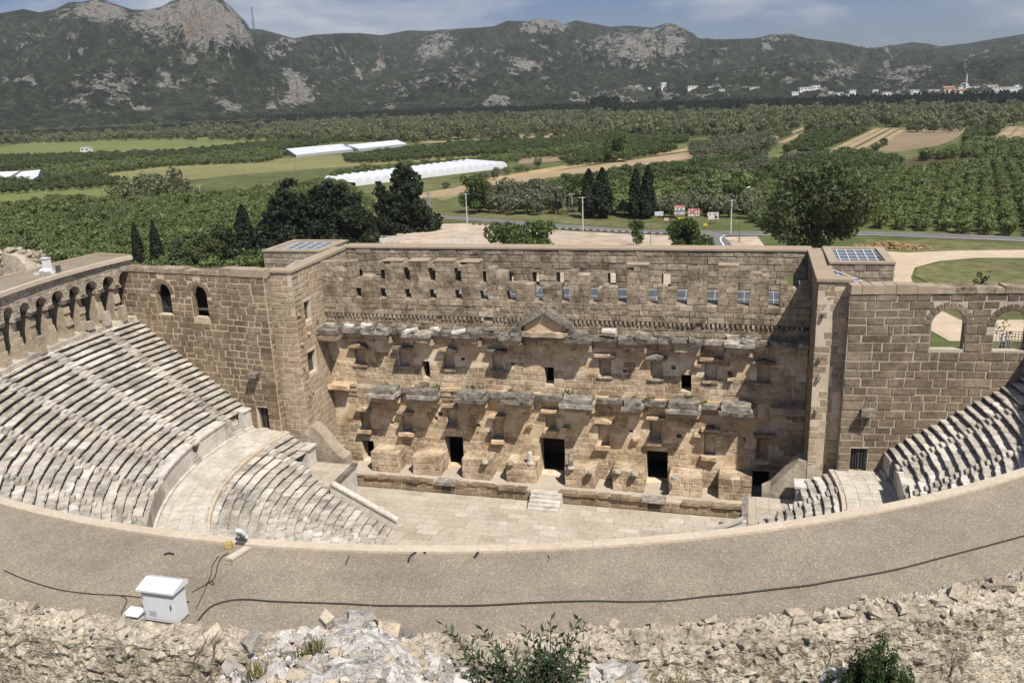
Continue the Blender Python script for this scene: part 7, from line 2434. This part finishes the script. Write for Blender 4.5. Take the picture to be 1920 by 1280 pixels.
# hill top: crest line traced, nine metres out
cres = [(-200, 1420), (0, 1400), (300, 1330), (400, 1268), (430, 1246), (470, 1216), (520, 1184), (560, 1173), (600, 1168), (640, 1152), (700, 1150), (740, 1164), (775, 1188), (800, 1198), (850, 1228), (900, 1262), (960, 1300), (1050, 1300), (1100, 1262), (1140, 1248), (1200, 1264), (1300, 1288), (1480, 1292), (1540, 1266), (1600, 1260), (1690, 1278), (1750, 1300), (1920, 1320), (2200, 1400)]
CA = sorted((lambda d: (math.atan2(d[0], d[1]), -d[2]/math.hypot(d[0], d[1])))(ray(*q)) for q in cres)
ca, cd = np.array([q[0] for q in CA]), np.array([q[1] for q in CA])
RC = 9.0
def hilltop(az, rho):
    dep = np.interp(az, ca, cd)
    zc = CAM[2]-RC*dep
    z_in = 36.15+(zc-36.15)*(rho/RC)
    z_out = zc-(rho-RC)*4.2
    return z_in if rho <= RC else z_out
V, Fq = [], []
nA, nR = 420, 120
for i in range(nA+1):
    az = -1.15+(1.75)*i/nA
    for j in range(nR+1):
        rho = .4+(12.2-.4)*j/nR
        x, y = CAM[0]+rho*math.sin(az), CAM[1]+rho*math.cos(az)
        z = hilltop(az, rho)
        w = 1.0 if rho < RC else .6
        z += w*(.16*noise.noise(Vector((x*1.6, y*1.6, 3)))+.07*noise.noise(Vector((x*4.3, y*4.3, 9)))+.035*noise.noise(Vector((x*10, y*10, 5)))+.13*abs(noise.noise(Vector((x*2.7, y*2.7, 11))))+.05*abs(noise.noise(Vector((x*7.5, y*7.5, 1))))+.02*noise.noise(Vector((x*22, y*22, 5)))-.16)
        V.append((x, y, z))
for i in range(nA):
    for j in range(nR):
        a = i*(nR+1)+j
        Fq.append((a, a+1, a+nR+2, a+nR+1)[::-1])
def outcrop_mat():
    t = NT('conglomerate')
    p = t.pos()
    cell = t.voro(6.5, 'F1', None, 'Color')
    dd = t.voro(6.5, 'F1')
    n1 = t.noise(1.6, 4, .6, p)
    n2 = t.noise(14, 4, .7, p)
    c = t.ramp(cell, [(0.0, (.34, .30, .25)), (.3, (.52, .48, .42)), (.6, (.66, .63, .58)), (.85, (.58, .49, .37)), (1.0, (.40, .26, .17))])
    c = t.mix(t.ramp(n1, [(.42, 0.0), (.6, .85)]), c, (.68, .655, .61))
    c = t.mix(.7, c, t.mix(1.0, c, t.ramp(n2, [(.3, .5), (.7, 1.35)]), 'MULTIPLY'))
    h = t.math('ADD', t.math('MULTIPLY', dd, -1.2), n2)
    return t.done(t.bsdf(c, .93, t.bump(h, .9, .06), .2))
M['outcrop'] = outcrop_mat()
ht = arr_obj('rocky_hilltop', V, Fq, [M['outcrop']], None, (CAM[0], CAM[1]+6, 30), kind='structure')
sp = []
mats4 = [M['lichen'], M['tan_rock'], M['grey_rock'], M['rust_rock']]
def near_spot(a0, a1, r0, r1):
    az = rl.uniform(a0, a1); rho = rl.uniform(r0, r1)
    return az, rho, np.array([CAM[0]+rho*math.sin(az), CAM[1]+rho*math.cos(az), hilltop(az, rho)-.1])
for k in range(2600):
    az, rho, P = near_spot(-.78, -.30, 5.2, 9.1) if k < 1900 else near_spot(-.30, .32, 5.0, 9.05)
    u = rl.random()
    s = rl.uniform(.012, .03) if u < .80 else (rl.uniform(.03, .055) if u < .975 else rl.uniform(.06, .10))
    mi = rl.choices((0, 1, 2, 3), (50, 26, 22, 2))[0]
    sp.append(((P[0], P[1], P[2]+s*.15), (s*1.25, s, s*.75), mi))
for px, py, s, mi in ((725, 1178, .13, 1), (752, 1190, .11, 2), (668, 1158, .11, 0), (690, 1152, .10, 2), (640, 1168, .11, 0), (610, 1160, .08, 1), (540, 1195, .09, 0), (575, 1185, .08, 0), (470, 1202, .10, 2), (770, 1225, .12, 1), (600, 1240, .08, 0), (640, 1250, .09, 0), (520, 1260, .1, 0), (430, 1250, .1, 2), (690, 1240, .08, 0), (730, 1210, .08, 0), (1145, 1262, .16, 0), (1175, 1270, .16, 0), (1120, 1270, .14, 0), (1600, 1268, .2, 1), (1570, 1272, .16, 0), (1640, 1272, .14, 1)):
    d = ray(px, py)
    az = math.atan2(d[0], d[1])
    e = -d[2]/math.hypot(d[0], d[1])
    rho = 8.9
    for rr_ in np.linspace(4.5, 9, 60):
        if CAM[2]-e*rr_ < hilltop(az, rr_)-.08: rho = rr_; break
    sp.append(((CAM[0]+rho*math.sin(az), CAM[1]+rho*math.cos(az), CAM[2]-e*rho), (s*1.2, s, s*.8), mi))
rocks_on(ht, sp, mats4, 300, 'rock', 'pebbles', True)

# ---- plants on the hill top
LM['oleander'] = leaf_mat('oleander_leaves', (0.045, 0.080, 0.040), (0.070, 0.115, 0.058), (0.11, 0.16, 0.085), .2, 2.0)
LM['juniper'] = leaf_mat('juniper_leaves', (0.018, 0.045, 0.010), (0.032, 0.070, 0.016), (0.06, 0.105, 0.028), .15, 2.0)
LM['dry'] = leaf_mat('dry_grass', (0.16, 0.15, 0.06), (0.24, 0.21, 0.09), (0.36, 0.30, 0.16), .2, 2.0)
M['twig'] = flat_mat('twig', (0.16, 0.12, 0.085), .9, .2, 8)
def leafy_shrub(px_tips, base_px, rho, label, seed):
    rr = random.Random(seed)
    B = at_depth(*base_px, rho)
    t = empty('leafy_shrub', tuple(B), label, 'shrub')
    st, lf = MB(), MB()
    for (px, py) in px_tips:
        E = at_depth(px, py, rho+rr.uniform(-.35, .35))
        b0 = B+np.array([rr.uniform(-.35, .35), rr.uniform(-.15, .15), 0])
        mid = (b0+E)/2+np.array([rr.uniform(-.06, .06), rr.uniform(-.06, .06), rr.uniform(-.02, .1)])
        pts = [b0*(1-s)**2+mid*2*s*(1-s)+E*s*s for s in np.linspace(0, 1, 9)]
        st.tube(pts, [.012-.008*s for s in np.linspace(0, 1, 9)], 5)
        n_ = rr.randint(30, 42)
        for k in range(n_):
            s = .12+.9*(k/n_)
            s = min(s, 1)
            p = b0*(1-s)**2+mid*2*s*(1-s)+E*s*s
            ax = (E-mid); ax = ax/np.linalg.norm(ax)
            an = k*2.4+rr.uniform(-.4, .4)
            sd = np.cross(ax, [0, 0, 1.0]); sd = sd/(np.linalg.norm(sd)+1e-6)
            sd2 = np.cross(ax, sd)
            d = ax*.65+(sd*math.cos(an)+sd2*math.sin(an))*.8
            d = d/np.linalg.norm(d)
            L = rr.uniform(.07, .125)
            w = np.cross(d, [rr.uniform(-1, 1), rr.uniform(-1, 1), rr.uniform(-1, 1)]); w = w/(np.linalg.norm(w)+1e-6)*L*.19
            nn = np.cross(d, w); nn = nn/(np.linalg.norm(nn)+1e-6)*L*.05
            lf.poly([p, p+d*L*.45+w+nn, p+d*L, p+d*L*.45-w+nn, p+d*L*.45-nn], [(0, 4, 1), (4, 2, 1), (0, 3, 4), (4, 3, 2)])
    st.build('stem', M['twig'], t)
    lf.build('foliage', LM['oleander'], t)
rs_ = random.Random(3)
tips = [(828, 1168), (845, 1180), (900, 1172), (915, 1190), (955, 1210), (985, 1176), (1000, 1190), (1020, 1178), (1032, 1160), (1045, 1195), (1085, 1160), (1098, 1168), (1075, 1195), (1060, 1210), (880, 1205), (930, 1225), (870, 1230), (1095, 1220), (1105, 1222), (1040, 1230), (985, 1230)]
tips += [(rs_.uniform(870, 1100), rs_.uniform(1212, 1275)) for _ in range(40)]
leafy_shrub(tips, (985, 1390), 8.2, 'leafy green shrub with narrow leaves at the bottom centre', 5)
def tuft(px, py, rho, w, h, n, mat, name, label, cat, seed, blade=.008):
    rr = random.Random(seed)
    B = at_depth(px, py, rho)
    m_ = MB()
    for k in range(n):
        b0 = B+np.array([rr.gauss(0, w*.4), rr.gauss(0, w*.3), rr.uniform(-.08, .02)])
        an = rr.uniform(0, 6.28); ln = h*rr.uniform(.5, 1.1)
        tip = b0+np.array([math.cos(an)*ln*.45, math.sin(an)*ln*.45, ln])
        sd = np.array([-math.sin(an), math.cos(an), 0])*blade
        md = (b0+tip)/2+[0, 0, ln*.12]
        m_.poly([b0-sd, b0+sd, md+sd*.8, md-sd*.8, tip], [(0, 1, 2, 3), (3, 2, 4)])
    m_.build(name, mat, None, tuple(B), label=label, cat=cat)
for i, (px, py, w, lab) in enumerate(((560, 1240, .2, 'dry green grass tuft in the left rocks'), (480, 1258, .16, 'dull grass tuft low among the left rocks'), (690, 1235, .22, 'yellowish grass tuft in the middle of the rocks'), (590, 1215, .14, 'small grass tuft near the rusty stones'), (680, 1265, .2, 'grass tuft at the lower edge of the rocks'), (1260, 1285, .3, 'dry grass right of the leafy shrub'))):
    tuft(px, py, 7.6, w, .14, 130, LM['dry'] if i % 2 else LM['weed'], 'grass_tuft', lab, 'grass', 40+i, .005)
def juniper(px, py, rho, wpx, hpx, label, seed):
    rg = np.random.default_rng(seed)
    rr = random.Random(seed)
    B = at_depth(px, py, rho)
    k = math.hypot(rho, 6)/FPX
    t = empty('juniper_bush', tuple(B), label, 'shrub')
    Cs, Os = [], []
    st = MB()
    for s in range(110):
        u = rr.gauss(0, .27)
        u = max(-.5, min(.5, u))
        b0 = B+np.array([u*wpx*k, rr.uniform(-.2, .2), -.15])
        hh = hpx*k*(1-2.2*abs(u-.1))*rr.uniform(.3, 1.12)
        tip = b0+np.array([rr.uniform(-.06, .06)+u*.1, rr.uniform(-.06, .06), hh+.15])
        st.tube([b0, tip], [.008, .002], 4)
        n_ = 150
        f = rg.random(n_)
        ra = .075*(1-f*.7)
        an = rg.random(n_)*6.283
        Cs.append(b0+(tip-b0)*f[:, None]+np.stack([np.cos(an)*ra, np.sin(an)*ra, 0*f], 1))
        Os.append(np.stack([np.cos(an), np.sin(an), .8+0*an], 1))
    V, F_ = leaves(np.vstack(Cs), .019, rg, np.vstack(Os), .5, .3)
    st.build('stem', M['twig'], t)
    arr_obj('foliage', V, F_, [LM['juniper']], t)
juniper(1622, 1305, 8.6, 165, 108, 'dark green feathery bush at the lower right', 4)
def twig(px, py, tip, rho, label, seed):
    rr = random.Random(seed)
    B = at_depth(px, py, rho)
    T = at_depth(*tip, rho)
    m_ = MB()
    pts = [B+(T-B)*s+np.array([rr.uniform(-.03, .03), rr.uniform(-.03, .03), 0])*(0 < s < 1) for s in np.linspace(0, 1, 7)]
    m_.tube(pts, [.012-.009*s for s in np.linspace(0, 1, 7)], 5)
    for k in range(16):
        i = rr.randrange(1, 6)
        d = (T-B)/np.linalg.norm(T-B)*rr.uniform(.05, .3)+np.array([rr.uniform(-.16, .16), rr.uniform(-.1, .1), rr.uniform(0, .12)])
        q = pts[i]+d
        m_.tube([pts[i], (pts[i]+q)/2+[0, 0, .02], q], [.005, .003, .0015], 4)
    m_.build('dry_twig', M['twig'], None, tuple(B), label=label, cat='twig')
twig(340, 1300, (382, 1205), 11.5, 'leftmost bare dry twig against the rubble wall', 1)
twig(385, 1300, (405, 1200), 11.5, 'second bare dry twig from the left by the rubble wall', 2)
twig(505, 1290, (515, 1225), 9.0, 'bare dry twig left of the pale rocks', 3)
twig(520, 1300, (560, 1215), 9.0, 'bare dry twig just before the pale rocks', 4)
twig(1560, 1310, (1550, 1190), 9.5, 'bare dry stalk left of the dark feathery bush', 5)
twig(1780, 1300, (1790, 1215), 10.5, 'bare dry stalks at the lower right corner', 6)

# ------------------------------------------------------------------ the air over the plain
hz = MB().box(-9300, 9300, -8900, 8900, -32.0, 640)
tz_ = NT('air')
pv = tz_.n('ShaderNodeVolumePrincipled')
pv.inputs['Color'].default_value = (0.84, 0.91, 1.0, 1)
pv.inputs['Density'].default_value = 0.00007
pv.inputs['Anisotropy'].default_value = 0.2
tz_.t.links.new(pv.outputs[0], tz_.out.inputs['Volume'])
hz.build('haze', tz_.m, None, (0, 0, -32), kind='stuff')
